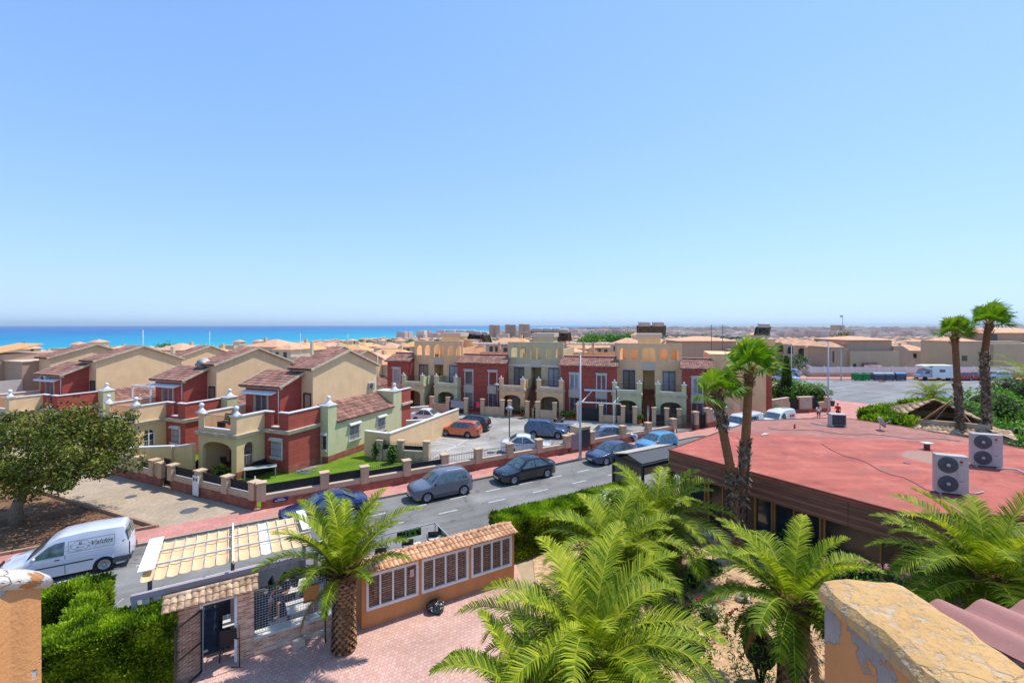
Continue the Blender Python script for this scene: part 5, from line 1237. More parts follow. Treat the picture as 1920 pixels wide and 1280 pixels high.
def fan_palm(label, loc, pts, tr, cr, nf, seed, shaggy=(0, .5), wind=(.8, 0, 0), group='tall fan palms', spear=True):
    """pts: trunk centre line (relative); shaggy: fraction range of the trunk covered in old leaf bases"""
    random.seed(seed); t = thing('fan_palm', label, 'palm tree', loc, 0, group)
    pts = [Vector(p) for p in pts]; seg = [0]
    for a, b_ in zip(pts[:-1], pts[1:]): seg.append(seg[-1]+(b_-a).length)
    H = seg[-1]
    def at(s):
        for i in range(len(pts)-1):
            if s <= seg[i+1]: return pts[i]+(pts[i+1]-pts[i])*((s-seg[i])/(seg[i+1]-seg[i]))
        return pts[-1]
    b = MB(); ring = [at(H*i/40) for i in range(41)]
    b.tube(ring, [tr*(1.05-.25*i/40)*(1+.05*(i % 2)) for i in range(41)], 12); b.build('trunk', M['fibre'], t)
    b = MB()
    for (s0, s1) in (shaggy if isinstance(shaggy[0], tuple) else (shaggy,)):
        n = int((s1-s0)*H*190)
        for k in range(n):
            s = H*random.uniform(s0, s1); c = at(s); a = random.uniform(0, 2*PI); u_ = Vector((math.cos(a), math.sin(a), 0)); s_ = Vector((-u_.y, u_.x, 0)); ln = random.uniform(.10, .32)*(1 if random.random() < .8 else 1.4)
            out = random.uniform(.2, .9); w_ = random.uniform(.04, .09); z = random.choice((1, 1, -.6))
            p0 = c+u_*tr*.8; p1 = c+u_*(tr*.9+ln*out*.6)+Vector((0, 0, ln*z*.8))
            b.add([p0-s_*w_, p0+s_*w_, p1+s_*w_*.6, p1-s_*w_*.6], [(0, 1, 2, 3)])
    b.build('old_leaf_bases', M['washtrunk'], t)
    top = pts[-1]; b = MB(); b2 = MB(); wv = Vector(wind)
    for i in range(nf):
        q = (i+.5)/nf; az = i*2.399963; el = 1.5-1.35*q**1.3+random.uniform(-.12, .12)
        d = Vector((math.cos(az)*math.cos(el), math.sin(az)*math.cos(el), math.sin(el)))+wv*.22; d.normalize()
        pl = cr*random.uniform(.45, .7); st = top+Vector((0, 0, .1-.25*q)); mid = st+d*pl*.6+Vector((0, 0, .03)); hub = st+d*pl
        b2.tube([st, mid, hub], [.03, .02, .014], 4)
        s_ = d.cross(Vector((0, 0, 1))); s_ = s_.normalized() if s_.length > .1 else Vector((1, 0, 0)); up = s_.cross(d)
        R_ = cr*random.uniform(.6, .82); nb_ = 22; rz = .8-.5*q+random.uniform(-.15, .15); dead = q > .9
        for k in range(nb_):
            a = (k/(nb_-1)-.5)*PI*1.25; dd = (d*math.cos(a)+s_*math.sin(a)+up*.12*math.cos(a*2)).normalized(); pw = s_*math.cos(a)-d*math.sin(a)
            r1 = R_*.55; r2 = R_*random.uniform(.92, 1.1); w1 = R_*.045
            tip = hub+dd*r2+wv*.28*R_*random.uniform(.6, 1.4)+Vector((0, 0, -R_*random.uniform(.05, .3)))
            m_ = hub+dd*r1+wv*.05*R_
            b.add([hub, m_+pw*w1*1.4, tip, m_-pw*w1*1.4], [(0, 1, 2, 3)], r=max(0, min(1, rz+random.uniform(-.15, .15))))
    if spear: b.add([top+Vector((-.03, 0, .2)), top+Vector((.03, 0, .2)), top+Vector((.02, 0, .2+cr*.75)), top+Vector((.0, 0, .2+cr*.8))], [(0, 1, 2, 3)], r=.1)
    b.build('crown', M['fanpalm'], t); b2.build('leaf_stalks', M['rachis'], t)
    b = MB()
    for k in range(60):
        z = random.uniform(-.75, .1); a = random.uniform(0, 2*PI); u_ = Vector((math.cos(a), math.sin(a), 0)); s_ = Vector((-u_.y, u_.x, 0)); c = top+Vector((0, 0, z))+(pts[-2]-pts[-1]).normalized()*0
        b.add([c+u_*tr*.7-s_*.05, c+u_*tr*.7+s_*.05, c+u_*tr*1.5+s_*.03+Vector((0, 0, .2)), c+u_*tr*1.5-s_*.03+Vector((0, 0, .2))], [(0, 1, 2, 3)])
    b.build('leaf_bases', M['fibre'], t)
    return t
def bush(label, loc, r_, h_, n, ls, leafm='broad', flower=None, nf=0, fs=.1, seed=5, cat='bush', name='bush', sx=1.0, group=None, asp=.4):
    cs = .45 if flower else .72
    random.seed(seed); t = thing(name, label, cat, loc, 0, group); b = MB(); c = MB(); c.sphere((0, 0, h_*.5), 1, 10, 7, (r_*cs*sx, r_*cs, h_*.55*cs))
    for k, v in enumerate(c.v): c.v[k] = Vector((v.x, v.y, max(0, v.z)))*(1+.18*noise.noise(v*1.3+Vector((seed, 0, 0))))
    for k in range(7):
        a = 2*PI*k/7; c.tube([(0, 0, -.05), (r_*.3*math.cos(a)*sx, r_*.3*math.sin(a), h_*.5), (r_*.7*math.cos(a)*sx, r_*.7*math.sin(a), h_*.8)], [.03, .02, .01], 5)
    c.build('stems', M['hedge_core'], t)
    for i in range(n):
        d = rdir(); k = random.uniform(.6, 1)**.5; w_ = 1+.35*noise.noise(d*2+Vector((seed, 0, 0)))
        p = Vector((d.x*r_*k*w_*sx, d.y*r_*k*w_, h_*.52+d.z*h_*.5*k*w_)); 
        if p.z < .02: p.z = random.uniform(.02, .2)
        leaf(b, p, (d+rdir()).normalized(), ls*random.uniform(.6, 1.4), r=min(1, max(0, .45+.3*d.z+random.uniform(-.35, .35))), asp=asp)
    b.build('foliage', M[leafm], t)
    if flower:
        f = MB()
        for i in range(nf):
            d = rdir(); d.z = abs(d.z)*.9; p = Vector((d.x*r_*sx, d.y*r_, h_*.55+d.z*h_*.5))
            for k in range(7): leaf(f, p+rdir()*fs*.5, rdir(), fs, asp=.8)
        f.build('flowers', M[flower], t)
    return t
# ---- own terrace party walls at the picture's corners
def plaster_mat(name, c1, c2, patch, thr=.6, sc_=2.0, crack=True, edge=0, soft=.015):
    m, b, p = new_mat(name); v = b.n('ShaderNodeTexCoord').outputs['Object']
    base = b.ramp(b.noise(2.5, 6, v), [(.3, c1), (.7, c2)])
    sx = b.n('ShaderNodeSeparateXYZ'); b.l(v, sx.inputs[0])
    top = b.ramp(sx.outputs[2] if not edge else b.math('DIVIDE', b.math('SUBTRACT', sx.outputs[2], edge), .12), [(0.0, (0,)*3), (1, (1,)*3)])
    f = b.ramp(b.math('ADD', b.noise(sc_, 5, v, .55), b.math('MULTIPLY', top, .12 if edge else 0.0)), [(thr, (0,)*3), (thr+soft, (1,)*3)])
    g = b.ramp(b.noise(9, 5, v), [(.3, tuple(x*.8 for x in patch[:3])), (.7, tuple(min(1, x*1.15) for x in patch[:3]))])
    c = b.mix(f, base, g)
    vo = b.n('ShaderNodeTexVoronoi', feature='DISTANCE_TO_EDGE'); vo.inputs['Scale'].default_value = 1.7
    nv = b.n('ShaderNodeTexNoise'); nv.inputs['Scale'].default_value = 4; nv.inputs['Detail'].default_value = 5; b.l(v, nv.inputs['Vector'])
    s2 = b.n('ShaderNodeVectorMath', operation='MULTIPLY_ADD'); b.l(nv.outputs['Color'], s2.inputs[0]); s2.inputs[1].default_value = (.35, .35, .35); b.l(v, s2.inputs[2]); b.l(s2.outputs[0], vo.inputs['Vector'])
    cr = b.ramp(vo.outputs['Distance'], [(0, (.35,)*3), (.008, (1,)*3)])
    c = b.mix(1 if crack else 0, c, cr, 'MULTIPLY')
    if not crack: c = b.mix(1, c, b.ramp(b.noise(75, 4, v, .7), [(.32, (.62,)*3), (.42, (1,)*3), (.7, (1.12,)*3)]), 'MULTIPLY')
    b.l(c, p.inputs['Base Color']); p.inputs['Roughness'].default_value = .9; p.inputs['Specular IOR Level'].default_value = .2
    bn = b.n('ShaderNodeBump'); bn.inputs['Strength'].default_value = .7; bn.inputs['Distance'].default_value = .012
    h = b.math('ADD', b.math('MULTIPLY', b.noise(60, 4, v), .5), b.math('MULTIPLY', b.math('SUBTRACT', 1.0, f), .9)); h = b.math('ADD', h, cr)
    b.l(h, bn.inputs['Height']); b.l(bn.outputs[0], p.inputs['Normal']); return m
M['oranplaster'] = plaster_mat('flaking_orange_plaster', rgb(214, 146, 90, .85), rgb(226, 160, 104, .85), rgb(172, 162, 156, .8), .60, 4.5, edge=8.93)
M['topplaster'] = plaster_mat('lichened_wall_top', rgb(196, 150, 92, .8), rgb(226, 186, 128, .82), rgb(206, 188, 164, .78), .50, 30, soft=.2, crack=False)
def eroded(mb, x0, x1, y0, y1, z0, zt0, zt1, n=26, jag=.012, seed=0):
    """wall running along y with its top sloping from zt0 to zt1, gently uneven edges"""
    vs = []; rows = n+1
    for i in range(rows):
        y = y0+(y1-y0)*i/n; z = zt0+(zt1-zt0)*i/n
        for (x, zz) in ((x0, z0), (x0, z-.03), (x0+.015, z-.008), (x0+.05, z), ((x0*2+x1)/3, z+.004), ((x0+2*x1)/3, z+.002), (x1-.05, z), (x1-.015, z-.01), (x1, z-.035), (x1, z0)):
            k = noise.noise(Vector((x*9+seed, y*9, zz*4)))*jag; j = noise.noise(Vector((x*40, y*40, zz*40+seed)))*jag*.4
            vs.append((x+(k+j)*(zz > z0), y+k*(i in (0, n)), zz+(k+j)*(zz > z0)))
    fs = []
    for i in range(n):
        for k in range(9): a = i*10+k; fs.append((a, a+1, a+11, a+10))
    fs.append(tuple(range(10))[::-1]); fs.append(tuple(n*10+k for k in range(10)))
    mb.add(vs, fs)
t = thing('parapet_wall', 'flaking orange terrace wall with lichened top at the lower right corner', 'wall', (0, 0, 0))
b = MB(); eroded(b, 1.085, 1.37, .3, 1.60, 7.2, 9.065, 9.065); b.build('wall', M['oranplaster'], t)
b = MB(); eroded(b, 1.075, 1.385, .3, 1.615, 9.04, 9.10, 9.10, seed=4); b.build('wall_top', M['topplaster'], t)
b = MB(); vs = []; fs = []; n = 10
t = thing('pink_tile_roof', 'pink corrugated roof sheet beside the terrace wall', 'roof', (0, 0, 0))
b = MB(); vs = []; fs = []; nx, ny = 110, 14
for j in range(ny+1):
    y = .4+1.12*j/ny
    for i in range(nx+1):
        x = 1.345+1.6*i/nx; ph = (x-1.405)/.145; z = 9.108+.17*(1.52-y)+.020*math.cos(2*PI*ph)
        vs.append((x, y, z-.03))
    
for j in range(ny):
    for i in range(nx): k = j*(nx+1)+i; fs.append((k, k+1, k+nx+2, k+nx+1))
o_ = len(vs); vs += [(v[0], v[1], v[2]-.012) for v in vs]
fs += [tuple(o_+i for i in f)[::-1] for f in fs]
e_ = [ny*(nx+1)+i for i in range(nx+1)]
for a, c in zip(e_[:-1], e_[1:]): fs.append((a, c, c+o_, a+o_))
b.add(vs, fs, smooth=True); b.build('tile_sheet', mat('dusty_pink_tiles', rgb(184, 128, 116, .8), var=.06, scale=3, rough=.6, fine=.05), t)
b = MB(); b.box(1.39, 3.0, .3, 1.45, 7.2, 8.9); b.build('wall', M['oranplaster'], t)
t = thing('parapet_wall', 'flaking orange terrace wall at the lower left corner with a whitewashed cap', 'wall', (0, 0, 0))
b = MB(); eroded(b, -2.10, -1.815, .35, 1.78, 7.2, 9.72, 9.03, seed=9); b.build('wall', plaster_mat('patched_orange_plaster', rgb(212, 148, 96, .85), rgb(224, 164, 110, .85), rgb(196, 188, 182, .82), .66, 5.0, edge=8.97), t)
b = MB(); vs = []
pts = [(-1.97, .3, 9.72), (-1.96, 1.2, 9.30), (-1.95, 1.5, 9.15), (-1.945, 1.80, 9.00)]
rings = []
for i, p in enumerate(pts):
    for j in range(14):
        a = 2*PI*j/14; rings.append((p[0]+.155*math.cos(a), p[1], p[2]+.05*math.sin(a)))
fs = [(i*14+j, i*14+(j+1) % 14, (i+1)*14+(j+1) % 14, (i+1)*14+j) for i in range(3) for j in range(14)]+[tuple(range(14)), tuple(42+j for j in range(14))[::-1]]
b.add(rings, fs, smooth=True); b.build('cap', plaster_mat('whitewashed_cap', rgb(230, 214, 196, .82), rgb(236, 226, 214, .82), rgb(214, 150, 100, .85), .55, 3), t)

# ---- brick gateway with tile cap, grid screen
TB = 12.1
def LB(label, name, cat, s, t_, z=0, group=None): return thing(name, label, cat, RW(s, t_, z), RA, group)
def s_at(px, t_): return s_of(px, t_)
a0 = s_at(318, TB); a1 = s_at(377, TB); a2 = s_at(443, TB); a3 = s_at(476, TB); a4 = s_at(640, TB)
t = LB('tan brick gateway with a clay tile cap beside the big conifer hedge', 'brick_gateway', 'gateway', a0, TB)
b = MB(); b.box(0, a1-a0, -.15, .15, 0, 2.1); b.box(a2-a0, a3-a0, -.15, .15, 0, 2.1); b.box(a1-a0, a2-a0, -.15, .15, 1.98, 2.1); b.build('wall', M['tanbrick'], t)
b = MB(); b.box(a1-a0-.02, a1-a0+.05, -.17, .17, .0, 1.98); b.box(a2-a0-.05, a2-a0+.02, -.17, .17, .0, 1.98); b.box(a1-a0, a2-a0, -.17, .17, 1.93, 1.98); b.build('door_frame', M['white'], t)
random.seed(4)
def tile_cap(t, x0, x1, yc, z0, rise, run, m='tile_orange', pitch=.16, back=True):
    b = MB(); b.tiles((x0, yc-run, z0), (x1-x0, 0, 0), (0, run, rise), pitch, .3, .05, .02)
    if back: b.tiles((x1, yc+run*.75, z0), (x0-x1, 0, 0), (0, -run*.75, rise), pitch, .3, .05, .02)
    b.build('clay_tiles', M[m], t)
    b = MB(); n = int((x1-x0)/.3)
    for i in range(n):
        a = x0+i*(x1-x0)/n; b.tube([(a, yc, z0+rise+.01), (a+(x1-x0)/n+.02, yc, z0+rise+.02)], [.075, .06], 8)
    b.build('ridge_tiles', M[m], t)
tile_cap(t, -.15, a3-a0+.1, 0, 2.11, .22, .42, 'tile_old', .17)
b = MB(); b.box(-.1, a3-a0+.05, -.3, .25, 2.05, 2.11); b.build('cap_bed', M['fenceplaster'], t)
t = LB('low tan brick wall with white coping under the grid screen', 'brick_wall', 'wall', a3, TB); L = a4-a3
b = MB(); b.box(0, L, -.14, .14, 0, .5); b.build('wall', M['tanbrick'], t)
b = MB(); b.box(0, L, -.18, .2, .5, .57); b.build('coping', M['white_old'], t)
t = LB('silver square-mesh screen between the brick gateway and the palm', 'grid_screen', 'screen', a3, TB, .6); L = s_at(612, TB)-a3
b = MB(); nx = int(L/.075)
for i in range(nx+1): x = i*L/nx; b.box(x-.004, x+.004, -.004, .004, 0, 1.3)
for j in range(18): z = j*1.3/17; b.box(0, L, -.0065, .0025, z-.004, z+.004)
b.build('grid', mat('light_wire', rgb(190, 190, 192, .85), rough=.5, var=.05), t)
b = MB(); b.box(-.02, .02, -.03, .03, -.6, 1.35); b.box(L-.02, L+.02, -.03, .03, -.6, 1.35); b.box(0, L, -.02, .02, 1.3, 1.34); b.build('frame', M['darkgrey'], t)
q = RW(s_at(583, TB), TB+.06, 1.15); t = thing('menu_board', 'tan wooden board hung on the silver grid screen', 'board', q, RA)
b = MB(); b.box(-.22, .22, -.03, 0, 0, .5); b.build('board', M['wood_frame'], t, bevel=.005)
b = MB(); b.box(-.24, .24, -.045, -.03, .48, .52); b.box(-.24, .24, -.045, -.03, -.02, .02); b.build('trim', M['wood_shade_dark'], t)
# open gate leaf
q = RW(a1+.03, TB+.17); q2 = P(358, 1281); ang = math.atan2(q2.y-q.y, q2.x-q.x)
t = thing('garden_gate', 'black mesh garden gate standing open from the brick gateway', 'gate', (q.x, q.y, 0), ang)
b = MB(); 
for (x0, x1, z0, z1) in ((0, .04, .05, 1.85), (.86, .9, .05, 1.85), (0, .9, .05, .09), (0, .9, 1.81, 1.85), (0, .9, .9, .94)): b.box(x0, x1, -.02, .02, z0, z1)
b.build('gate_frame', M['iron'], t)
b = MB()
for i in range(18): b.box(.04+i*.047, .046+i*.047, -.003, .003, .09, 1.81)
for i in range(17): b.box(.04, .86, -.006, .0, .12+i*.1, .125+i*.1)
b.build('mesh', M['iron'], t)
q = P(449, 1251); b = MB(); b.tube([(q.x, q.y, 0), (q.x, q.y, 1.25)], .018, 6); b.box(q.x-.25, q.x+.05, q.y-.02, q.y+.02, 0, .02); tag(b.build('gate_stop_post', M['darkgrey']), 'thin dark stop post right of the open gateway', 'post')
q = P(610, 1205); b = MB(); b.tube([(q.x, q.y, 0), (q.x, q.y, 1.75)], .022, 6); tag(b.build('rusty_post', mat('rusty_iron', rgb(96, 60, 50, .8), var=.3)), 'thin rusty post left of the patio palm trunk', 'post')
# concrete blocks by the wall
M['stonechip'] = mat('speckled_stone', rgb(214, 198, 178, .8), var=.25, scale=12, fine=.3)
for (px, py, sx, sy, h_, lab) in ((541, 1205, .34, .2, .2, 'speckled stone block at the foot of the brick wall, left one'), (560, 1212, .18, .16, .24, 'small pale stone block in front of the speckled slab'), (594, 1190, .42, .18, .16, 'long speckled stone slab at the foot of the brick wall')):
    q = P(px, py); b = MB(); b.M = trs(q.x, q.y, 0, RA); b.box(-sx, sx, -sy/2, sy/2, 0, h_); tag(b.build('stone_block', M['stonechip'], bevel=.02), lab, 'stone block')
# ---- canvas pergola
PA = RW(-3.7, 11.2); t = thing('canvas_pergola', 'white pergola with sagging cream canvas panels beside the road', 'pergola', PA, RA)
LP, DP, ZP = 4.75, 2.75, 2.6
M['canvas'] = mat('cream_canvas', rgb(236, 198, 150, .86), var=.05, scale=2, streak=0, rough=.9, fine=.02)
M['canvas_white'] = mat('white_canvas', rgb(240, 236, 226, .88), var=.04, scale=2)
M['lilac'] = mat('weathered_lilac_grey_wood', rgb(176, 164, 170, .82), var=.12, scale=3)
npan = 15
for i in range(npan):
    x0 = .08+i*(LP-.1)/npan; x1 = x0+(LP-.1)/npan-.012; b = MB(); vs = []; fs = []
    nyy = 30; nxx = 6
    for j in range(nyy+1):
        y = .02+(DP-.04)*j/nyy; 
        for k in range(nxx+1):
            u_ = k/nxx; sag = .03*math.sin(PI*u_)*(1+.15*math.sin(i*1.3))+.012*math.sin(y*9+i); vs.append((x0+(x1-x0)*u_, y, ZP-.06-sag-.05*abs(math.sin(PI*y/DP*3))*0))
    for j in range(nyy):
        for k in range(nxx): a = j*(nxx+1)+k; fs.append((a, a+1, a+nxx+2, a+nxx+1))
    b.add(vs, fs, smooth=True); b.build('canvas_panel', M['canvas_white'] if i == 10 else M['canvas'], t)
for y in (DP*.30, DP*.66): b = MB(); b.box(0, LP, y-.025, y+.025, ZP, ZP+.05); b.build('rail', M['white_old'], t)
b = MB(); 
for i in range(npan+1): x = .07+i*(LP-.1)/npan; b.tube([(x, .0, ZP-.04), (x, DP, ZP-.04)], .012, 5)
b.build('canvas_rods', M['white_old'], t)
b = MB(); b.box(-.04, .36, .35, DP+.1, ZP+.08, ZP+.11); b.build('side_board', M['white'], t)
b = MB(); b.box(LP-.25, LP+.05, .9, DP+.1, ZP+.08, ZP+.11); b.build('side_board', M['white'], t)
b = MB(); b.box(LP*.497, LP*.508, -.35, DP+.1, ZP+.02, ZP+.12); b.build('middle_beam', M['white'], t)
b = MB(); b.box(-.1, LP+.1, -.3, -.18, ZP-.42, ZP-.26); b.build('front_beam', M['lilac'], t)
b = MB(); b.box(-.1, LP+.1, DP-.1, DP+.02, ZP-.42, ZP-.2); b.build('back_beam', M['white_old'], t)
for (x, y) in ((-.02, -.24), (LP*.5, -.24), (LP+.02, -.24), (-.02, DP-.04), (LP*.5, DP-.04), (LP+.02, DP-.04)):
    b = MB(); b.box(x-.06, x+.06, y-.06, y+.06, .06, ZP-.42 if y < 0 else ZP-.42); b.box(x-.05, x+.05, y-.05, y+.05, ZP-.42, ZP+.0) if y > 0 else None; b.build('post', M['lilac'], t)
for x in (.15, .42): b = MB(); b.box(x, x+.16, -.2, -.16, .9, ZP-.42); b.build('slat_board', M['white_old'], t)
b = MB(); b.box(-.05, LP+.05, DP+.02, DP+.06, .06, 1.0); b.build('roadside_panel', M['white_old'], t)
def TP(s, tt, z=.06): return RW(s, tt, z)
seats = [((433, 1200), 200, 'black armchair seen through the brick gateway, nearer one'), ((424, 1172), 30, 'black armchair seen through the brick gateway, farther one'), ((488, 1122), -60, 'black armchair at the left of the pergola dining tables'), ((528, 1112), 100, 'black armchair left of the white table under the pergola'), ((578, 1105), -80, 'black armchair right of the white table under the pergola'), ((592, 1090), -40, 'black armchair at the back right of the pergola')]
for (p_, a, lab) in seats:
    q = P(*p_, .5); chair(lab, (q.x, q.y, .06), R(a), high=True, cat='chair', group='black armchairs under the canvas pergola')
M['tablewhite'] = mat('pale_laminate', rgb(224, 218, 206, .82), rough=.5, var=.05)
for (p_, lab, w_, d_) in (((553, 1100), 'pale square table between black armchairs under the pergola', .8, .8), ((562, 1135), 'pale table at which the man sits behind the grid screen', .8, .7), ((442, 1160), 'pale table edge just inside the brick gateway', .7, .7)):
    q = P(*p_, .74); table(lab, (q.x, q.y, .06), RA, w_, d_, .72, top='tablewhite')
# ---- guard house: long low windowed wall with tile cap
g0, g1 = s_at(678, 12.75), s_at(964, 12.75); Lg = g1-g0
t = LB('low orange kiosk with white windows and a clay tile roof on the patio edge', 'tiled_kiosk', 'kiosk', g0, 12.75)
M['orange'] = mat('orange_render', rgb(220, 152, 100, .84), var=.07, scale=1.5, streak=.1, bump=.15, bscale=60)
gp = [(.12, .325), (.355, .645), (.675, .985)]
wx = [(Lg*a, Lg*c) for a, c in ((.03, .325), (.355, .655), (.685, .975))]
b = MB(); b.wall(0, Lg, -.0, .14, 0, 1.84, [(a, c, .62, 1.74) for a, c in wx]); b.box(0, .14, .14, .95, 0, 1.84); b.box(Lg-.14, Lg, .14, .95, 0, 1.84); b.box(.14, Lg-.14, .82, .95, 0, 1.84); b.build('wall', M['orange'], t)
M['lattice'] = brick_mat('lattice_bricks_behind_glass', rgb(176, 146, 126, .8), rgb(146, 116, 98, .78), rgb(84, 66, 56, 1), .3, .075, .016, rough=.25, var=.2)
for (a, c) in wx:
    b = MB(); b.box(a+.05, c-.05, .05, .055, .67, 1.69); o = b.build('window', M['lattice'], t)
    f = MB(); f.box(a-.03, a+.05, -.03, .08, .58, 1.78); f.box(c-.05, c+.03, -.03, .08, .58, 1.78); f.box(a+.05, c-.05, -.03, .08, .58, .67); f.box(a+.05, c-.05, -.03, .08, 1.69, 1.78); 
    for k in range(1, 4): x = a+(c-a)*k/4; f.box(x-.028, x+.028, -.018, .07, .67, 1.69)
    f.build('frame', M['white'], o)
b = MB(); b.box(wx[0][1]-.28, wx[0][1]-.14, -.035, -.03, 1.3, 1.55); b.build('sticker', mat('red_white_sticker', rgb(226, 180, 176, .85), var=.2, scale=30), t)
random.seed(8); tile_cap(t, -.1, Lg+.12, .48, 1.85, .15, .62, 'tile_orange', .165)
b = MB(); b.box(-.04, Lg+.04, -.06, 1.0, 1.80, 1.86); b.build('roof_deck', M['orange'], t)
# things on the roadside terrace
for k, (px, py) in enumerate(((722, 1040), (772, 1024), (818, 1010))):
    pos = ('leftmost', 'middle', 'rightmost')[k]
    q = P(px-6, py-10, .8); chair(pos+' black chair on the terrace behind the kiosk', (q.x, q.y, .06), R(190), high=True, group='chairs behind the kiosk')
    q = P(px+4, py+2, .74); table(pos+' white table on the terrace behind the kiosk', (q.x, q.y, .06), RA, .75, .6, .74, m='tablewhite', group='white tables behind the kiosk')
t = thing('terrace_railing', 'grey railing with small green and black banners around the roadside terrace', 'railing', RW(4.4, 8.6, .06), RA)
b = MB(); pa = [(-.3, 0), (.75, 0), (2.1, 0), (2.1, -1.7)]
for (a, c) in zip(pa[:-1], pa[1:]): b.bar((a[0], a[1], 1.0), (c[0], c[1], 1.0), .035); b.bar((a[0], a[1], .2), (c[0], c[1], .2), .03)
for p_ in pa+[(2.1, -.85)]: b.bar((p_[0], p_[1], 0), (p_[0], p_[1], 1.0), .035)
b.build('frame', M['steel'], t)
M['leafbanner'] = mat('black_green_banner', rgb(30, 34, 30, 1), var=.1, scale=4, col2=rgb(110, 170, 40, .9), c2pos=(.5, .53))
b = MB(); b.box(.35, 1.45, .01, .02, .62, .95); b.build('banner', M['leafbanner'], t)
b = MB(); b.box(2.11, 2.12, -1.5, -.3, .55, .95); b.build('banner', M['leafbanner'], t)
# rubbish bag
q = P(818, 1145); random.seed(3); b = MB(); vs = []; n, m_ = 26, 16
for i in range(m_+1):
    for j in range(n):
        th = PI*i/m_; a = 2*PI*j/n; d = Vector((math.sin(th)*math.cos(a), math.sin(th)*math.sin(a), -math.cos(th)))
        r_ = .30*(1+.35*noise.noise(d*1.6)+.12*noise.noise(d*5)); vs.append((d.x*r_*1.1, d.y*r_*.9, max(0, .14+d.z*r_*.62)+(.12*math.exp(-((a-1.5)**2)*3)*max(0, -math.cos(th)))))
fs = [(i*n+j, i*n+(j+1) % n, (i+1)*n+(j+1) % n, (i+1)*n+j) for i in range(m_) for j in range(n)]
b.add(vs, fs, smooth=False); tag(b.build('rubbish_bag', mat('shiny_black_plastic', (.012, .012, .014, 1), rough=.22, spec=.9, bump=.5, bscale=14, bdist=.05), loc=(q.x, q.y, .01)), 'shiny black rubbish bag on the pink patio by the kiosk', 'rubbish bag')
# ---- restaurant with the flat red roof
def roof_mat():
    m, b, p = new_mat('red_waterproof_roof_paint'); v = b.n('ShaderNodeTexCoord').outputs['Object']
    c = b.ramp(b.noise(.6, 7, v, .65), [(.3, rgb(176, 92, 78, .74)), (.55, rgb(196, 106, 90, .76)), (.75, rgb(208, 128, 110, .8))])
    mp = b.n('ShaderNodeMapping'); mp.inputs['Rotation'].default_value = (0, 0, -.85); mp.inputs['Scale'].default_value = (.25, 2.2, 1); b.l(v, mp.inputs[0])
    st = b.ramp(b.noise(.9, 5, mp.outputs[0]), [(.35, (.86,)*3), (.6, (1.08,)*3)]); c = b.mix(1, c, st, 'MULTIPLY')
    # bare grey-brown membrane in the back strip
    sx = b.n('ShaderNodeSeparateXYZ'); b.l(v, sx.inputs[0])
    e = b.math('ADD', b.math('ADD', sx.outputs[1], b.math('MULTIPLY', b.noise(.35, 3, v), 2.2)), b.math('MULTIPLY', sx.outputs[0], .22))
    f = b.ramp(b.math('DIVIDE', e, 50.0), [(.636, (0,)*3), (.642, (.85,)*3)])
    g = b.ramp(b.noise(1.6, 6, v), [(.3, rgb(146, 104, 94, .8)), (.7, rgb(184, 128, 114, .82))])
    c = b.mix(f, c, g)
    d2 = b.ramp(b.noise(.55, 6, v, .7), [(.54, (0,)*3), (.66, (.6,)*3)]); c = b.mix(d2, c, rgb(150, 100, 88, .8))
    gm = b.n('ShaderNodeVectorMath', operation='DISTANCE'); b.l(v, gm.inputs[0]); gm.inputs[1].default_value = (20.6, 22.6, 3.5); pk = b.ramp(b.math('ADD', b.math('DIVIDE', gm.outputs['Value'], 4.0), b.math('MULTIPLY', b.noise(1.6, 4, v), .35)), [(.46, (.8,)*3), (.50, (0,)*3)]); c = b.mix(pk, c, rgb(164, 138, 122, .82))
    pn = b.ramp(b.noise(.28, 3, v, .5), [(.40, (1,)*3), (.415, (.84,)*3), (.43, (1.04,)*3)]); c = b.mix(1, c, pn, 'MULTIPLY')
    mp3 = b.n('ShaderNodeMapping'); mp3.inputs['Rotation'].default_value = (0, 0, -.86); b.l(v, mp3.inputs[0]); s3 = b.n('ShaderNodeSeparateXYZ'); b.l(mp3.outputs[0], s3.inputs[0])
    fr = b.math('FRACT', b.math('ADD', s3.outputs[1], b.math('MULTIPLY', b.noise(1.5, 2, v), .12))); sm_ = b.ramp(fr, [(.0, (.74,)*3), (.03, (1.05,)*3), (.06, (1,)*3)]); c = b.mix(.6, c, sm_, 'MULTIPLY')
    d3 = b.ramp(b.noise(4.5, 5, v), [(.66, (0,)*3), (.70, (.5,)*3)]); c = b.mix(d3, c, rgb(226, 170, 158, .85))
    b.l(c, p.inputs['Base Color']); p.inputs['Roughness'].default_value = .8; p.inputs['Specular IOR Level'].default_value = .25
    bn = b.n('ShaderNodeBump'); bn.inputs['Strength'].default_value = .25; bn.inputs['Distance'].default_value = .03
    b.l(b.noise(2.5, 5, v), bn.inputs['Height']); b.l(bn.outputs[0], p.inputs['Normal']); return m
rp = [P(1254, 843, 3.5), P(1365, 804, 3.5), P(1414, 788, 3.5), P(1549, 783.6, 3.5), P(1594, 785, 3.5), P(1690, 799, 3.5), P(1819, 821, 3.5), P(1925, 842, 3.5), Vector((31, 22, 3.5)), Vector((31, 15.4, 3.5)), Vector((17, 15.7, 3.5)), P(1693, 961, 3.5)]
t = thing('restaurant', 'low restaurant with a big flat red roof and dark board fascia', 'restaurant', (0, 0, 0))
b = MB(); b.prism([(p_.x, p_.y) for p_ in rp], 3.36, 3.5)
b.build('flat_roof', roof_mat(), t)
b = MB()
cen = sum((p_ for p_ in rp), Vector())/len(rp)
for i in range(len(rp)):
    a = rp[i].copy(); c = rp[(i+1) % len(rp)].copy(); a.z = c.z = 3.5; b.bar(a, c, .10, .05)
b.build('roof_edge', mat('dark_roof_trim', rgb(120, 78, 66, .8), var=.3, scale=2), t)
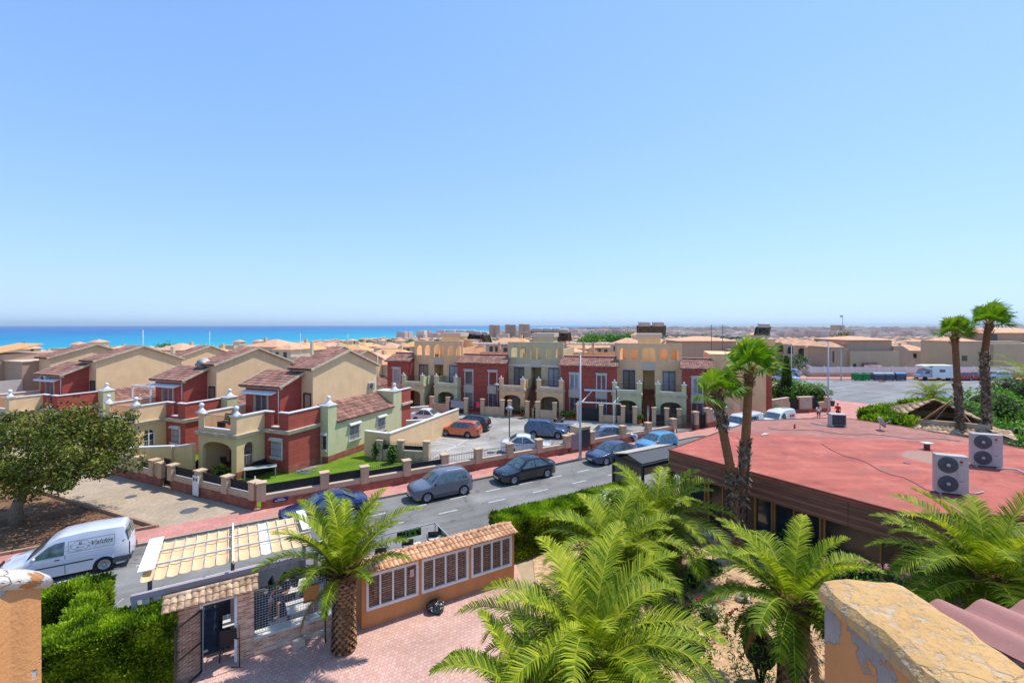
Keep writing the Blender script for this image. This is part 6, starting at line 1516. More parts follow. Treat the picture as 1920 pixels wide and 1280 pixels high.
fa = rp[0]; fb = rp[-1]; fd = (fb-fa).normalized(); Lf = (fb-fa).length; fn_ = Vector((fd.y, -fd.x, 0)); 
if (Vector((0, 0, 0))-fa).dot(fn_) < 0: fn_ = -fn_
def board_mat():
    m, b, p = new_mat('dark_weathered_boards'); tc = b.n('ShaderNodeTexCoord'); v = tc.outputs['Object']; sx = b.n('ShaderNodeSeparateXYZ'); b.l(v, sx.inputs[0])
    z = b.math('DIVIDE', sx.outputs[2], .145); fr = b.math('FRACT', z); fl = b.math('FLOOR', z)
    wn = b.n('ShaderNodeTexWhiteNoise', noise_dimensions='1D'); b.l(fl, wn.inputs['W'])
    c = b.ramp(wn.outputs[0], [(0, rgb(124, 82, 64, .9)), (1, rgb(156, 110, 86, .9))])
    mp = b.n('ShaderNodeMapping'); mp.inputs['Scale'].default_value = (1, 1, 14); b.l(v, mp.inputs[0])
    c = b.mix(1, c, b.ramp(b.noise(1.2, 5, mp.outputs[0]), [(.3, (.65,)*3), (.7, (1.3,)*3)]), 'MULTIPLY')
    c = b.mix(b.math('LESS_THAN', fr, .07), c, (.01, .007, .005, 1)); b.l(c, p.inputs['Base Color']); p.inputs['Roughness'].default_value = .75; return m
M['boards'] = board_mat()
b = MB()
def wallseg(b, a, c, z0, z1, th, off=0):
    d = (c-a).normalized(); n_ = Vector((d.y, -d.x, 0)); q = [a+n_*off, c+n_*off, c+n_*(off-th), a+n_*(off-th)]; b.prism([(v.x, v.y) for v in q], z0, z1)
cuts = [0, .41, .83, 1.0]
for i in range(3): a = fa+fd*(Lf*cuts[i]+.01); c = fa+fd*(Lf*cuts[i+1]-.01); q = MB(); q.prism([(v.x, v.y) for v in (a-fn_*.02, c-fn_*.02, c-fn_*.1, a-fn_*.1)], 2.42, 3.47); q.build('fascia_board', M['boards'], t)
q = MB(); q.prism([(v.x, v.y) for v in (rp[-1]+Vector((0, .05, 0)), rp[-2]+Vector((0, .05, 0)), rp[-2]+Vector((0, .12, 0)), rp[-1]+Vector((0, .12, 0)))], 2.42, 3.47); q.build('fascia_board', M['boards'], t)
q = MB(); a = rp[0]; c = rp[2]; wallseg(q, Vector((a.x+.1, a.y-.02, 0)), Vector((c.x, c.y, 0)), 2.7, 3.45, .1); q.build('fascia_board', M['boards'], t)
# walls and windows under the fascia (facing the garden)
ia = fa-fn_*.55+fd*.3; ib = fb-fn_*.55-fd*.2; ang = math.atan2(fd.y, fd.x); Li = (ib-ia).length
TT = trs(ia.x, ia.y, 0, ang)
b = MB(); b.M = TT
ops = [(.5, 1.45, .9, 2.3), (1.6, 2.4, .15, 2.3), (3.9, 4.7, .7, 2.3), (4.75, 5.6, .7, 2.3), (5.9, 6.6, .15, 2.35), (6.7, 8.6, .15, 2.35)]
b.wall(0, Li, .0, .15, 0, 2.45, ops); b.build('garden_wall_face', mat('dark_brown_wall', rgb(120, 90, 70, .8), var=.15), t)  # plain dark brown wall colour under the fascia
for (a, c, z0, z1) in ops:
    q = MB(); q.M = TT; q.box(a, c, .08, .1, z0, z1); o = q.build('window', M['dark_open'] if z0 < .5 else M['glass'], t)  # low-silled ones: dark sheets stand in for shade inside the openings
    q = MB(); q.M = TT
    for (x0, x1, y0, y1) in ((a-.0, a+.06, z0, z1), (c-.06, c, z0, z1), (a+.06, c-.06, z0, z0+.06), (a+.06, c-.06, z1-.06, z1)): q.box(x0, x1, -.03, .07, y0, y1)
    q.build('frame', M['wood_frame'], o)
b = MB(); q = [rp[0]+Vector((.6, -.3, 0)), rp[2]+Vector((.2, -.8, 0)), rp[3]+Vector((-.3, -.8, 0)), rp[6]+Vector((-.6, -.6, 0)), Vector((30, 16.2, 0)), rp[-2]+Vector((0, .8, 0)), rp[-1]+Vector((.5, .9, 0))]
cc = sum(q, Vector())/len(q); q = [cc+(v-cc)*.93 for v in q]; b.prism([(v.x, v.y) for v in q], 0, 3.3); b.build('inner_walls', M['wood_shade_dark'], t)  # dark wall colour stands in for the shade of the opening under the fascia
# roof furniture
def on_roof(px, py): return P(px, py, 3.502)
q = on_roof(1786, 928); ac_unit('tall twin-fan white air conditioner on the red roof, nearer one', q, R(-24), .96, 1.5, .38, fans=2, logo=True)
q = on_roof(1852, 876); ac_unit('tall twin-fan white air conditioner on the red roof, farther right', q, R(-24), 1.04, 1.5, .38, fans=2, logo=True)
q = on_roof(1573, 800); t2 = thing('cooling_unit', 'dark-grilled box cooling unit at the back of the red roof', 'air conditioner', q, R(-14))
b = MB(); b.box(-.42, .42, 0, .6, .08, .78); b.build('casing', M['ac_white'], t2, bevel=.01)
b = MB(); b.box(-.37, .37, -.02, 0, .12, .74); b.build('coil_grille', M['darkgrey'], t2)
b = MB(); 
for i in range(14): b.box(-.35+i*.05, -.34+i*.05, -.03, -.02, .13, .73)
b.build('grille_fins', M['plastic_grey'], t2)
b = MB(); b.box(-.4, -.3, -.05, .65, 0, .08); b.box(.3, .4, -.05, .65, 0, .08); b.build('feet', M['steel'], t2)
def hose_thing(name, label, cat, pts, r_, m): b = MB(); b.tube(pts, r_, 7); return tag(b.build(name, M[m] if isinstance(m, str) else m), label, cat)
hose_thing('insulated_pipe', 'white insulated pipe lying left of the dark cooling unit', 'pipe', [on_roof(1520, 793)+Vector((0, 0, .05)), on_roof(1540, 798)+Vector((0, 0, .05)), on_roof(1560, 800)+Vector((0, 0, .06)), on_roof(1562, 797)+Vector((0, 0, .35)), on_roof(1556, 797)+Vector((0, 0, .30))], .035, 'ac_white')
qq = on_roof(1850, 880); hose_thing('insulated_pipe', 'white insulated pipe from the farther twin-fan unit to the roof edge', 'pipe', [qq+Vector((.45, .0, .05)), qq+Vector((.8, -.1, .08)), qq+Vector((1.0, -.35, .1)), qq+Vector((.85, -.9, .06)), qq+Vector((.95, -1.6, .05))], .04, 'ac_white')
qq = on_roof(1786, 925); hose_thing('insulated_pipe', 'white insulated pipe beside the nearer twin-fan unit', 'pipe', [qq+Vector((.4, -.0, .06)), qq+Vector((.8, -.1, .04)), qq+Vector((1.3, .1, .04))], .025, 'ac_white')
q = on_roof(1738, 842); t2 = thing('roof_vent', 'short vent pipe with a flat white cap on the red roof', 'vent', q)
b = MB(); b.lathe([(.13, 0), (.13, .28), (.12, .3)], 14); b.build('pipe', mat('brown_pipe', rgb(120, 84, 84, .8)), t2); b = MB(); b.box(-.23, .23, -.2, .2, .31, .35); b.build('cap', M['white_old'], t2)
q = on_roof(1650, 806); dish('weathered satellite dish at the back edge of the red roof', q, R(80), .36)
q = on_roof(1490, 803); t2 = thing('roof_vent', 'tiny red vent stub at the left rear of the red roof', 'vent', q); b = MB(); b.lathe([(.05, 0), (.05, .25), (.06, .27)], 10); b.build('pipe', M['red'], t2)
hose_thing('roof_cable', 'thin dark cable running across the back of the red roof', 'cable', [on_roof(1440+i*24, 803+i*1.6+2*math.sin(i*1.3))+Vector((0, 0, .02)) for i in range(16)], .014, 'plastic_grey')
hose_thing('roof_cable', 'thin dark cable from the nearer twin-fan unit towards the middle of the red roof', 'cable', [on_roof(1760-i*22, 925-i*9+3*math.sin(i*1.7))+Vector((0, 0, .02)) for i in range(11)], .012, 'plastic_grey')
q = on_roof(1434, 815); b = MB(); b.M = trs(q.x, q.y, 3.502, .5); b.box(-.35, .35, -.06, .06, 0, .05); b.box(.1, .3, .05, .2, 0, .04); tag(b.build('timber_scrap', M['white_old']), 'small pale timber scrap lying on the red roof behind the left fan palms', 'scrap')
q = on_roof(1700, 868); b = MB(); b.M = trs(q.x, q.y, 3.502, -.4); b.lathe([(.14, 0), (.14, .015), (.10, .03)], 16); tag(b.build('roof_drain', M['plastic_grey']), 'round grey drain cover on the red roof left of the rooftop units', 'drain')
# ---- bar terrace frame with grey canopy
t = thing('bar_canopy', 'black steel frame with a grey fabric canopy beside the restaurant', 'canopy', RW(17.3, 10.9), RA)
L_, D_ = 3.7, 2.2; M['greyfabric'] = mat('grey_fabric', rgb(196, 186, 172, .8), var=.08, scale=1.5); M['anthracite'] = mat('anthracite_steel', (.035, .038, .046, 1), rough=.4, var=.05)
for (x, y) in ((0, 0), (L_, 0), (0, D_), (L_, D_)): b = MB(); b.box(x-.06, x+.06, y-.06, y+.06, 0, 2.4); b.build('post', M['anthracite'], t)
b = MB(); b.box(-.08, L_+.08, -.07, .07, 2.4, 2.56); b.box(-.08, L_+.08, D_-.07, D_+.07, 2.4, 2.56); b.box(-.07, .07, .07, D_-.07, 2.4, 2.56); b.box(L_-.07, L_+.07, .07, D_-.07, 2.4, 2.56); b.build('beam', M['anthracite'], t)
b = MB(); b.slab((.0, .05, 2.62), (L_, .05, 2.62), (L_, D_*.55, 2.9), (.0, D_*.55, 2.9), .03); b.build('canopy', M['darkgrey'], t)
b = MB(); b.slab((.0, D_*.5, 2.93), (L_, D_*.5, 2.93), (L_, D_+.1, 2.66), (.0, D_+.1, 2.66), .03); b.build('canopy', M['greyfabric'], t)
b = MB(); b.box(.1, L_-.1, D_-.02, D_, 1.0, 2.4); b.box(L_-.02, L_, .2, D_-.1, 1.2, 2.4); b.build('side_screen', M['greyfabric'], t)
b = MB(); b.box(.0, L_, -.05, .03, .9, 1.0); b.box(.5, .58, -.05, .03, 0, .9); b.box(1.8, 1.88, -.05, .03, 0, .9); b.box(-.8, 0, .1, .2, .8, .95); b.box(-.8, -.7, .1, .2, 0, .8); b.build('handrail', M['anthracite'], t)
# ---- pavilion with tiled pyramid roof and tilted hatch
q = PD(1752, 800, 33); t = thing('garden_pavilion', 'square pavilion with old clay tile roof and a propped brown hatch', 'pavilion', (q.x, q.y, .5), R(-33))
w_ = 3.3; zb = 2.35
random.seed(2)
for k in range(4):
    b = MB(); a = k*PI/2; b.M = rotz(a); b.tiles((-w_, -w_, zb), (2*w_, 0, 0), (0, 1.15, .42), .24, .36, .05, .03) if k in (0, 1, 2, 3) else None
    b.build('eave_tiles', M['tile_old'], t)
b = MB()
hip = Vector((0, 0, 4.15))
for k in range(4):
    A_ = rotz(k*PI/2); p0 = A_@Vector((-2.3, -2.3, 3.0)); p1 = A_@Vector((2.3, -2.3, 3.0)); nr = 7
    if k == 0: continue
    for r_ in range(nr):
        f0 = r_/nr; f1 = (r_+1)/nr; a0_ = p0.lerp(hip, f0); a1_ = p1.lerp(hip, f0); c1_ = p1.lerp(hip, f1); c0_ = p0.lerp(hip, f1); nn_ = max(1, int((a1_-a0_).length/.24))
        b.add([a0_, a1_, c1_, c0_], [(0, 1, 2, 3)])
        for i in range(nn_):
            s_ = a0_.lerp(a1_, (i+.5)/nn_); e_ = c0_.lerp(c1_, (i+.5)/nn_); b.tube([s_+Vector((0, 0, .045)), e_+Vector((0, 0, .02))], [.075, .06], 6)
b.build('pyramid_tiles', M['tile_old'], t)
b = MB()
for k in range(4): b.M = rotz(k*PI/2); b.box(-2.3, 2.3, -2.34, -2.14, 2.6, 3.02)
b.build('curb', M['fenceplaster'], t)
Ti = (trs(q.x, q.y, .5, R(-33))).inverted(); hp = [Ti @ PD(*c_) for c_ in ((1728, 787, 31.3), (1742, 783, 32.9), (1795, 741, 33.6), (1784, 750, 31.9))]
b = MB(); b.slab(*hp, .07); b.build('hatch', mat('brown_hatch_board', rgb(196, 142, 90, .85), var=.15, scale=2), t)
b = MB(); b.box(-2.14, 2.14, -2.14, 2.14, 2.55, 2.62); b.build('hatch_floor', M['kerb'], t)
b = MB(); b.bar((-.4, -1.4, 2.6), tuple(hp[3]), .05); b.bar((1.5, -1.8, 3.0), tuple(hp[3]), .05); b.build('prop', M['kerb'], t)
b = MB()
for (x, y) in ((-2.8, -2.8), (2.8, -2.8), (2.8, 2.8), (-2.8, 2.8)): b.box(x-.15, x+.15, y-.15, y+.15, -.5, 2.35)
b.box(-2.9, 2.9, -2.9, 2.9, 2.1, 2.34); b.build('posts', M['fenceplaster'], t)
# ================================================================ CARS
def paint(name, c, metal=.3):
    return mat(name, c, rough=.26, var=.03, metal=metal, spec=.5, coat=1.0)
CARSPEC = {
 # L, W, H, ground clearance, wheel radius, front axle x, rear axle x, silhouette above sill (x,z) front to rear, belt z, side windows [(x,z)..]
 'sedan': dict(L=4.2, W=1.66, H=1.40, wr=.30, fa=1.30, ra=-1.24, belt=.84, top=[(2.08, .38), (2.06, .58), (1.86, .70), (.98, .84), (.28, 1.27), (-.1, 1.37), (-.75, 1.36), (-1.45, .97), (-2.0, .90), (-2.09, .70), (-2.06, .38)], win=[[(.72, .87), (.18, 1.21), (-.02, 1.27), (-.28, 1.28), (-.28, .87)], [(-.34, .87), (-.34, 1.28), (-.78, 1.26), (-1.22, .96), (-1.22, .87)]], ws=(3, 4), rw=(6, 7)),
 'suv': dict(L=3.75, W=1.62, H=1.52, wr=.31, fa=1.12, ra=-1.13, belt=.92, top=[(1.86, .40), (1.85, .66), (1.66, .82), (.92, .94), (.32, 1.38), (-.05, 1.47), (-1.15, 1.45), (-1.45, 1.36), (-1.72, .98), (-1.85, .80), (-1.85, .40)], win=[[(.72, .95), (.22, 1.31), (-.02, 1.37), (-.25, 1.38), (-.25, .95)], [(-.31, .95), (-.31, 1.38), (-.98, 1.36), (-.98, .98)], [(-1.04, 1.0), (-1.04, 1.35), (-1.22, 1.32), (-1.4, 1.05)]], ws=(3, 4), rw=(7, 8)),
 'hatch': dict(L=3.7, W=1.6, H=1.38, wr=.29, fa=1.15, ra=-1.14, belt=.84, top=[(1.84, .36), (1.83, .58), (1.62, .74), (.95, .86), (.25, 1.28), (-.1, 1.35), (-.95, 1.33), (-1.28, 1.25), (-1.68, .92), (-1.82, .74), (-1.82, .38)], win=[[(.68, .87), (.15, 1.22), (-.05, 1.26), (-.28, 1.27), (-.28, .87)], [(-.34, .87), (-.34, 1.27), (-.9, 1.24), (-1.2, .95), (-1.2, .89)]], ws=(3, 4), rw=(7, 8)),
 'wagon': dict(L=3.85, W=1.6, H=1.40, wr=.28, fa=1.14, ra=-1.02, belt=.82, top=[(1.9, .36), (1.88, .58), (1.7, .72), (1.0, .84), (.38, 1.27), (.05, 1.36), (-1.3, 1.36), (-1.55, 1.30), (-1.85, .86), (-1.92, .74), (-1.92, .36)], win=[[(.78, .85), (.3, 1.2), (.1, 1.26), (-.2, 1.27), (-.2, .85)], [(-.26, .85), (-.26, 1.27), (-.92, 1.27), (-.92, .85)], [(-.98, .87), (-.98, 1.26), (-1.36, 1.25), (-1.62, .90)]], ws=(3, 4), rw=(7, 8)),
 'van': dict(L=3.95, W=1.62, H=1.72, wr=.30, fa=1.28, ra=-1.18, belt=.98, top=[(1.96, .36), (1.95, .60), (1.78, .78), (1.15, .94), (.55, 1.46), (.2, 1.64), (-.6, 1.70), (-1.75, 1.66), (-1.90, 1.2), (-1.97, .96), (-1.97, .40)], win=[[(.98, .97), (.50, 1.36), (.30, 1.44), (.02, 1.46), (.02, .97)]], ws=(3, 4), rw=None),
 'minivan': dict(L=4.4, W=1.75, H=1.85, wr=.32, fa=1.45, ra=-1.35, belt=1.05, top=[(2.2, .4), (2.18, .75), (2.0, .95), (1.55, 1.08), (1.0, 1.65), (.7, 1.80), (-1.9, 1.84), (-2.12, 1.75), (-2.18, 1.1), (-2.2, .9), (-2.2, .4)], win=[[(1.35, 1.1), (.95, 1.52), (.8, 1.62), (.35, 1.64), (.35, 1.1)], [(.28, 1.1), (.28, 1.64), (-.8, 1.66), (-.8, 1.1)], [(-.87, 1.1), (-.87, 1.66), (-1.95, 1.66), (-2.0, 1.1)]], ws=(3, 4), rw=(7, 8)),
 'convertible': dict(L=3.75, W=1.6, H=1.2, wr=.29, fa=1.2, ra=-1.1, belt=.80, top=[(1.87, .36), (1.85, .56), (1.65, .68), (.75, .82), (.72, .83), (.1, .83), (-.5, .83), (-1.2, .86), (-1.75, .82), (-1.86, .66), (-1.85, .36)], win=[], ws=None, rw=None),
}
def make_car(label, kind, pm, cat='car', rim='alloy', name='parked_car', clad=False, rails=False, group=None, parent_kw=None):
    S = CARSPEC[kind]; W = S['W']/2; H = S['H']; belt = S['belt']; wr = S['wr']; t = thing(name, label, cat, (0, 0, 0), 0, group)
    top = S['top']; base = .20
    def hw(x, z):
        e = W
        ax = abs(x)/(S['L']/2)
        if ax > .72: e -= .30*((ax-.72)/.28)**2.2*(.55 if kind in ('van', 'minivan') and x < 0 else 1)
        if z > belt: e -= (z-belt)*(.22 if kind in ('van', 'minivan') else .42)
        if z < .42: e -= (.42-z)*.12
        return e
    def arch(cx, side):
        r_ = wr+.055; pts = []
        for i in range(11): a = PI*i/10; pts.append((cx-r_*math.cos(a)*1.0, .27+r_*math.sin(a)))
        return pts
    bottom = []
    bottom += [(top[-1][0]+.03, base+.06), (S['ra']-wr-.07, base)]+arch(S['ra'], 0)+[(S['ra']+wr+.07, base), (S['fa']-wr-.07, base)]+arch(S['fa'], 0)+[(S['fa']+wr+.07, base), (top[0][0]-.05, base+.06)]
    b = MB()
    # refine the roof line
    up = []
    for (p0, p1) in zip(top[:-1], top[1:]):
        n = max(1, int(math.hypot(p1[0]-p0[0], p1[1]-p0[1])/.16))
        for i in range(n): up.append((p0[0]+(p1[0]-p0[0])*i/n, p0[1]+(p1[1]-p0[1])*i/n))
    up.append(top[-1])
    # skin over the top, with crown across the width
    NX = 8; vs = []; fs = []
    for (x, z) in up:
        e = hw(x, z)-.035
        for k in range(NX+1):
            s = -1+2*k/NX; cr = .045*(1-s*s) if z > .6 else .0; nose = (.10*(1-s*s) if abs(x) > S['L']/2-.35 and z < .9 else 0)*(1 if x > 0 else -1)*.8
            vs.append((x+nose, e*s, z+cr-(.02 if abs(s) == 1 else 0)))
    for i in range(len(up)-1):
        for k in range(NX): a = i*(NX+1)+k; fs.append((a, a+1, a+NX+2, a+NX+1))
    b.add(vs, fs, smooth=True)
    # sides, cut at the wheel arches, in vertical strips
    xs = sorted(set([round(p[0], 4) for p in up if abs(p[0]) < S['L']/2-.01]+[round(p[0], 4) for p in bottom]))
    def topz(x):
        best = None
        for (p0, p1) in zip(up[:-1], up[1:]):
            if (p0[0]-x)*(p1[0]-x) <= 0 and abs(p0[0]-p1[0]) > 1e-6:
                z = p0[1]+(p1[1]-p0[1])*(x-p0[0])/(p1[0]-p0[0]); best = z if best is None else max(best, z)
        return best if best else top[0][1]
    def botz(x):
        for cx in (S['fa'], S['ra']):
            r_ = wr+.055
            if abs(x-cx) < r_-1e-5: return .27+math.sqrt(r_*r_-(x-cx)**2)
            if abs(abs(x-cx)-r_) < 1e-4: return .27
        return base+(.06 if abs(x) > S['L']/2-.15 else 0)
    for sd_ in (-1, 1):
        cols = []
        for x in xs:
            if abs(x) > S['L']/2-.02: continue
            zt = topz(x)-.02; zb_ = botz(x); zs = [zb_, max(zb_, .42), max(zb_, (.42+belt)/2+.05), min(max(belt, zb_), zt), zt]
            bulge = (0, 0, .018, 0, 0)
            cols.append([(x, sd_*(hw(x, z)+bl-(.035 if q == 4 else 0)), z) for q, (z, bl) in enumerate(zip(zs, bulge))])
        vs = [v for c in cols for v in c]; fs = []
        for i in range(len(cols)-1):
            for k in range(4):
                a = i*5+k; f = (a, a+5, a+6, a+1); fs.append(f if sd_ < 0 else f[::-1])
        b.add(vs, fs, smooth=True)
    b.box(-S['L']/2+.12, S['L']/2-.12, -W+.16, W-.16, base, base+.2, smooth=False)
    # front and rear faces
    for sx in (1, -1):
        x = (top[0][0] if sx > 0 else top[-1][0]); xe = x-sx*.03; z1 = top[0][1] if sx > 0 else top[-1][1]; vs = []; fs = []
        for zz in (base+.06, z1):
            for k in range(NX+1): s = -1+2*k/NX; vs.append((xe+sx*.10*(1-s*s)*.8-sx*.02*(zz < .3), (hw(x, zz)-.035)*s, zz))
        for k in range(NX): f = (k, k+1, k+NX+2, k+NX+1); fs.append(f)
        b.add(vs, fs, smooth=True)
    body = b.build('body', pm, t)
    # glass
    g = MB()
    for sd_ in (-1, 1):
        for w_ in S['win']:
            vs = [(x, sd_*(hw(x, z)+.008-(.035*max(0, z-belt)/(H-belt)*0.9)), z) for (x, z) in w_]; g.add(vs, [tuple(range(len(vs))) if sd_ < 0 else tuple(range(len(vs)))[::-1]])
    def slope_panel(i, j, inset=.09, lo=.08, hi=.93):
        p0 = top[i]; p1 = top[j]; vs = []; n = 8
        nx_, nz_ = (p1[1]-p0[1]), -(p1[0]-p0[0]); l_ = math.hypot(nx_, nz_); nx_, nz_ = nx_/l_*.014, nz_/l_*.014
        if nz_ < 0: nx_, nz_ = -nx_, -nz_
        for f_ in (lo, hi):
            x = p0[0]+(p1[0]-p0[0])*f_; z = p0[1]+(p1[1]-p0[1])*f_; e = hw(x, z)-inset
            for k in range(n+1): s = -1+2*k/n; vs.append((x+nx_, e*s, z+nz_+.045*(1-s*s*.85)))
        g.add(vs, [(k, k+1, k+n+2, k+n+1) for k in range(n)], smooth=True)
    if S['ws']: slope_panel(*S['ws'])
    if S['rw']: slope_panel(*S['rw'])
    if g.v: g.build('windows', M['carglass'], t)
    # wheels
    for (cx, nm) in ((S['fa'], 'f'), (S['ra'], 'r')):
        for sd_ in (-1, 1):
            w_ = thing('x', None, None); bpy.data.objects.remove(w_)
            q = MB(); q.M = TL((cx, sd_*(W-.10), wr)) @ Matrix.Rotation(R(90)*-sd_*-1, 4, 'X')
            q.lathe([(wr*.62, -.09), (wr*.92, -.10), (wr, -.06), (wr, .06), (wr*.92, .09), (wr*.66, .085)], 24); wo_ = q.build('wheel', M['rubber'], t)
            q = MB(); q.M = TL((cx, sd_*(W-.10), wr)) @ Matrix.Rotation(R(90)*sd_, 4, 'X')
            q.lathe([(wr*.66, -.07), (wr*.66, .0), (wr*.62, .0)], 20, mi=1); q.lathe([(wr*.67, -.098), (wr*.62, -.10), (wr*.60, -.06), (wr*.60, -.05)], 20)
            for k in range(7 if rim != 'steelcap' else 12):
                a = 2*PI*k/(7 if rim != 'steelcap' else 12); q.bar((wr*.1*math.cos(a), wr*.1*math.sin(a), -.085), (wr*.62*math.cos(a), wr*.62*math.sin(a), -.085), .045 if rim != 'steelcap' else .05, .02, up=(0, 0, 1))
            q.lathe([(wr*.16, -.10), (wr*.14, -.105), (.005, -.108)], 12)
            q.build('rim', [M['alloy'], M['plastic_black']], wo_)
            q = MB(); q.M = TL((cx, sd_*(W-.13), .27)) @ Matrix.Rotation(R(90), 4, 'X'); q.lathe([(wr+.06, -.12), (wr+.06, .10)], 20); 
            if nm == 'f' or True: q.build('wheel_arch', M['plastic_black'], t)
    # lights, plates, mirrors, bumpers, seams
    L2 = S['L']/2
    hz = belt-.20
    for sd_ in (-1, 1):
        q = MB(); x = L2-.20; q.add([(x+.125, sd_*(hw(x, hz)-.28), hz-.04), (x-.02, sd_*(hw(x-.02, hz)+.006), hz-.02), (x-.12, sd_*(hw(x-.12, hz)+.008), hz+.07), (x+.06, sd_*(hw(x, hz)-.24), hz+.075)], [(0, 1, 2, 3)])
        q.M = TL((.015, 0, .005)); q.build('headlight', M['headlight'], t)
        q = MB(); x = -L2+.10; z0 = belt-.16; z1 = belt+.02 if kind not in ('van', 'minivan', 'suv') else belt+.14
        q.add([(x-.085, sd_*(hw(x, z0)-.20), z0), (x+.02, sd_*(hw(x+.02, z0)+.008), z0), (x+.14, sd_*(hw(x+.14, z1)+.008), z1), (x+.0, sd_*(hw(x, z1)-.02), z1), (x-.05, sd_*(hw(x, z1)-.17), z1)], [(0, 1, 2, 3, 4)]); q.M = TL((-.012, 0, 0)); q.build('taillight', M['taillight'], t)
        q = MB(); mx = top[3][0]-.28; q.sphere((mx, sd_*(W+.055), belt+.06), .085, 8, 5, (.7, 1, .75)); q.build('mirror', pm if not clad else M['plastic_black'], t)
        q = MB()
        for w_ in S['win'][:2]:
            xh = w_[-1][0] if w_[-1][0] < w_[0][0] else w_[0][0]
            q.box(xh+.12, xh+.28, sd_*(hw(xh+.2, belt-.13)+.01), sd_*(hw(xh+.2, belt-.13)+.03), belt-.15, belt-.12)
        if q.v: q.build('door_handle', M['plastic_black'] if kind == 'van' else pm, t)
        q = MB()
        for w_ in S['win'][:2]:
            xs_ = min(p[0] for p in w_)-.03
            for (za, zb_) in ((.24, .42), (.42, belt)): q.add([(xs_-.008, sd_*(hw(xs_, za)+.012), za), (xs_+.008, sd_*(hw(xs_, za)+.012), za), (xs_+.008, sd_*(hw(xs_, zb_)+.012+.0), zb_), (xs_-.008, sd_*(hw(xs_, zb_)+.012), zb_)], [(0, 1, 2, 3)])
        if q.v: q.build('door_seam', M['plastic_black'], t)
        if clad:
            q = MB(); x0 = S['ra']+wr+.09; x1 = S['fa']-wr-.09; q.box(x0, x1, sd_*(W-.02), sd_*(W+.018), .2, .36); q.build('side_cladding', M['plastic_grey'], t)
        if rails: q = MB(); q.tube([(.1, sd_*(W-.27), H+.0), (-.2, sd_*(W-.27), H+.03), (-1.1, sd_*(W-.27), H+.01), (-1.3, sd_*(W-.27), H-.05)], .018, 6); q.build('roof_rail', M['steel'], t)
    q = MB(); q.box(L2+.045, L2+.06, -.24, .24, .34, .44); q.box(-L2-.06, -L2-.045, -.24, .24, .5, .6); q.build('number_plate', M['white'], t)
    q = MB(); q.box(L2+.03, L2+.055, -.38, .38, .24, .32); q.box(L2-.01, L2+.035, -.3, .3, belt-.26, belt-.17); q.build('grille', M['plastic_black'], t)
    return t
def on_road(t, s, tt, heading):  # heading +1: nose towards +E
    p = RW(s, tt, .006); t.location = p; t.rotation_euler = (0, 0, RA if heading > 0 else RA+PI)
def put(t, x, y, ang, z=.006): t.location = (x, y, z); t.rotation_euler = (0, 0, ang)
P_grey = paint('graphite_metallic_paint', rgb(112, 116, 128, .9)); P_black = paint('black_blue_paint', rgb(34, 38, 48, .9)); P_slate = paint('slate_blue_paint', rgb(72, 82, 108, .9))
P_sky = paint('light_blue_paint', rgb(96, 160, 200, .85), .1); P_white = paint('white_car_paint', rgb(236, 238, 242, .85), 0); P_orange = paint('burnt_orange_paint', rgb(214, 104, 58, .85), .2)
P_mpv = paint('steel_blue_paint', rgb(76, 92, 124, .9)); P_silver = paint('silver_paint', rgb(176, 184, 200, .85), .4); P_navy = paint('navy_paint', rgb(26, 44, 96, .9)); P_red = paint('red_car_paint', rgb(176, 30, 40, .85), .1); P_dark = paint('near_black_paint', rgb(28, 32, 42, .9))
P_van = paint('white_van_paint', rgb(226, 230, 240, .82), 0)
c = make_car('graphite grey compact SUV with black cladding parked by the stone street wall', 'suv', P_grey, clad=True, rails=True); on_road(c, 9.15, 2.85, -1)
c = make_car('black saloon parked at the pavement between the grey SUV and the street lamp', 'sedan', P_black); on_road(c, 15.05, 2.85, -1)
c = make_car('slate blue saloon parked right of the tall street lamp', 'sedan', P_slate); on_road(c, 22.7, 2.9, -1)
c = make_car('light blue hatchback parked behind the slate blue saloon, a man beside it', 'suv', P_sky); on_road(c, 27.5, 2.9, -1)
c = make_car('navy blue saloon at the kerb, mostly behind the palm and canvas pergola', 'sedan', P_navy); on_road(c, 2.75, 2.85, -1)
# delivery van
v = make_car('white delivery van with script lettering parked by the planting bed', 'van', P_van, cat='van', rim='steelcap', name='delivery_van'); on_road(v, -6.95, 2.85, -1)
b = MB(); Wv = .81
b.box(-1.95, -1.45, Wv-.0, Wv+.02, .3, .52); b.box(-2.03, -1.9, -.75, .75, .3, .5); b.build('rear_bumper', M['plastic_grey'], v, bevel=.01)
b = MB(); b.box(-.85, .9, Wv+.005, Wv+.025, .60, .64); b.box(-.85, .9, -Wv-.025, -Wv-.005, .60, .64); b.build('rub_strip', M['plastic_black'], v)
b = MB()
for y0, y1 in ((-.66, -.06), (.06, .66)): b.add([(-1.945, y0, 1.08), (-1.945, y1, 1.08), (-1.855, y1*.93, 1.52), (-1.855, y0*.93, 1.52)], [(0, 1, 2, 3)])
b.build('rear_window', M['carglass'], v)
b = MB()
for (x0, x1, z0, z1) in ((-1.5, -.08, 1.02, 1.045), (-1.5, -.08, 1.42, 1.445), (-1.5, -1.48, 1.045, 1.42), (-.1, -.08, 1.045, 1.42)):
    y = lambda z: .81-(z-.98)*.22+.016
    b.add([(x0, y(z0), z0), (x1, y(z0), z0), (x1, y(z1), z1), (x0, y(z1), z1)], [(0, 1, 2, 3)])
b.build('panel_pressing', M['lamp_head'], v)
tilt = math.atan(.22)
M['vantext'] = mat('dark_van_lettering', rgb(50, 54, 66, .9), var=0)
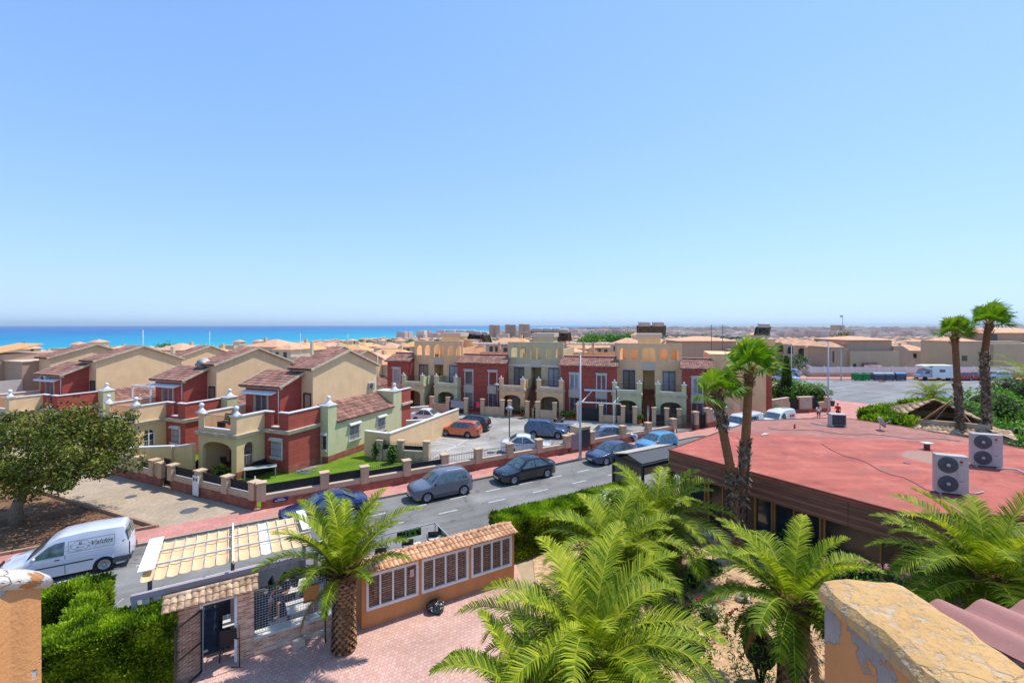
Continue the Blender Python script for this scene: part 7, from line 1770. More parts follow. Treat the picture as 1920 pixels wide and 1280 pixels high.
text('Valdés', .27, v, (-1.08, .81-(1.25-.98)*.22+.018, 1.25), (R(90)-tilt*-1*0+tilt*0, 0, R(180)), 'vantext', shear=.35).rotation_euler = (R(90)-tilt, 0, R(180))
text('B', .17, v, (-.45, .81-(1.30-.98)*.22+.018, 1.31), (R(90)-tilt, 0, R(180)), 'vantext')
text('OBRADOR', .055, v, (-.45, .81-(1.17-.98)*.22+.018, 1.18), (R(90)-tilt, 0, R(180)), 'vantext')
b = MB(); prev = None
for i in range(61):
    a = 2*PI*i/60; r_ = .155+.018*abs(math.sin(a*3.5)); x = -.45+r_*1.75*math.cos(a); z = 1.245+r_*math.sin(a)*.95; q = (x, .81-(z-.98)*.22+.012, z)
    if prev: b.bar(prev, q, .009, .006, up=(0, 1, 0))
    prev = q
b.build('cloud_emblem', M['vantext'], v)
# car park
def car_at(t, front, rear, near_is_left):
    a = P(*front); r_ = P(*rear); d = (a-r_).normalized(); m_ = (a+r_)/2; away = Vector((-d.y, d.x, 0)); 
    if away.y < 0: away = -away
    c_ = m_+away*.75; put(t, c_.x, c_.y, math.atan2(d.y, d.x))
c = make_car('orange estate car parked nose to the long cream wall', 'wagon', P_orange); car_at(c, (838, 817.5), (877, 821), True)
c = make_car('black SUV parked behind the orange estate car', 'suv', P_dark); put(c, -3.9, 44.0, R(180-18))
c = make_car('steel blue people carrier in the middle of the car park', 'wagon', P_mpv); car_at(c, (1046, 823), (998, 820.5), True); c.scale = (1, 1.05, 1.1)
c = make_car('silver convertible with its top down behind the steel blue people carrier', 'convertible', P_silver); put(c, 4.55, 43.9, R(180-16))
b = MB(); b.add([(.72, -.62, .86), (.72, .62, .86), (.30, .55, 1.16), (.30, -.55, 1.16)], [(0, 1, 2, 3)]); b.build('windscreen', M['carglass'], c)
b = MB(); b.box(-.45, .62, -.6, .6, .84, .885); b.build('cockpit', M['plastic_black'], c)
for y in (-.32, .32): b = MB(); b.box(-.4, -.2, y-.2, y+.2, .8, 1.12); b.build('seat', M['plastic_grey'], c, bevel=.04)
c = make_car('white saloon partly hidden behind the street wall railings', 'sedan', P_white); put(c, 1.15, 36.3, R(-4)); c.scale = (.95, 1, 1)
c = make_car('silver hatchback behind the railings right of the meter housing', 'hatch', P_silver); put(c, 8.9, 39.8, R(-4))
c = make_car('white saloon in the courtyard behind the red rear block', 'sedan', P_white); put(c, -8.6, 47.6, R(-12)); c.scale = (.9, .95, 1)
c = make_car('white minibus parked by the salmon wall, left of the white delivery van', 'minivan', P_white, cat='van'); on_road(c, 39.0, 3.0, -1)
c = make_car('small white panel van with orange lettering at the end of the salmon wall', 'van', P_white, cat='van'); on_road(c, 44.0, 3.3, -1); c.scale = (1.1, 1.1, 1.05)
b = MB()
for i in range(3):
    for s in (-1, 1): b.box(-1.3+i*.28, -1.1+i*.28, s*.80, s*.815, 1.05, 1.3)
b.build('lettering', mat('orange_lettering', rgb(220, 90, 60, .9), var=0), c)
# far cars
for (kind, pm, px, py, ang, lab) in (('hatch', P_silver, 1481, 705, 130, 'silver car parked on the villa street, nearer the corner wall'), ('sedan', P_silver, 1472, 716, 118, 'silver car driving out of the villa street'), ('hatch', P_dark, 1459, 706, 120, 'dark car half hidden by the cypress on the villa street'),
        ('hatch', P_red, 1799, 712.5, 175, 'red car just behind the camper van'), ('sedan', P_red, 1815, 712, 175, 'red car between the two tall palm trunks'), ('suv', P_silver, 1868, 712, 178, 'silver car parked right of the tall palms'), ('hatch', P_grey, 1842, 711, 175, 'dark grey car between the tall palm trunk and the silver car'), ('hatch', P_white, 1757, 722+28, 20, 'white car behind the dark palm fronds near the pavilion')):
    c = make_car(lab, kind, pm); q = P(px, py); put(c, q.x, q.y, R(ang)); c.scale = (1.1, 1.1, 1.1)
# camper
q = P(1756, 713); t = thing('camper_van', 'white camper van with overcab sleeping box by the white fence', 'camper van', (q.x, q.y+.8, 0), R(178))
b = MB(); b.box(-3.0, .9, -1.1, 1.1, .45, 2.75); b.build('living_box', M['white'], t, bevel=.08)
b = MB(); b.xprism([(0, 0)]*3, 0, 0) if False else None
b.M = Matrix.Rotation(R(-90), 4, 'Z'); b.xprism([(.7, 1.95), (1.9, 2.05), (2.3, 2.3), (2.25, 2.65), (.7, 2.78)], -1.08, 1.08); b.build('overcab', M['white'], t, bevel=.06)
b = MB(); b.M = Matrix.Rotation(R(-90), 4, 'Z'); b.xprism([(.9, .45), (2.85, .45), (2.9, .85), (2.3, 1.12), (1.75, 1.95), (.9, 1.95)], -.92, .92); b.build('cab', P_silver, t, bevel=.05)
b = MB(); b.M = Matrix.Rotation(R(-90), 4, 'Z'); b.xprism([(1.2, 1.2), (2.15, 1.2), (1.75, 1.8), (1.2, 1.8)], -.94, .94); b.build('cab_window', M['carglass'], t)
b = MB(); b.box(-1.3, -.3, -1.12, 1.12, 1.5, 2.0); b.box(.9, 1.4, -1.12, 1.12, 2.3, 2.5); b.build('side_window', M['carglass'], t)
for x in (2.1, -1.9):
    for s in (-1, 1): b = MB(); b.M = TL((x, s*.95, .36)) @ Matrix.Rotation(R(90), 4, 'X'); b.lathe([(.2, -.12), (.36, -.12), (.36, .12), (.2, .12)], 16); b.build('wheel', M['rubber'], t)
# bins
M['bin_green'] = mat('green_bin_plastic', rgb(20, 130, 62, .85), rough=.5, var=.08); M['bin_grey'] = mat('slate_bin_plastic', rgb(76, 84, 98, .85), rough=.5, var=.08); M['bin_blue'] = mat('blue_lid_plastic', rgb(60, 116, 170, .85), rough=.45, var=.08); M['bin_lid'] = mat('pale_lid_plastic', rgb(140, 152, 164, .85), rough=.45, var=.08)
def bin_(label, px, w_, body, lid, style):
    q = P(px, 713); t = thing('waste_container', label, 'bin', q, 0, 'large waste containers on the plaza')
    b = MB(); b.xprism([(-.5, .15), (.5, .15), (.55, 1.05), (-.55, 1.05)], -w_/2, w_/2); b.build('tub', M[body], t, bevel=.04)
    b = MB(); 
    if style: b.xprism([(-.6, 1.05), (.6, 1.05), (.5, 1.3), (.2, 1.45), (-.2, 1.45), (-.5, 1.3)], -w_/2-.03, w_/2+.03)
    else: b.xprism([(-.58, 1.05), (.58, 1.05), (.5, 1.25), (-.5, 1.25)], -w_/2-.02, w_/2+.02); b.box(-.3, .2, -.2, .2, 1.25, 1.4)
    b.build('lid', M[lid], t, bevel=.03)
    for x in (-w_/2+.15, w_/2-.15):
        b = MB(); b.M = TL((x, -.4, .1)) @ Matrix.Rotation(R(90), 4, 'X'); b.lathe([(.1, -.05), (.1, .05)], 10); b.build('wheel', M['rubber'], t)
bin_('left green waste container', 1606.5, 1.3, 'bin_green', 'bin_green', 0); bin_('right green waste container', 1621, 1.3, 'bin_green', 'bin_green', 0)
bin_('slate grey waste container next to the green ones', 1645, 1.9, 'bin_grey', 'bin_lid', 1); bin_('slate grey waste container next to the blue-lidded one', 1664.5, 1.6, 'bin_grey', 'bin_lid', 1); bin_('waste container with a blue lid', 1686, 1.8, 'bin_grey', 'bin_blue', 1)
b = MB(); q = P(1648, 715)
for k in range(5): b.sphere((q.x+k*.22-.4, q.y-.6+.1*math.sin(k*3), .12), .16, 8, 5, (1, .8, .7))
tag(b.build('litter_bags', mat('red_white_litter', rgb(200, 110, 100, .85), var=.4, scale=6)), 'small pile of red and white litter in front of the grey containers', 'litter')
# ================================================================ PEOPLE
def person(label, loc, rot, h=1.7, shirt='w', trousers='d', hair='dark', pose='stand', cap=None, k=1.0, arm_l=None, arm_r=None):
    t = thing('person', label, 'person', loc, rot); s = h/1.75*k
    J = {}
    if pose == 'sit':
        J = dict(pel=(0, 0, .50), che=(0, .03, .95), nek=(0, .0, 1.08), hed=(0, -.02, 1.16), sl=(.19, .03, 1.0), sr=(-.19, .03, 1.0), el=(.26, -.08, .78), er=(-.26, -.08, .78), wl=(.16, -.34, .78), wr_=(-.14, -.34, .80), hl=(.1, 0, .48), hr=(-.1, 0, .48), kl=(.16, -.42, .50), kr=(-.15, -.44, .50), al=(.17, -.40, .09), ar=(-.18, -.5, .09), tl=(.18, -.56, .04), tr=(-.2, -.66, .04))
    else:
        wk = .18 if pose == 'walk' else .03
        J = dict(pel=(0, 0, .93), che=(0, .01, 1.32), nek=(0, 0, 1.47), hed=(0, -.02, 1.56), sl=(.19, .01, 1.40), sr=(-.19, .01, 1.40), el=(.25, .02+wk, 1.12), er=(-.25, .02-wk*.6, 1.12), wl=(.26, -.04+wk, .88), wr_=(-.26, -.10-wk*.6, .88), hl=(.09, 0, .90), hr=(-.09, 0, .90), kl=(.10, -wk*.9, .50), kr=(-.10, wk*.4, .50), al=(.10, -wk*1.2, .09), ar=(-.10, wk*1.8, .10), tl=(.11, -wk*1.2-.15, .04), tr=(-.11, wk*1.8-.13, .04))
        if arm_r: J['er'], J['wr_'] = arm_r
        if arm_l: J['el'], J['wl'] = arm_l
    rad = dict(pel=.135, che=.145, nek=.055, hed=.055, sl=.065, sr=.065, el=.042, er=.042, wl=.030, wr_=.030, hl=.095, hr=.095, kl=.06, kr=.06, al=.04, ar=.04, tl=.035, tr=.035)
    ed = [('pel', 'che'), ('che', 'nek'), ('nek', 'hed'), ('che', 'sl'), ('che', 'sr'), ('sl', 'el'), ('sr', 'er'), ('el', 'wl'), ('er', 'wr_'), ('pel', 'hl'), ('pel', 'hr'), ('hl', 'kl'), ('hr', 'kr'), ('kl', 'al'), ('kr', 'ar'), ('al', 'tl'), ('ar', 'tr')]
    names = list(J); vs = [Vector(J[n]) for n in names]; es = [(names.index(a), names.index(b_)) for a, b_ in ed]; rr = [rad[n] for n in names]
    for (w_, e_, sx) in (('wl', 'el', 1), ('wr_', 'er', -1)):   # hands: palm and five fingers
        wv = Vector(J[w_]); d = (wv-Vector(J[e_])).normalized(); side_ = d.cross(Vector((0, 1, 0))); side_ = side_.normalized() if side_.length > .1 else Vector((1, 0, 0))
        vs.append(wv+d*.06); rr.append(.028); pi_ = len(vs)-1; es.append((names.index(w_), pi_))
        for k_, (off, ln) in enumerate(((-.027, .06), (-.009, .072), (.009, .068), (.027, .052))):
            vs.append(wv+d*.09+side_*off); rr.append(.009); a = len(vs)-1; es.append((pi_, a)); vs.append(wv+d*(.09+ln)+side_*off*1.15+Vector((0, -.012, 0))); rr.append(.008); es.append((a, a+1))
        vs.append(wv+d*.05-side_*.045); rr.append(.010); a = len(vs)-1; es.append((pi_, a)); vs.append(wv+d*.09-side_*.06); rr.append(.008); es.append((a, a+1))
    me = bpy.data.meshes.new('body'); me.from_pydata([v*s for v in vs], es, []); o = bpy.data.objects.new('body', me); COL.objects.link(o); o.parent = t
    md = o.modifiers.new('skin', 'SKIN'); md.use_smooth_shade = True
    sv = me.skin_vertices[0].data
    for i, r_ in enumerate(rr): sv[i].radius = (r_*s, r_*s*(.72 if i < 2 else 1)); sv[i].use_root = (i == 0)
    o.modifiers.new('sub', 'SUBSURF').render_levels = 2
    me.materials.append(M['skin'])
    hc = Vector(J['hed'])+Vector((0, -.01, .085)); b = MB(); hs = []
    n, m_ = 16, 12
    for i in range(m_+1):
        th = PI*i/m_
        for j in range(n):
            a = 2*PI*j/n; x, y, z = math.sin(th)*math.cos(a), math.sin(th)*math.sin(a), -math.cos(th)
            r_ = Vector((x*.075*(1-.18*max(0, -z)), y*.095*(1-.1*max(0, -z)), z*.118))
            if y < -.85 and -.25 < z < .15: r_.y -= .018*(1-abs(x)*3)       # nose
            if y < -.6 and .05 < z < .3 and .2 < abs(x) < .55: r_.y += .008   # eye sockets
            hs.append((hc+r_)*s)
    b.add(hs, [(i*n+j, i*n+(j+1) % n, (i+1)*n+(j+1) % n, (i+1)*n+j) for i in range(m_) for j in range(n)], smooth=True)
    for sx in (-1, 1): b.sphere((hc+Vector((sx*.078, .005, -.005)))*s, .022*s, 6, 5, (.5, .8, 1.3))
    b.build('head', M['skin'], t)
    b = MB()
    for sx in (-1, 1): b.sphere((hc+Vector((sx*.03, -.088, .012)))*s, .009*s, 6, 4)
    b.box((hc.x-.022)*s, (hc.x+.022)*s, (hc.y-.093)*s, (hc.y-.086)*s, (hc.z-.056)*s, (hc.z-.050)*s); b.build('face_features', M['plastic_black'], t)
    if hair:
        b = MB(); b.sphere((hc+Vector((0, .016, .022)))*s, .105*s, 14, 8, (.82, .95, 1.02)); 
        if hair == 'long': b.tube([(hc+Vector((0, .07, .02)))*s, (hc+Vector((0, .10, -.12)))*s, (hc+Vector((0, .09, -.26)))*s], [.07*s, .06*s, .02*s], 8)
        b.build('hair', M['hair'], t)
    if cap: b = MB(); b.sphere((hc+Vector((0, .01, .045)))*s, .108*s, 14, 6, (.85, 1, .75)); b.box((hc.x-.06)*s, (hc.x+.06)*s, (hc.y-.2)*s, (hc.y-.08)*s, (hc.z+.04)*s, (hc.z+.052)*s); b.build('cap', M[cap], t)
    def cloth(name, js, extra, mm, lvl=2):
        ns = list(js); ei = [(ns.index(a), ns.index(b_)) for a, b_ in extra]; me = bpy.data.meshes.new(name); me.from_pydata([Vector(js[n][0])*s for n in ns], ei, [])
        o = bpy.data.objects.new(name, me); COL.objects.link(o); o.parent = t; o.modifiers.new('skin', 'SKIN').use_smooth_shade = True
        for i, n in enumerate(ns): me.skin_vertices[0].data[i].radius = (js[n][1]*s, js[n][1]*s*(js[n][2] if len(js[n]) > 2 else 1)); me.skin_vertices[0].data[i].use_root = (i == 0)
        o.modifiers.new('sub', 'SUBSURF').render_levels = lvl; me.materials.append(mm)
    V = lambda n: Vector(J[n])
    cloth('shirt', dict(pel=(V('pel')+Vector((0, 0, .03)), .155, .78), che=(V('che'), .165, .74), nek=(V('che').lerp(V('nek'), .6), .07), sl=(V('sl'), .078), sr=(V('sr'), .078), ul=(V('sl').lerp(V('el'), .75), .062), ur=(V('sr').lerp(V('er'), .75), .062)), [('pel', 'che'), ('che', 'nek'), ('che', 'sl'), ('che', 'sr'), ('sl', 'ul'), ('sr', 'ur')], M[shirt])
    f_ = .55 if trousers.startswith('short') else 1.0
    js = dict(pel=(V('pel')-Vector((0, 0, .0)), .150, .8), hl=(V('hl'), .108), hr=(V('hr'), .108), kl=(V('hl').lerp(V('kl'), .9 if f_ < 1 else 1), .078), kr=(V('hr').lerp(V('kr'), .9 if f_ < 1 else 1), .078)); ex = [('pel', 'hl'), ('pel', 'hr'), ('hl', 'kl'), ('hr', 'kr')]
    if f_ == 1: js['al'] = (V('al'), .055); js['ar'] = (V('ar'), .055); ex += [('kl', 'al'), ('kr', 'ar')]
    cloth('shorts' if f_ < 1 else 'trousers', js, ex, M[trousers])
    b = MB()
    for a, tt in (('al', 'tl'), ('ar', 'tr')): m1 = (V(a)+V(tt))/2; b.sphere(Vector((m1.x, m1.y, .045))*s, .09*s, 10, 6, (.55, 1.5, .5))
    b.build('shoes', M['plastic_grey'], t)
    return t
M['hair'] = mat('dark_brown_hair', rgb(52, 38, 30, .8), var=.2); M['shirt_red'] = mat('red_shirt', rgb(196, 34, 40, .9), var=.05); M['shirt_white'] = mat('white_shirt', rgb(230, 228, 226, .85), var=.05); M['shirt_mauve'] = mat('mauve_blue_shirt', rgb(110, 112, 148, .85), var=.05); M['shirt_navy'] = mat('navy_shirt', rgb(40, 44, 66, .85), var=.05)
M['trousers_dark'] = mat('dark_trousers', rgb(40, 40, 46, .8), var=.05); M['short_blue'] = mat('blue_shorts', rgb(110, 120, 150, .8), var=.05); M['short_red'] = mat('red_shorts', rgb(170, 30, 40, .85), var=.05); M['short_grey'] = mat('grey_shorts', rgb(90, 90, 96, .85), var=.05)
p_ = P(1571, 790); person('person in red shirt and red shorts on the pavement looking at a phone', (p_.x, p_.y, .12), R(-70), 1.78, 'shirt_red', 'short_red', 'dark', 'stand', arm_r=((-.2, -.12, 1.15), (-.08, -.34, 1.25)))
p_ = P(1535, 790); person('person in white top and blue shorts walking by the street lamp', (p_.x, p_.y, .12), R(150), 1.62, 'shirt_white', 'short_blue', 'long', 'walk')
p_ = PD(1233, 829, 32.9); person('person in mauve shirt standing beside the light blue car', (p_.x, p_.y, .006), R(200), 1.68, 'shirt_mauve', 'short_grey', None, 'stand', cap='greyfabric', arm_l=((.26, -.1, 1.15), (.2, -.34, 1.1)))
q = P(535, 1120, .5); person('seated person in navy shirt with bare legs at the table behind the grid screen', (q.x, q.y, .06), RA+R(-60), 1.72, 'shirt_navy', 'short_grey', 'dark', 'sit')
q = P(535, 1120, .5); chair('black armchair under the seated person behind the grid screen', (q.x, q.y, .06), RA+R(-60), high=True, group='black armchairs under the canvas pergola')
# ================================================================ VEGETATION
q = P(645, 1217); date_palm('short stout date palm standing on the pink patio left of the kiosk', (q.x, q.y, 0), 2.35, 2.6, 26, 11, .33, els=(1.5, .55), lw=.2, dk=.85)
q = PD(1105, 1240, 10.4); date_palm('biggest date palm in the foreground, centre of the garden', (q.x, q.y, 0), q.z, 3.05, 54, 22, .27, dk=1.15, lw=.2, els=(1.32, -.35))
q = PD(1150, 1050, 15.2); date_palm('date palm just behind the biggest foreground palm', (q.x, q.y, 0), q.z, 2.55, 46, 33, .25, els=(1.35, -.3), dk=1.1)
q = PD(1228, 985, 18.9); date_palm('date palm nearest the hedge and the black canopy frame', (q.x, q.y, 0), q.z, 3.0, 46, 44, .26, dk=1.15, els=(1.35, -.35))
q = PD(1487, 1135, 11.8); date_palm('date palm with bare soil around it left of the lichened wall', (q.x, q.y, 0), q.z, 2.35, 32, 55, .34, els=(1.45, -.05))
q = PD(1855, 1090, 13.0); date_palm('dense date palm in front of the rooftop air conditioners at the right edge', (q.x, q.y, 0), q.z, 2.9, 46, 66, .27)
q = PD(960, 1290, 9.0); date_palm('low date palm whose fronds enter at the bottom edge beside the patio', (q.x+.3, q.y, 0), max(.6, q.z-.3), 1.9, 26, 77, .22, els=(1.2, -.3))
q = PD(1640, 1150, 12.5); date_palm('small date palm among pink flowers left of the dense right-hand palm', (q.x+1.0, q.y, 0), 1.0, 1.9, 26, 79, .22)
# fan palms: two in front of the red roof, two behind it
def trunkpts(base, px_list, d):
    return [Vector((0, 0, 0))]+[Vector(((px-960)/F*d-base.x, 0, 10-(py-609)/F*d)) for px, py in px_list]
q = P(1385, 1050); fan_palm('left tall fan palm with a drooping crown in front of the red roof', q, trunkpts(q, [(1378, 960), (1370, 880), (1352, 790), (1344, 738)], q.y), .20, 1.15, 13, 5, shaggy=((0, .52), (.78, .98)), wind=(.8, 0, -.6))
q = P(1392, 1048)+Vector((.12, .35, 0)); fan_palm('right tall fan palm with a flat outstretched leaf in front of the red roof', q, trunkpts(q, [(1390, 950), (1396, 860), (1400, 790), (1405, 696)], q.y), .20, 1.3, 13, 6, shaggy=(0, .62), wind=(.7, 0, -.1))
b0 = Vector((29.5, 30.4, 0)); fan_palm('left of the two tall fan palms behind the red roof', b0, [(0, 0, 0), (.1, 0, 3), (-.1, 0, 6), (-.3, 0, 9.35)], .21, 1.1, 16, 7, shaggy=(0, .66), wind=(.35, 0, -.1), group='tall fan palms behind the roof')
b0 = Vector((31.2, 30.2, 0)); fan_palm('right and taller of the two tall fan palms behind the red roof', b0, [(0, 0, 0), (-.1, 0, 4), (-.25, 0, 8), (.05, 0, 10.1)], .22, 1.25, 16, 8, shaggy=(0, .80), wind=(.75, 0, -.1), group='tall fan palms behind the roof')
# broad tree at the left
q = P(30, 985); tree('broad_tree', 'broad olive-green tree on the brown planting bed at the left edge', q, 6.0, 3.9, 4.3, 'carob', .24, 300, 80, .17, .58, seed=14, offset=(1.1, .6), cz=3.55, limbs=9)
# hedges
box_hedge('big bright green conifer hedge left of the brick gateway', RW(-8.6, 11.85), RW(-2.75, 11.85), 1.1, 1.92, 4200, .10, seed=5, wob=.09)
box_hedge('clipped conifer hedge along the road behind the orange kiosk', RW(8.35, 11.05), RW(16.9, 11.05), 1.25, 1.7, 1400, .11, seed=6, wob=.05)
b_ = RW(-9.3, 9.2); box_hedge('bright green conifer hedge strip along the road left of the pergola', RW(-9.6, 8.6), RW(-4.75, 8.6), .5, 1.75, 1600, .10, seed=7)
box_hedge('bright green conifer hedge arm running from the road towards the terrace wall', RW(-5.0, 8.9), RW(-5.0, 11.0), .6, 1.8, 1600, .10, seed=8)
box_hedge('ragged conifer hedge beside the left terrace wall', RW(-9.4, 9.4), RW(-8.9, 12.4), .8, 1.0, 600, .12, seed=9)
bush('twiggy bare shrub between the conifer hedge strips', RW(-6.9, 10.6), 1.0, .7, 350, .10, 'deadleaf', seed=3)
q = RW(-6.4, 11.5); t = thing('signpost', 'grey post with small pale tags and a cable among the hedges', 'post', q); b = MB(); b.tube([(0, 0, 0), (0, 0, 1.75)], .035, 8); b.build('post', M['steel'], t)
b = MB(); b.box(0, .16, -.02, .0, 1.6, 1.78); b.box(.02, .14, -.02, 0, 1.2, 1.35); b.build('tag', M['white_old'], t)
b = MB(); a = q+Vector((0, 0, 1.25)); c = PA+E*(-.3)+Vector((0, 0, 2.2)); b.tube([a.lerp(c, i/12)-Vector((0, 0, .35*math.sin(PI*i/12))) for i in range(13)], .012, 5); tag(b.build('cable', M['white_old']), 'pale sagging cable from the post to the canvas pergola', 'cable')
bush('small yellow-green shrub between the left terrace wall and the big hedge', PD(88, 1200, 9.5).xy.to_3d(), .45, .9, 500, .14, 'hedge', seed=4)
# flowering bushes
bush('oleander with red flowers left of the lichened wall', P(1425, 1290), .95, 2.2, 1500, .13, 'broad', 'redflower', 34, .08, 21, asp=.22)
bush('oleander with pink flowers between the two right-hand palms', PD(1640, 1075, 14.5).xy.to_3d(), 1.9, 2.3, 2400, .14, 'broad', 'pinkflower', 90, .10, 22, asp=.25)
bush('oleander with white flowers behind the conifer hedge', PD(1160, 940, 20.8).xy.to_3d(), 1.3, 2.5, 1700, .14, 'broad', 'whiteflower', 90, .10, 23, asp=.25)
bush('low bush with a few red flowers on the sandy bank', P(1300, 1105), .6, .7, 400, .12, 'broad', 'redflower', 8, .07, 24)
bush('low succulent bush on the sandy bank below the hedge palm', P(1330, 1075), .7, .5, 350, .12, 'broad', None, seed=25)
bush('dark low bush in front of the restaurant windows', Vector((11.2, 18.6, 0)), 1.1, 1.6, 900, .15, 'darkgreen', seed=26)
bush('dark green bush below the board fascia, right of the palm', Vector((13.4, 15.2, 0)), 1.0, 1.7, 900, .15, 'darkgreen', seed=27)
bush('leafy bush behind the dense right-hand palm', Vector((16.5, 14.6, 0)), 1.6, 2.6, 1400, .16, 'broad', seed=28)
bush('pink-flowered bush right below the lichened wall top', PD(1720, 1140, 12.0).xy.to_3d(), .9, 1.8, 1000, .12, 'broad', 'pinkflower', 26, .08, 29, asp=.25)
for i, (px, py, r_, h_, m_, fl) in enumerate(((1215, 1120, .7, .8, 'broad', None), (1270, 1150, .8, .7, 'darkgreen', None), (1330, 1180, .7, .9, 'broad', 'redflower'), (1010, 1130, .6, .6, 'darkgreen', None), (1240, 1215, .9, 1.0, 'broad', None), (1300, 1240, .7, .9, 'darkgreen', 'redflower'), (1180, 1060, .8, .8, 'broad', None), (1120, 1080, .8, .9, 'darkgreen', None), (1580, 1100, .8, 1.1, 'broad', 'pinkflower'))):
    bush(('low bush right of the biggest palm', 'dark low plant between the foreground palms', 'small oleander with red flowers near the bare-soil palm', 'dark low plant at the patio edge', 'leafy bush under the biggest palm', 'dark oleander with red flowers at the lower edge', 'low bush at the foot of the hedge palm', 'dark plant behind the biggest palm', 'small oleander with pink flowers below the board fascia')[i], P(px, py), r_, h_, 420, .13, m_, fl, 9, .07, 110+i, asp=.3)
random.seed(12)
for i, (px, py) in enumerate(((1310, 1020), (1335, 1010), (1345, 1032), (1420, 1150), (1380, 1095), (1395, 1130), (1285, 1050), (1350, 1060))):
    q = P(px, py); b = MB(); r_ = random.uniform(.18, .34); vs = []; fs = []
    b.sphere((0, 0, 0), r_, 9, 6, (1.2, .9, .55))
    for k, v in enumerate(b.v): d = v.normalized(); b.v[k] = v*(1+.5*noise.noise(d*1.7+Vector((i*7, 0, 0))))
    b.sm = [False]*len(b.sm)
    o = b.build('garden_rock', M['stonechip'] if i % 2 else M['sand'], loc=(q.x, q.y, .18)); tag(o, 'pale sandstone garden rock lying on the sandy bank', 'rock', 'sandstone rocks on the sandy bank')
# slim cypress by the canopy, tall cypress by the end house
def cypress(label, loc, h, r_, n, ls, seed, m='hedge', wob=.05):
    def fn():
        z = random.uniform(.02, 1); a = random.uniform(0, 2*PI); rr = r_*min(1, (1-z)**.6*1.15)*(.75+.25*min(1, z*6)); rr *= 1+wob*noise.noise(Vector((math.cos(a)*2, math.sin(a)*2, z*h)))*3
        return Vector((rr*math.cos(a), rr*math.sin(a), z*h)), Vector((math.cos(a), math.sin(a), .25)).normalized()
    core = MB(); core.lathe([(r_*.6, 0), (r_*.75, h*.3), (r_*.5, h*.7), (.02, h*.95)], 10)
    return hedge(label, fn, n, ls, m, 'cypress_tree', core, loc=loc, up=1.4, seed=seed)
c = cypress('slim young cypress in front of the black canopy frame', PD(1258, 930, 24.4).xy.to_3d(), 3.1, .22, 900, .16, 31); c['category'] = 'cypress'
q = P(1449, 752); c = cypress('tall dark cypress column at the right end of the terraced row', (q.x, q.y-3, 0), 5.9, .62, 3000, .3, 32, 'darkgreen'); c['category'] = 'cypress'
# hedge and planting around the corner plot
def blob_hedge(label, px, py, d, w_, h_, n, ls, m='broad', seed=1, sx=1.6, name='bush'):
    q = PD(px, py, d); return bush(label, (q.x, q.y, 0), w_, h_, n, ls, m, seed=seed, sx=sx, name=name)
blob_hedge('rounded green hedge behind the corner plot wall, left part', 1475, 730, 58, 1.9, 3.2, 1500, .3, 'broad', 41)
blob_hedge('rounded green hedge behind the corner plot wall, right part', 1515, 733, 57, 1.9, 2.9, 1500, .3, 'broad', 42)
blob_hedge('low green hedge at the foot of the tall cypress', 1424, 750, 50, 1.7, 1.5, 900, .25, 'broad', 43)
t = thing('corner_wall', 'salmon corner plot wall with a dark screen, plaque and small gate', 'wall', P(1462, 776), R(10))
b = MB(); b.box(0, 1.2, -.15, .15, 0, 1.3); b.box(2.4, 4.0, -.2, .2, 0, 1.8); b.box(4.9, 6.0, -.15, .15, 0, 1.2); b.box(6.0, 6.4, -.2, .2, 0, 1.7); b.build('wall', M['fenceplaster'], t)
b = MB(); b.box(0, 6.4, -.22, -.16, 0, .5); b.build('stone_base', M['brickband'], t); b = MB(); b.box(1.2, 2.4, -.02, .02, 0, 1.6); b.box(4.0, 4.9, -.02, .02, 0, 1.7); b.build('screen', M['ironscreen'], t)
b = MB(); b.box(2.8, 3.6, -.23, -.2, .7, 1.4); b.build('plaque', M['steel'], t)
b = MB(); b.box(2.3, 4.1, -.25, .25, 1.8, 1.88); b.box(5.9, 6.5, -.25, .25, 1.7, 1.78); b.build('coping', M['pinkwhite'], t)
t = thing('litter_bin', 'dark litter bin fixed to the street lamp post', 'litter bin', P(1556, 778)+Vector((.3, 0, 1.0)), 0); b = MB(); b.lathe([(.18, 0), (.22, .55), (.2, .6)], 12); b.build('bin_body', M['darkgrey'], t); b = MB(); b.box(-.35, -.15, -.03, .03, .2, .3); b.build('bracket', M['steel'], t)
# clipped hedges around the pavilion
box_hedge('clipped hedge behind the red roof, nearest to the lamp corner', PD(1640, 800, 35).xy.to_3d(), PD(1690, 800, 37).xy.to_3d(), 2.2, 3.3, 130, .32, seed=51)
box_hedge('clipped hedge in front of the pavilion at the roof edge', PD(1645, 800, 31.5).xy.to_3d(), PD(1695, 800, 33).xy.to_3d(), 1.8, 3.45, 150, .30, seed=52)
box_hedge('square-cut hedge between the pavilion and the plaza', PD(1702, 770, 45).xy.to_3d(), PD(1775, 770, 47).xy.to_3d(), 1.8, 2.3, 120, .32, seed=53)
for i, (px, d, w_, h_, m) in enumerate(((1800, 40, 2.2, 3.6, 'broad'), (1860, 42, 2.6, 4.2, 'broad'), (1905, 46, 2.6, 4.6, 'darkgreen'), (1900, 33.5, 2.4, 2.9, 'broad'), (1935, 30, 2.2, 2.7, 'broad'), (1880, 29.0, 1.7, 2.3, 'broad'), (1920, 26.5, 1.6, 2.3, 'hedge'))):
    q = PD(px, 760, d); bush(('pale feathery shrub between the two tall palm trunks', 'pale feathery shrub right of the tall palm trunks', 'dark shrub at the right edge below the date palm', 'bright green leafy shrub right of the pavilion', 'bright green leafy shrub at the right edge by the pavilion', 'low green shrub behind the farther rooftop unit', 'yellow-green shrub at the right edge of the roof')[i], (q.x, q.y, 0), w_, h_, 3000, .26, m, seed=60+i)
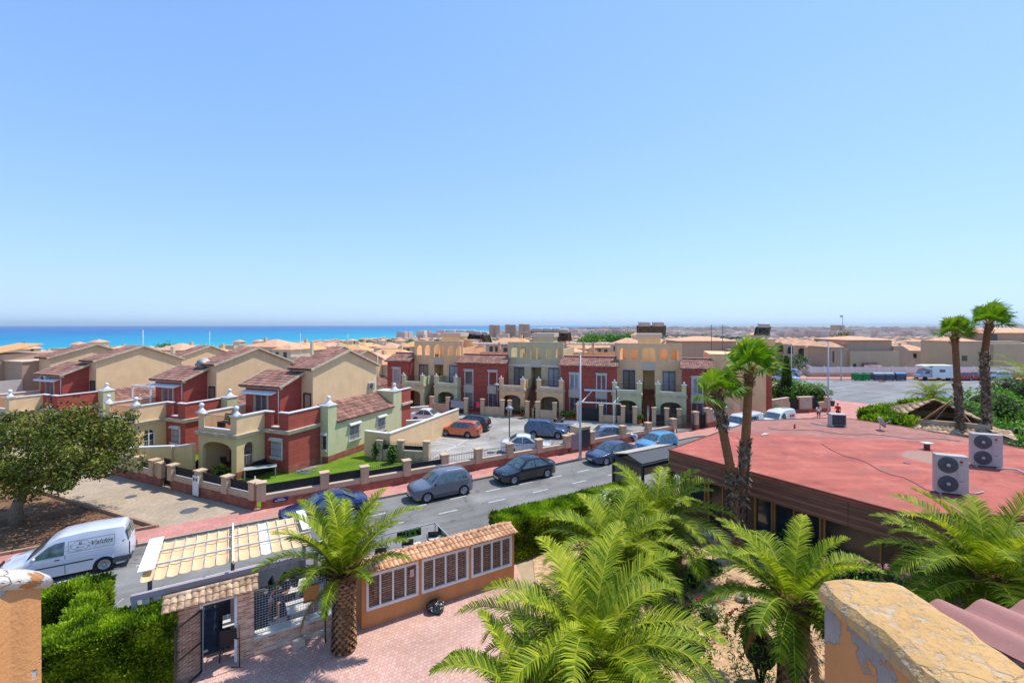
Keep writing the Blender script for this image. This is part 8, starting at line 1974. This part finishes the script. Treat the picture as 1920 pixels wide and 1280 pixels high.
q = PD(1745, 745, 50); date_palm('dark small date palm rising behind the pavilion', (q.x, q.y, 0), 2.2, 2.6, 30, 91, .25, n=18, els=(1.3, .1), group='date palms by the plaza')
q = PD(1940, 715, 46); date_palm('date palm at the right edge beside the plaza', (q.x, q.y, 0), q.z, 4.6, 40, 92, .3, n=20, els=(1.1, -.4), group='date palms by the plaza')
flat('sandy_path', [(34, 40), (60, 40), (60, 52), (40, 50)], .02, M['sand'])
# garden plants of the first house
bush('potted leafy plant in a terracotta pot by the pale green wall', (-9.95, 35.0, .3), .5, 1.3, 500, .2, 'broad', seed=71); b = MB(); b.lathe([(.22, 0), (.34, .4), (.36, .42)], 14, (-9.95, 35.0, .03)); tag(b.build('plant_pot', M['terracotta_floor']), 'terracotta pot by the pale green wall of the lawn house', 'plant pot')
q = P(709, 861); bush('young citrus tree on the lawn, left of the pair', (q.x, q.y, 0), .5, 1.5, 320, .18, 'broad', seed=72, cat='small tree', name='citrus_tree')
q = P(735, 869); bush('young citrus tree on the lawn, right of the pair', (q.x, q.y, 0), .42, 1.4, 260, .18, 'broad', seed=73, cat='small tree', name='citrus_tree')
q = P(366, 886); bush('dark shrub at the left foot of the porch', (q.x, q.y+.3, 0), .5, .8, 300, .16, 'darkgreen', seed=74)
q = P(412, 893); bush('spiky yellow-green plant in front of the porch', (q.x, q.y, 0), .45, .8, 200, .3, 'hedge', seed=75, asp=.15)
q = P(433, 893); bush('low green plant in front of the porch pillar', (q.x, q.y, 0), .4, .6, 260, .18, 'broad', seed=76)
# plants in the row's front plots
for i, (px, dv, s_, m, fl) in enumerate(((828, .5, .45, 'broad', 'pinkflower'), (834, .3, .4, 'hedge', None), (824, .6, .4, 'broad', 'redflower'), (975, .9, .4, 'broad', 'whiteflower'), (1001, .5, .5, 'hedge', None), (1022, .3, .35, 'hedge', 'redflower'), (1034, .4, .4, 'broad', None), (1057, -.1, .4, 'broad', None), (1065, .0, .35, 'broad', 'pinkflower'), (1076, .0, .5, 'hedge', None), (1198, .2, .45, 'broad', 'redflower'), (1260, .3, .3, 'broad', None))):
    q = UP(px, dv, .35); lab = ['leafy pink-flowered plant in the left tan house plot', 'bright green plant by the draped gate', 'red-flowered plant by the left plot pillar', 'white-flowered plant beside the sloping path wall', 'tall yellow-green plant beside the paved path', 'red-flowered plant behind the sage house wall', 'green plant under the sage house porch', 'potted bush at the car park edge, leftmost of three', 'potted pink-flowered bush, middle of three at the car park edge', 'bright green potted bush, rightmost of three at the car park edge', 'potted flowering plant beside the outdoor stair', 'small plant behind the dark gate by the stair'][i]
    bush(lab, q, s_, s_*1.7, 200, .15, m, fl, 5, .09, 80+i); b = MB(); b.lathe([(.14, 0), (.22, .34), (.24, .36)], 10, (q.x, q.y, .0)); tag(b.build('plant_pot', M['terracotta_floor']), 'terracotta pot of the '+lab.replace('potted ', ''), 'plant pot')
# ================================================================ TOWN BEYOND
def hip(b, x0, x1, y0, y1, z0, z1, o=.4, mi=0):
    w_ = x1-x0; d_ = y1-y0; c = [(x0-o, y0-o, z0), (x1+o, y0-o, z0), (x1+o, y1+o, z0), (x0-o, y1+o, z0)]
    if w_ >= d_: r0 = (x0+d_/2, (y0+y1)/2, z1); r1 = (x1-d_/2, (y0+y1)/2, z1); f = [(0, 1, 5, 4), (1, 2, 5), (2, 3, 4, 5), (3, 0, 4)]
    else: r0 = ((x0+x1)/2, y0+w_/2, z1); r1 = ((x0+x1)/2, y1-w_/2, z1); f = [(0, 1, 4), (1, 2, 5, 4), (2, 3, 5), (3, 0, 4, 5)]
    b.add(c+[r0, r1], f+[(3, 2, 1, 0)], mi=mi)
def villa(kind, label):
    v = thing('villa', label, 'house', (0, 0, -500), 0, 'villas of the town towards the sea')
    b = MB(); r = MB(); win = MB()
    if kind == 0:
        b.box(-4.5, 4.5, -4, 4, -3, 5.6); hip(r, -4.5, 4.5, -4, 4, 5.6, 7.2)
        b.box(-4.5, -1, -6, -4, -3, 3.0); 
        for x in (-3, 0, 3): win.box(x-.6, x+.6, -4.04, -4, 3.6, 5.0); 
        for y in (-2, 1.5): win.box(4.5, 4.54, y-.5, y+.5, 3.6, 4.9)
        win.box(-4, -1.5, -6.04, -6, .6, 2.4)
    elif kind == 1:
        b.box(-5, 0, -4, 4, -3, 5.8); b.box(0, 5, -4, 4, -3, 3.2); hip(r, -5, 0, -4, 4, 5.8, 7.1); b.box(0, 5, -4, -3.8, 3.2, 4.1); b.box(4.8, 5, -3.8, 4, 3.2, 4.1)
        for x in (-4, -1.6): win.box(x-.5, x+.5, -4.04, -4, 3.5, 5.2)
        win.box(1, 3.6, -4.04, -4, .7, 2.6)
    elif kind == 2:
        b.box(-4, 4, -4, 4, -3, 6.0); b.box(-4, 4, -4, -3.85, 6.0, 6.8); b.box(-4, -3.85, -3.85, 4, 6.0, 6.8); b.box(3.85, 4, -3.85, 4, 6.0, 6.8); b.box(-1.2, 2.0, 0, 3, 6.0, 8.1); hip(r, -1.2, 2.0, 0, 3, 8.1, 8.9, .3)
        for x in (-2.5, 0, 2.5): win.box(x-.55, x+.55, -4.04, -4, 3.4, 5.0)
    else:
        b.box(-6, 6, -3.5, 3.5, -3, 5.2); hip(r, -6, 6, -3.5, 3.5, 5.2, 6.8)
        b.box(-2, 2, -4.5, -3.5, -3, 5.0); hip(r, -2, 2, -4.5, -1, 5.3, 6.2, .3)
        for x in (-4.5, -3, 3, 4.5): win.box(x-.45, x+.45, -3.54, -3.5, 3.2, 4.8)
        win.box(-.8, .8, -4.54, -4.5, 2.8, 4.6)
    b.box(1.4, 2.0, 1.0, 1.6, 4, 7.6 if kind != 2 else 8.4)
    for y in (-2.4, 0, 2.4): win.box(-4.56 if kind in (0, 3) and kind == 0 else (-5.04 if kind == 1 else (-4.04 if kind == 2 else -6.04)), -4 if kind != 3 else -6, y-.4, y+.4, 3.5, 4.8)
    for x in (-2.6, 2.6): win.box(x-.5, x+.5, 3.5 if kind == 3 else 4.0, 3.54 if kind == 3 else 4.04, 3.3, 4.7)
    b.build('wall', M[('far_tan', 'far_pale', 'far_pale', 'far_tan')[kind]], v); r.build('roof', M[('tile_far', 'tile_far', 'tile_far', 'tile_yellow')[kind]], v); win.build('windows', M['dark_open'], v)
    return v
VL = 'small pale villa with an orange tiled roof in the distant town'
protos = [villa(k, VL) for k in range(4)]
random.seed(77); placed = []; used = set(); cnt = 0
def ok_spot(x, y, rad):
    return all((x-a)**2+(y-c)**2 > (rad+r_)**2 for a, c, r_ in placed)
def put_villa(x, y, kind, rot, label=VL, sc_=1.0, z=None):
    global cnt
    z = ground_h(x, y) if z is None else z
    if kind not in used: used.add(kind); o = protos[kind]; o.location = (x, y, z); o.rotation_euler = (0, 0, rot); o.scale = (sc_,)*3; o['label'] = label
    else: o = dup(protos[kind], (x, y, z), rot, label, scale=sc_)
    if label != VL and 'group' in o: del o['group']
    placed.append((x, y, 6*sc_)); cnt += 1; return o
# named ones near the terraced row and the villa street
for (px, py, d, k, rot, sc_, lab) in ((395, 652, 105, 3, -12, 1.1, 'orange-roofed long villa against the sea, behind the second gable'), (475, 646, 120, 0, -15, 1.2, 'orange-roofed villa above the second gable, right of centre'), (555, 642, 125, 3, -10, 1.15, 'orange-roofed villa with white roof frame against the sea'), (655, 646, 130, 3, -12, 1.1, 'ochre-roofed villa just behind the nearest gable ridge'),
        (300, 655, 95, 1, 0, 1.0, 'orange-roofed villa behind the thin lamp at the left'), (20, 645, 70, 2, 10, .95, 'tan villa with an orange roof edge at the far left'), (700, 660, 84, 0, -20, .85, 'orange-roofed villa left of the terraced row'), (735, 654, 92, 3, -15, .85, 'ochre-roofed villa behind the left red terraced house'), (745, 668, 73, 1, -12, .8, 'pale villa with arched balcony left of the terraced row'),
        (1500, 638, 125, 1, 20, 1.0, 'orange-roofed villa above the villa street, left one'), (1538, 636, 130, 0, 18, 1.0, 'orange-roofed villa above the villa street, middle one'), (1570, 634, 122, 2, 15, 1.0, 'orange-roofed villa above the villa street, beside the big blank wall')):
    q = PD(px, py, d); zt = {0: 7.2, 1: 7.1, 2: 8.9, 3: 6.8}[k]*sc_; put_villa(q.x, q.y, k, R(rot), lab, sc_, q.z-zt)
# scattered villas in rows
def blocked(x, y):
    px = 960+F*x/y
    if y < 90 and px < 1450: return True
    if x > 26 and y < 118: return True
    # keep the built area of the left houses free
    u_ = (Vector((x, y, 0))-H0); uu = u_.dot(HU); vv = u_.dot(HV)
    if -42 < uu < 6 and vv < 45: return True
    rv = (Vector((x, y, 0))-R0).dot(RV); 
    if rv < 25: return True
    return False
cand = []
for d in range(78, 620, 13):
    n = int(2.35*d/14)
    for i in range(n):
        ang = R(-51+102*(i+.5)/n)+random.uniform(-.01, .01); r_ = d*(1+random.uniform(-.03, .03)); x = r_*math.sin(ang); y = r_*math.cos(ang)
        if x < shore_x(y)+90: continue
        if blocked(x, y): continue
        cand.append((x, y))
random.shuffle(cand); cand.sort(key=lambda c: math.hypot(*c) > 330)
gx = R(-18)
for (x, y) in cand:
    if cnt >= 285: break
    if not ok_spot(x, y, 4.6): continue
    if random.random() < .12: continue
    k_ = random.choice((0, 0, 1, 2, 3, 3)); pxx = 960+F*x/y; dd_ = math.hypot(x, y)
    zn = next(n_ for lim, n_ in ((400, 'beyond the left red houses'), (720, 'between the nearest gable and the row'), (960, 'behind the left half of the row'), (1180, 'behind the middle of the row'), (1400, 'behind the right end of the row'), (1600, 'beyond the villa street'), (1780, 'beyond the big blank wall'), (9999, 'beyond the tall palms')) if pxx < lim)
    lb = ('square tan villa with a hipped roof', 'pale villa, half hipped and half terraced', 'pale flat-topped villa with a roof turret', 'long tan villa with a porch gable')[k_]+(', near ' if dd_ < 190 else ', mid-way ' if dd_ < 330 else ', far ')+zn
    o = put_villa(x, y, k_, gx+random.choice((0, 0, R(90), R(180)))+random.uniform(-.06, .06), lb, random.uniform(.78, 1.0)); o['group'] = lb.replace('villa', 'villas')
# big plain buildings by the plaza
def block(name, label, loc, rot, boxes, roofs=(), wins=(), extra=None, cat='building'):
    t = thing(name, label, cat, loc, rot)
    for i, (x0, x1, y0, y1, z0, z1, m) in enumerate(boxes): b = MB(); b.box(x0, x1, y0, y1, z0, z1); b.build('wall', M[m], t)
    for (x0, x1, y0, y1, z0, z1, o, m) in roofs: b = MB(); hip(b, x0, x1, y0, y1, z0, z1, o); b.build('roof', M[m], t)
    for (x0, x1, y0, y1, z0, z1) in wins: b = MB(); b.box(x0, x1, y0, y1, z0, z1); b.build('window', M['dark_open'], t)
    return t
o = PD(1588, 709, 92)
def bx_(px, base=1588, d=92): return (px-base)/F*d
t = block('blank_walled_house', 'large brown house with a blank wall and orange roof behind the white fence', (o.x, o.y, 0), 0,
  [(0, bx_(1672), 0, 10, 0, 7.0, 'far_brown'), (bx_(1586), bx_(1676), -1.2, 0, 0, 4.85, 'far_stone'), (bx_(1672), bx_(1690), -.4, 9, 0, 5.8, 'far_brown'), (bx_(1555), 0, -.6, 8, 0, 5.6, 'far_brown'), (bx_(1606), bx_(1635), -2.2, -1.2, 0, 1.9, 'far_stone')],
  [(0, bx_(1672), 0, 10, 7.0, 7.7, .5, 'tile_far'), (bx_(1553), bx_(1576), -.4, 6, 5.6, 6.6, .3, 'tile_far')], [(bx_(1557), bx_(1560), -.64, -.6, 2.6, 4.8), (bx_(1591), bx_(1597), -1.24, -1.2, 1.6, 2.4)])
b = MB(); b.M = rotz(0); b.add([(bx_(1690), -.4, 0), (bx_(1727), -.4, 0), (bx_(1727), -.4, 1.8), (bx_(1712), -.4, 2.9), (bx_(1706), -.4, 4.6), (bx_(1690), -.4, 5.8)]+[(bx_(1690), 3, 0), (bx_(1727), 3, 0), (bx_(1727), 3, 1.8), (bx_(1712), 3, 2.9), (bx_(1706), 3, 4.6), (bx_(1690), 3, 5.8)], [(0, 1, 2, 3, 4, 5), (11, 10, 9, 8, 7, 6)]+[(i, i+6, (i+1) % 6+6, (i+1) % 6) for i in range(6)]); b.build('wall', M['far_brown'], t)
b = MB(); b.slab((bx_(1604), -2.5, 1.9), (bx_(1637), -2.5, 1.9), (bx_(1634), -1.25, 2.6), (bx_(1608), -1.25, 2.6), .08); b.build('porch_roof', M['tile_brown'], t)
b = MB(); b.tube([(bx_(1607), 4, 7.9), (bx_(1607), 4, 12.1)], .05, 6); b.box(bx_(1602), bx_(1607), 3.95, 4.05, 11.6, 12.0); b.build('aerial', M['steel'], t)
o = PD(1790, 709, 96)
t = block('blank_walled_house', 'pale beige blank-walled house behind the tall palm trunks', (o.x, o.y, 0), 0, [(0, 14, 0, 8, 0, 6.6, 'far_stone'), (6.5, 24, -1.5, 8, 0, 6.2, 'far_stone'), (9, 24, 3, 10, 6.2, 8.3, 'far_brown')], [(8.6, 24, 3, 10, 8.3, 9.4, .5, 'tile_far'), (0, 5, 0, 7, 6.6, 7.4, .3, 'tile_far')], [(1.5, 2.6, -.04, 0, 2.5, 3.6), (9.5, 12, 2.96, 3, 6.6, 8.0)])
# arcaded villas along the villa street
arc = None
for i, (px, d, lab) in enumerate(((1548, 97, 'tan arcaded villa nearest the big blank wall'), (1522, 104, 'tan arcaded villa, second from the big blank wall'), (1500, 112, 'tan arcaded villa, third from the big blank wall'), (1480, 121, 'tan arcaded villa, farthest along the villa street'))):
    q = PD(px, 709, d)
    if arc is None:
        arc = thing('arcaded_villa', lab, 'house', (q.x, q.y, 0), R(-30), 'arcaded villas on the villa street'); b = MB()
        b.wall(-3.4, 3.4, 0, .25, 0, 5.3, [(-2.6, -1.3, 2.9, 4.7, .6), (-.4, .9, 2.9, 4.7, .6), (1.6, 2.6, .3, 2.3, .4)]); b.box(-3.4, 3.4, 1.2, 8, 0, 5.3); b.box(-3.4, -3.15, .25, 1.2, 0, 5.3); b.box(3.15, 3.4, .25, 1.2, 0, 5.3); b.box(-3.15, 3.15, .25, 1.2, 2.6, 2.8); b.build('wall', M['far_tan'], arc)
        b = MB(); hip(b, -3.4, 0, 0, 8, 5.3, 6.5, .3); hip(b, 0.05, 3.4, .3, 8, 5.25, 6.4, .3); b.build('roof', M['tile_far'], arc)
        b = MB(); b.box(-2.4, -1.5, 1.15, 1.2, 2.9, 4.6); b.box(-.2, .7, 1.15, 1.2, 2.9, 4.6); b.build('windows', M['dark_open'], arc)
        b = MB(); b.box(-3.4, 3.4, -2.2, -2.0, 0, 1.5); b.box(-3.2, -.2, -.9, 0, 0, 2.9); b.build('forecourt_wall', M['far_pale'], arc)
    else: dup(arc, (q.x, q.y, 0), R(-30), lab)
# white fence on its low wall
def pale_fence(label, a, b_, h0=.85, h1=1.95):
    ang = math.atan2(b_.y-a.y, b_.x-a.x); L = (b_-a).length; t = thing('fence', label, 'fence', (a.x, a.y, 0), ang)
    b = MB(); b.box(0, L, -.12, .12, 0, h0); b.build('low_wall', M['fenceplaster'], t)
    b = MB(); n = int(L/.16)
    for i in range(n): b.box(i*L/n, i*L/n+.09, -.03, .03, h0, h1)
    b.box(0, L, -.045, -.03, h1-.15, h1-.07); b.box(0, L, -.045, -.03, h0+.1, h0+.2); b.build('pickets', M['white'], t)
    for i in range(int(L/2.6)+1): b = MB(); x = min(L, i*2.6); b.box(x-.1, x+.1, -.1, .1, h0, h1+.12); b.build('post', M['white'], t)
    return t
A_ = PD(1522, 709, 88); pale_fence('long white picket fence on a salmon wall behind the waste containers', Vector((A_.x, 88.3, 0)), Vector((122, 88.3, 0)))
B_ = PD(1492, 700, 108); pale_fence('white picket fence turning into the villa street', Vector((B_.x, 108, 0)), Vector((A_.x, 88.3, 0)))
t = thing('road_sign', 'small round red and white road sign at the villa street corner', 'road sign', P(1513, 713)); b = MB(); b.tube([(0, 0, 0), (0, 0, 2.2)], .03, 6); b.build('post', M['steel'], t); b = MB(); b.M = TL((0, -.05, 2.3)) @ Matrix.Rotation(R(90), 4, 'X'); b.lathe([(.3, 0), (.3, .02)], 18); b.build('disc', M['taillight'], t); b = MB(); b.box(-.2, .2, -.1, -.08, 2.24, 2.36); b.build('bar', M['white'], t)
# long ochre roofed house behind the row
o = PD(1275, 660, 98); block('long_house', 'long brown house with an orange roof behind the terraced row', (o.x, o.y, 0), 0, [(0, 12, 0, 9, 0, 6.6, 'far_brown'), (-2.5, 0, 1, 8, 0, 5.6, 'far_tan'), (9, 16, -3, 4, 0, 5.0, 'far_brown')], [(0, 12, 0, 9, 6.6, 7.5, .5, 'tile_far')], [(13, 14.5, -3.04, -3, 3, 4.2)])
for (px, lab) in ((1334, 'tall roof aerial left of the palms, taller of two'), (1355, 'tall roof aerial left of the palms, right of two')):
    q = PD(px, 608, 80); b = MB(); b.tube([(q.x, q.y, 5), (q.x, q.y, q.z)], .05, 6)
    for k in range(4): b.box(q.x-.9+.1*k, q.x+.9-.1*k, q.y-.02, q.y+.02, q.z-.3-.35*k, q.z-.27-.35*k)
    tag(b.build('aerial', M['plastic_grey']), lab, 'aerial')
# towers on the coast
for (px0, px1, py, d, lab) in ((917, 937, 609, 1500, 'left of the three apartment towers on the coast'), (947, 967, 608.3, 1550, 'middle of the three apartment towers on the coast'), (973, 993, 607.5, 1500, 'right of the three apartment towers on the coast'), (1568, 1584, 609.5, 1900, 'grey slab tower far right of the distant city'), (974, 990, 622, 1300, 'stepped pale block in front of the coast towers')):
    a = PD(px0, py, d); w_ = (px1-px0)/F*d; t = thing('apartment_tower', lab, 'tower', (a.x, d, -40))
    b = MB(); hz = a.z+40; b.box(0, w_*.44, 0, w_, 0, hz); b.box(w_*.56, w_, 0, w_, 0, hz*.985); b.box(w_*.44, w_*.56, 3, w_, 0, hz*.97); b.build('wall', mat('tower_render', rgb(206, 166, 140, .75), var=.08, scale=.05) if '_tw' not in MATS else M['far_tan'], t)
    b = MB(); n = int(hz/3.2)
    for k in range(2, n): 
        for (x0, x1) in ((w_*.05, w_*.18), (w_*.24, w_*.40), (w_*.60, w_*.74), (w_*.8, w_*.95)): b.box(x0, x1, -.3, 0, k*3.2, k*3.2+1.5)
    b.build('windows', M['far_brown'], t)
# trees among the houses
random.seed(5)
crown = None
def far_tree(px, d, h, r_, label, m='darkgreen', z=None):
    global crown
    q = Vector(((px-960)/F*d, d, 0)); z = ground_h(q.x, q.y) if z is None else z
    if crown is None:
        crown = tree('garden_tree', label, (0, 0, -500), 6, 3, 4.6, 'darkgreen', .2, 60, 16, .45, .8, seed=3, group='trees among the houses', cz=3.7); crown.location = (q.x, q.y, z); crown.scale = (r_/3, r_/3, h/6); crown.rotation_euler = (0, 0, random.uniform(0, 6)); return crown
    return dup(crown, (q.x, q.y, z), random.uniform(0, 6), label, scale=(r_/3, r_/3, h/6), recolor={M['darkgreen']: M[m]} if m != 'darkgreen' else None)
GL = 'dark bushy tree standing among the villas of the town'
far_tree(1497, 94, 4.4, 1.7, 'bushy green tree at the corner of the villa street', 'broad'); far_tree(1462, 112, 3.2, 1.2, 'small green tree behind the lamp of the villa street', 'broad')
far_tree(1788, 104, 6.5, 5.0, 'bright green round tree left of the tall palm trunk', 'broad'); far_tree(1778, 175, 11, 9, 'wide dark tree between the villas and the tall palms'); far_tree(1822, 165, 9.5, 8, 'wide green tree behind the tall palm trunks', 'broad'); far_tree(1580, 150, 11, 3.6, 'palm-like round tree above the big blank wall', 'carob')
far_tree(36, 200, 10, 4, 'dark round tree against the sea at the far left')
for i in range(34):
    d = random.uniform(150, 560); px = random.uniform(300, 1900); x = (px-960)/F*d
    if x < shore_x(d)+100 or (x > 26 and d < 118): continue
    far_tree(px, d, random.uniform(5, 9), random.uniform(2.5, 5), GL, random.choice(('darkgreen', 'broad', 'carob')))
for i in range(26):
    px = random.uniform(1092, 1200); d = random.uniform(205, 250); far_tree(px, d, random.uniform(9, 12), random.uniform(5, 7), 'bright green tree of the park behind the terraced row', 'broad')
# the rest of the town and the far city, each read as one mass
def mass(name, label, n, dmin, dmax, pmin, pmax, wr_, hr_, mats, cat, roof=True, power=1.0, keep=90, seed=1):
    random.seed(seed); b = MB()
    for i in range(n):
        d = dmin*(dmax/dmin)**(random.random()**power); px = random.uniform(pmin, pmax); x = (px-960)/F*d; y = d
        if x < shore_x(y)+keep: continue
        z = ground_h(x, y); w_ = random.uniform(*wr_)*(1+d/6000); dd = random.uniform(*wr_); h = random.uniform(*hr_)*(1.0+.5*(noise.noise(Vector((x*.002, y*.002, 5))) > .15)); b.M = trs(x, y, z, R(-18)+random.uniform(-.2, .2))
        mi = random.randrange(len(mats)-1); b.box(-w_/2, w_/2, -dd/2, dd/2, -3, h, mi=mi)
        if roof: hip(b, -w_/2, w_/2, -dd/2, dd/2, h, h+1.6, .4, mi=len(mats)-1)
        elif h > 12:
            for k in range(1, int(h/6)): b.box(-w_/2+1, w_/2-1, -dd/2-.4, -dd/2, k*6, k*6+2.4, mi=0)
    b.M = Matrix.Identity(4); o = b.build(name, [M[m] for m in mats]); tag(o, label, cat, kind='stuff')
mass('distant_houses', 'sea of small orange-roofed houses spreading down to the coast', 2600, 560, 1500, 560, 1960, (8, 13), (4, 6.5), ('far_tan', 'far_pale', 'far_brown', 'tile_far'), 'houses', seed=11)
M['city_a'] = mat('city_pinkish', rgb(222, 190, 174, .84), var=.1, scale=.02); M['city_b'] = mat('city_pale', rgb(234, 218, 204, .88), var=.1, scale=.02); M['city_c'] = mat('city_brown', rgb(204, 170, 156, .8), var=.1, scale=.02); M['city_d'] = mat('city_orange', rgb(206, 138, 104, .75), var=.1, scale=.02)
mass('distant_city', 'pinkish apartment blocks of the far city below the horizon', 5200, 1500, 6500, 700, 2000, (14, 34), (7, 20), ('city_a', 'city_b', 'city_c', 'city_d'), 'city', roof=False, power=.8, seed=12)
# distant tree belts
b = MB(); random.seed(21)
for i in range(5200):
    d = 620*(6000/620)**random.random(); px = random.uniform(640, 1990); x = (px-960)/F*d
    if x < shore_x(d)+120: continue
    if noise.noise(Vector((x*.0016, d*.0016, 9))) < .12: continue
    z = ground_h(x, d); r_ = random.uniform(4, 9)*(1+d/4000); b.M = trs(x, d, z+r_*.5, random.uniform(0, 6))
    b.sphere((0, 0, 0), r_, 6, 4, (1, 1, .8)); 
b.M = Matrix.Identity(4); b.sm = [False]*len(b.sm); tag(b.build('distant_trees', M['darkgreen']), 'dark tree belts between the distant quarters of the town', 'trees', kind='stuff')
# a large red-brown coastal block group at px 1100
b = MB(); random.seed(6)
for i in range(70):
    d = random.uniform(2300, 2700); px = random.gauss(1118, 16); x = (px-960)/F*d; h = random.uniform(18, 34); w_ = random.uniform(22, 44); z = ground_h(x, d)
    b.M = trs(x, d, z); b.box(-w_/2, w_/2, -15, 15, -3, h)
b.M = Matrix.Identity(4); tag(b.build('distant_city', M['city_c']), 'cluster of reddish apartment blocks standing out on the coast', 'city', kind='stuff')
# small boats / rafts off the coast
for (px, d, lab) in ((761, 1700, 'tiny dark fishing platform off the coast, right one'), (652, 1500, 'tiny dark boat off the coast above the nearest gable')):
    x = (px-960)/F*d; b = MB(); b.M = trs(x, d, -39.6); b.box(-6, 6, -2, 2, 0, 1.2); b.box(-2, 1, -1.2, 1.2, 1.2, 3); tag(b.build('boat', M['darkgrey']), lab, 'boat')
# ---- the air
b = MB(); b.box(-42000, 52000, -60, 62000, -48, 235)
hz = b.build('haze', None); hm = bpy.data.materials.new('air'); hm.use_nodes = True; t_ = hm.node_tree; t_.nodes.clear()
pv = t_.nodes.new('ShaderNodeVolumePrincipled'); pv.inputs['Density'].default_value = 0.000045; pv.inputs['Color'].default_value = (.78, .92, 1, 1); pv.inputs['Anisotropy'].default_value = 0.3
ou = t_.nodes.new('ShaderNodeOutputMaterial'); t_.links.new(pv.outputs[0], ou.inputs['Volume']); hz.data.materials.append(hm); tag(hz, 'thin blue summer haze over the whole plain', 'haze', kind='stuff')
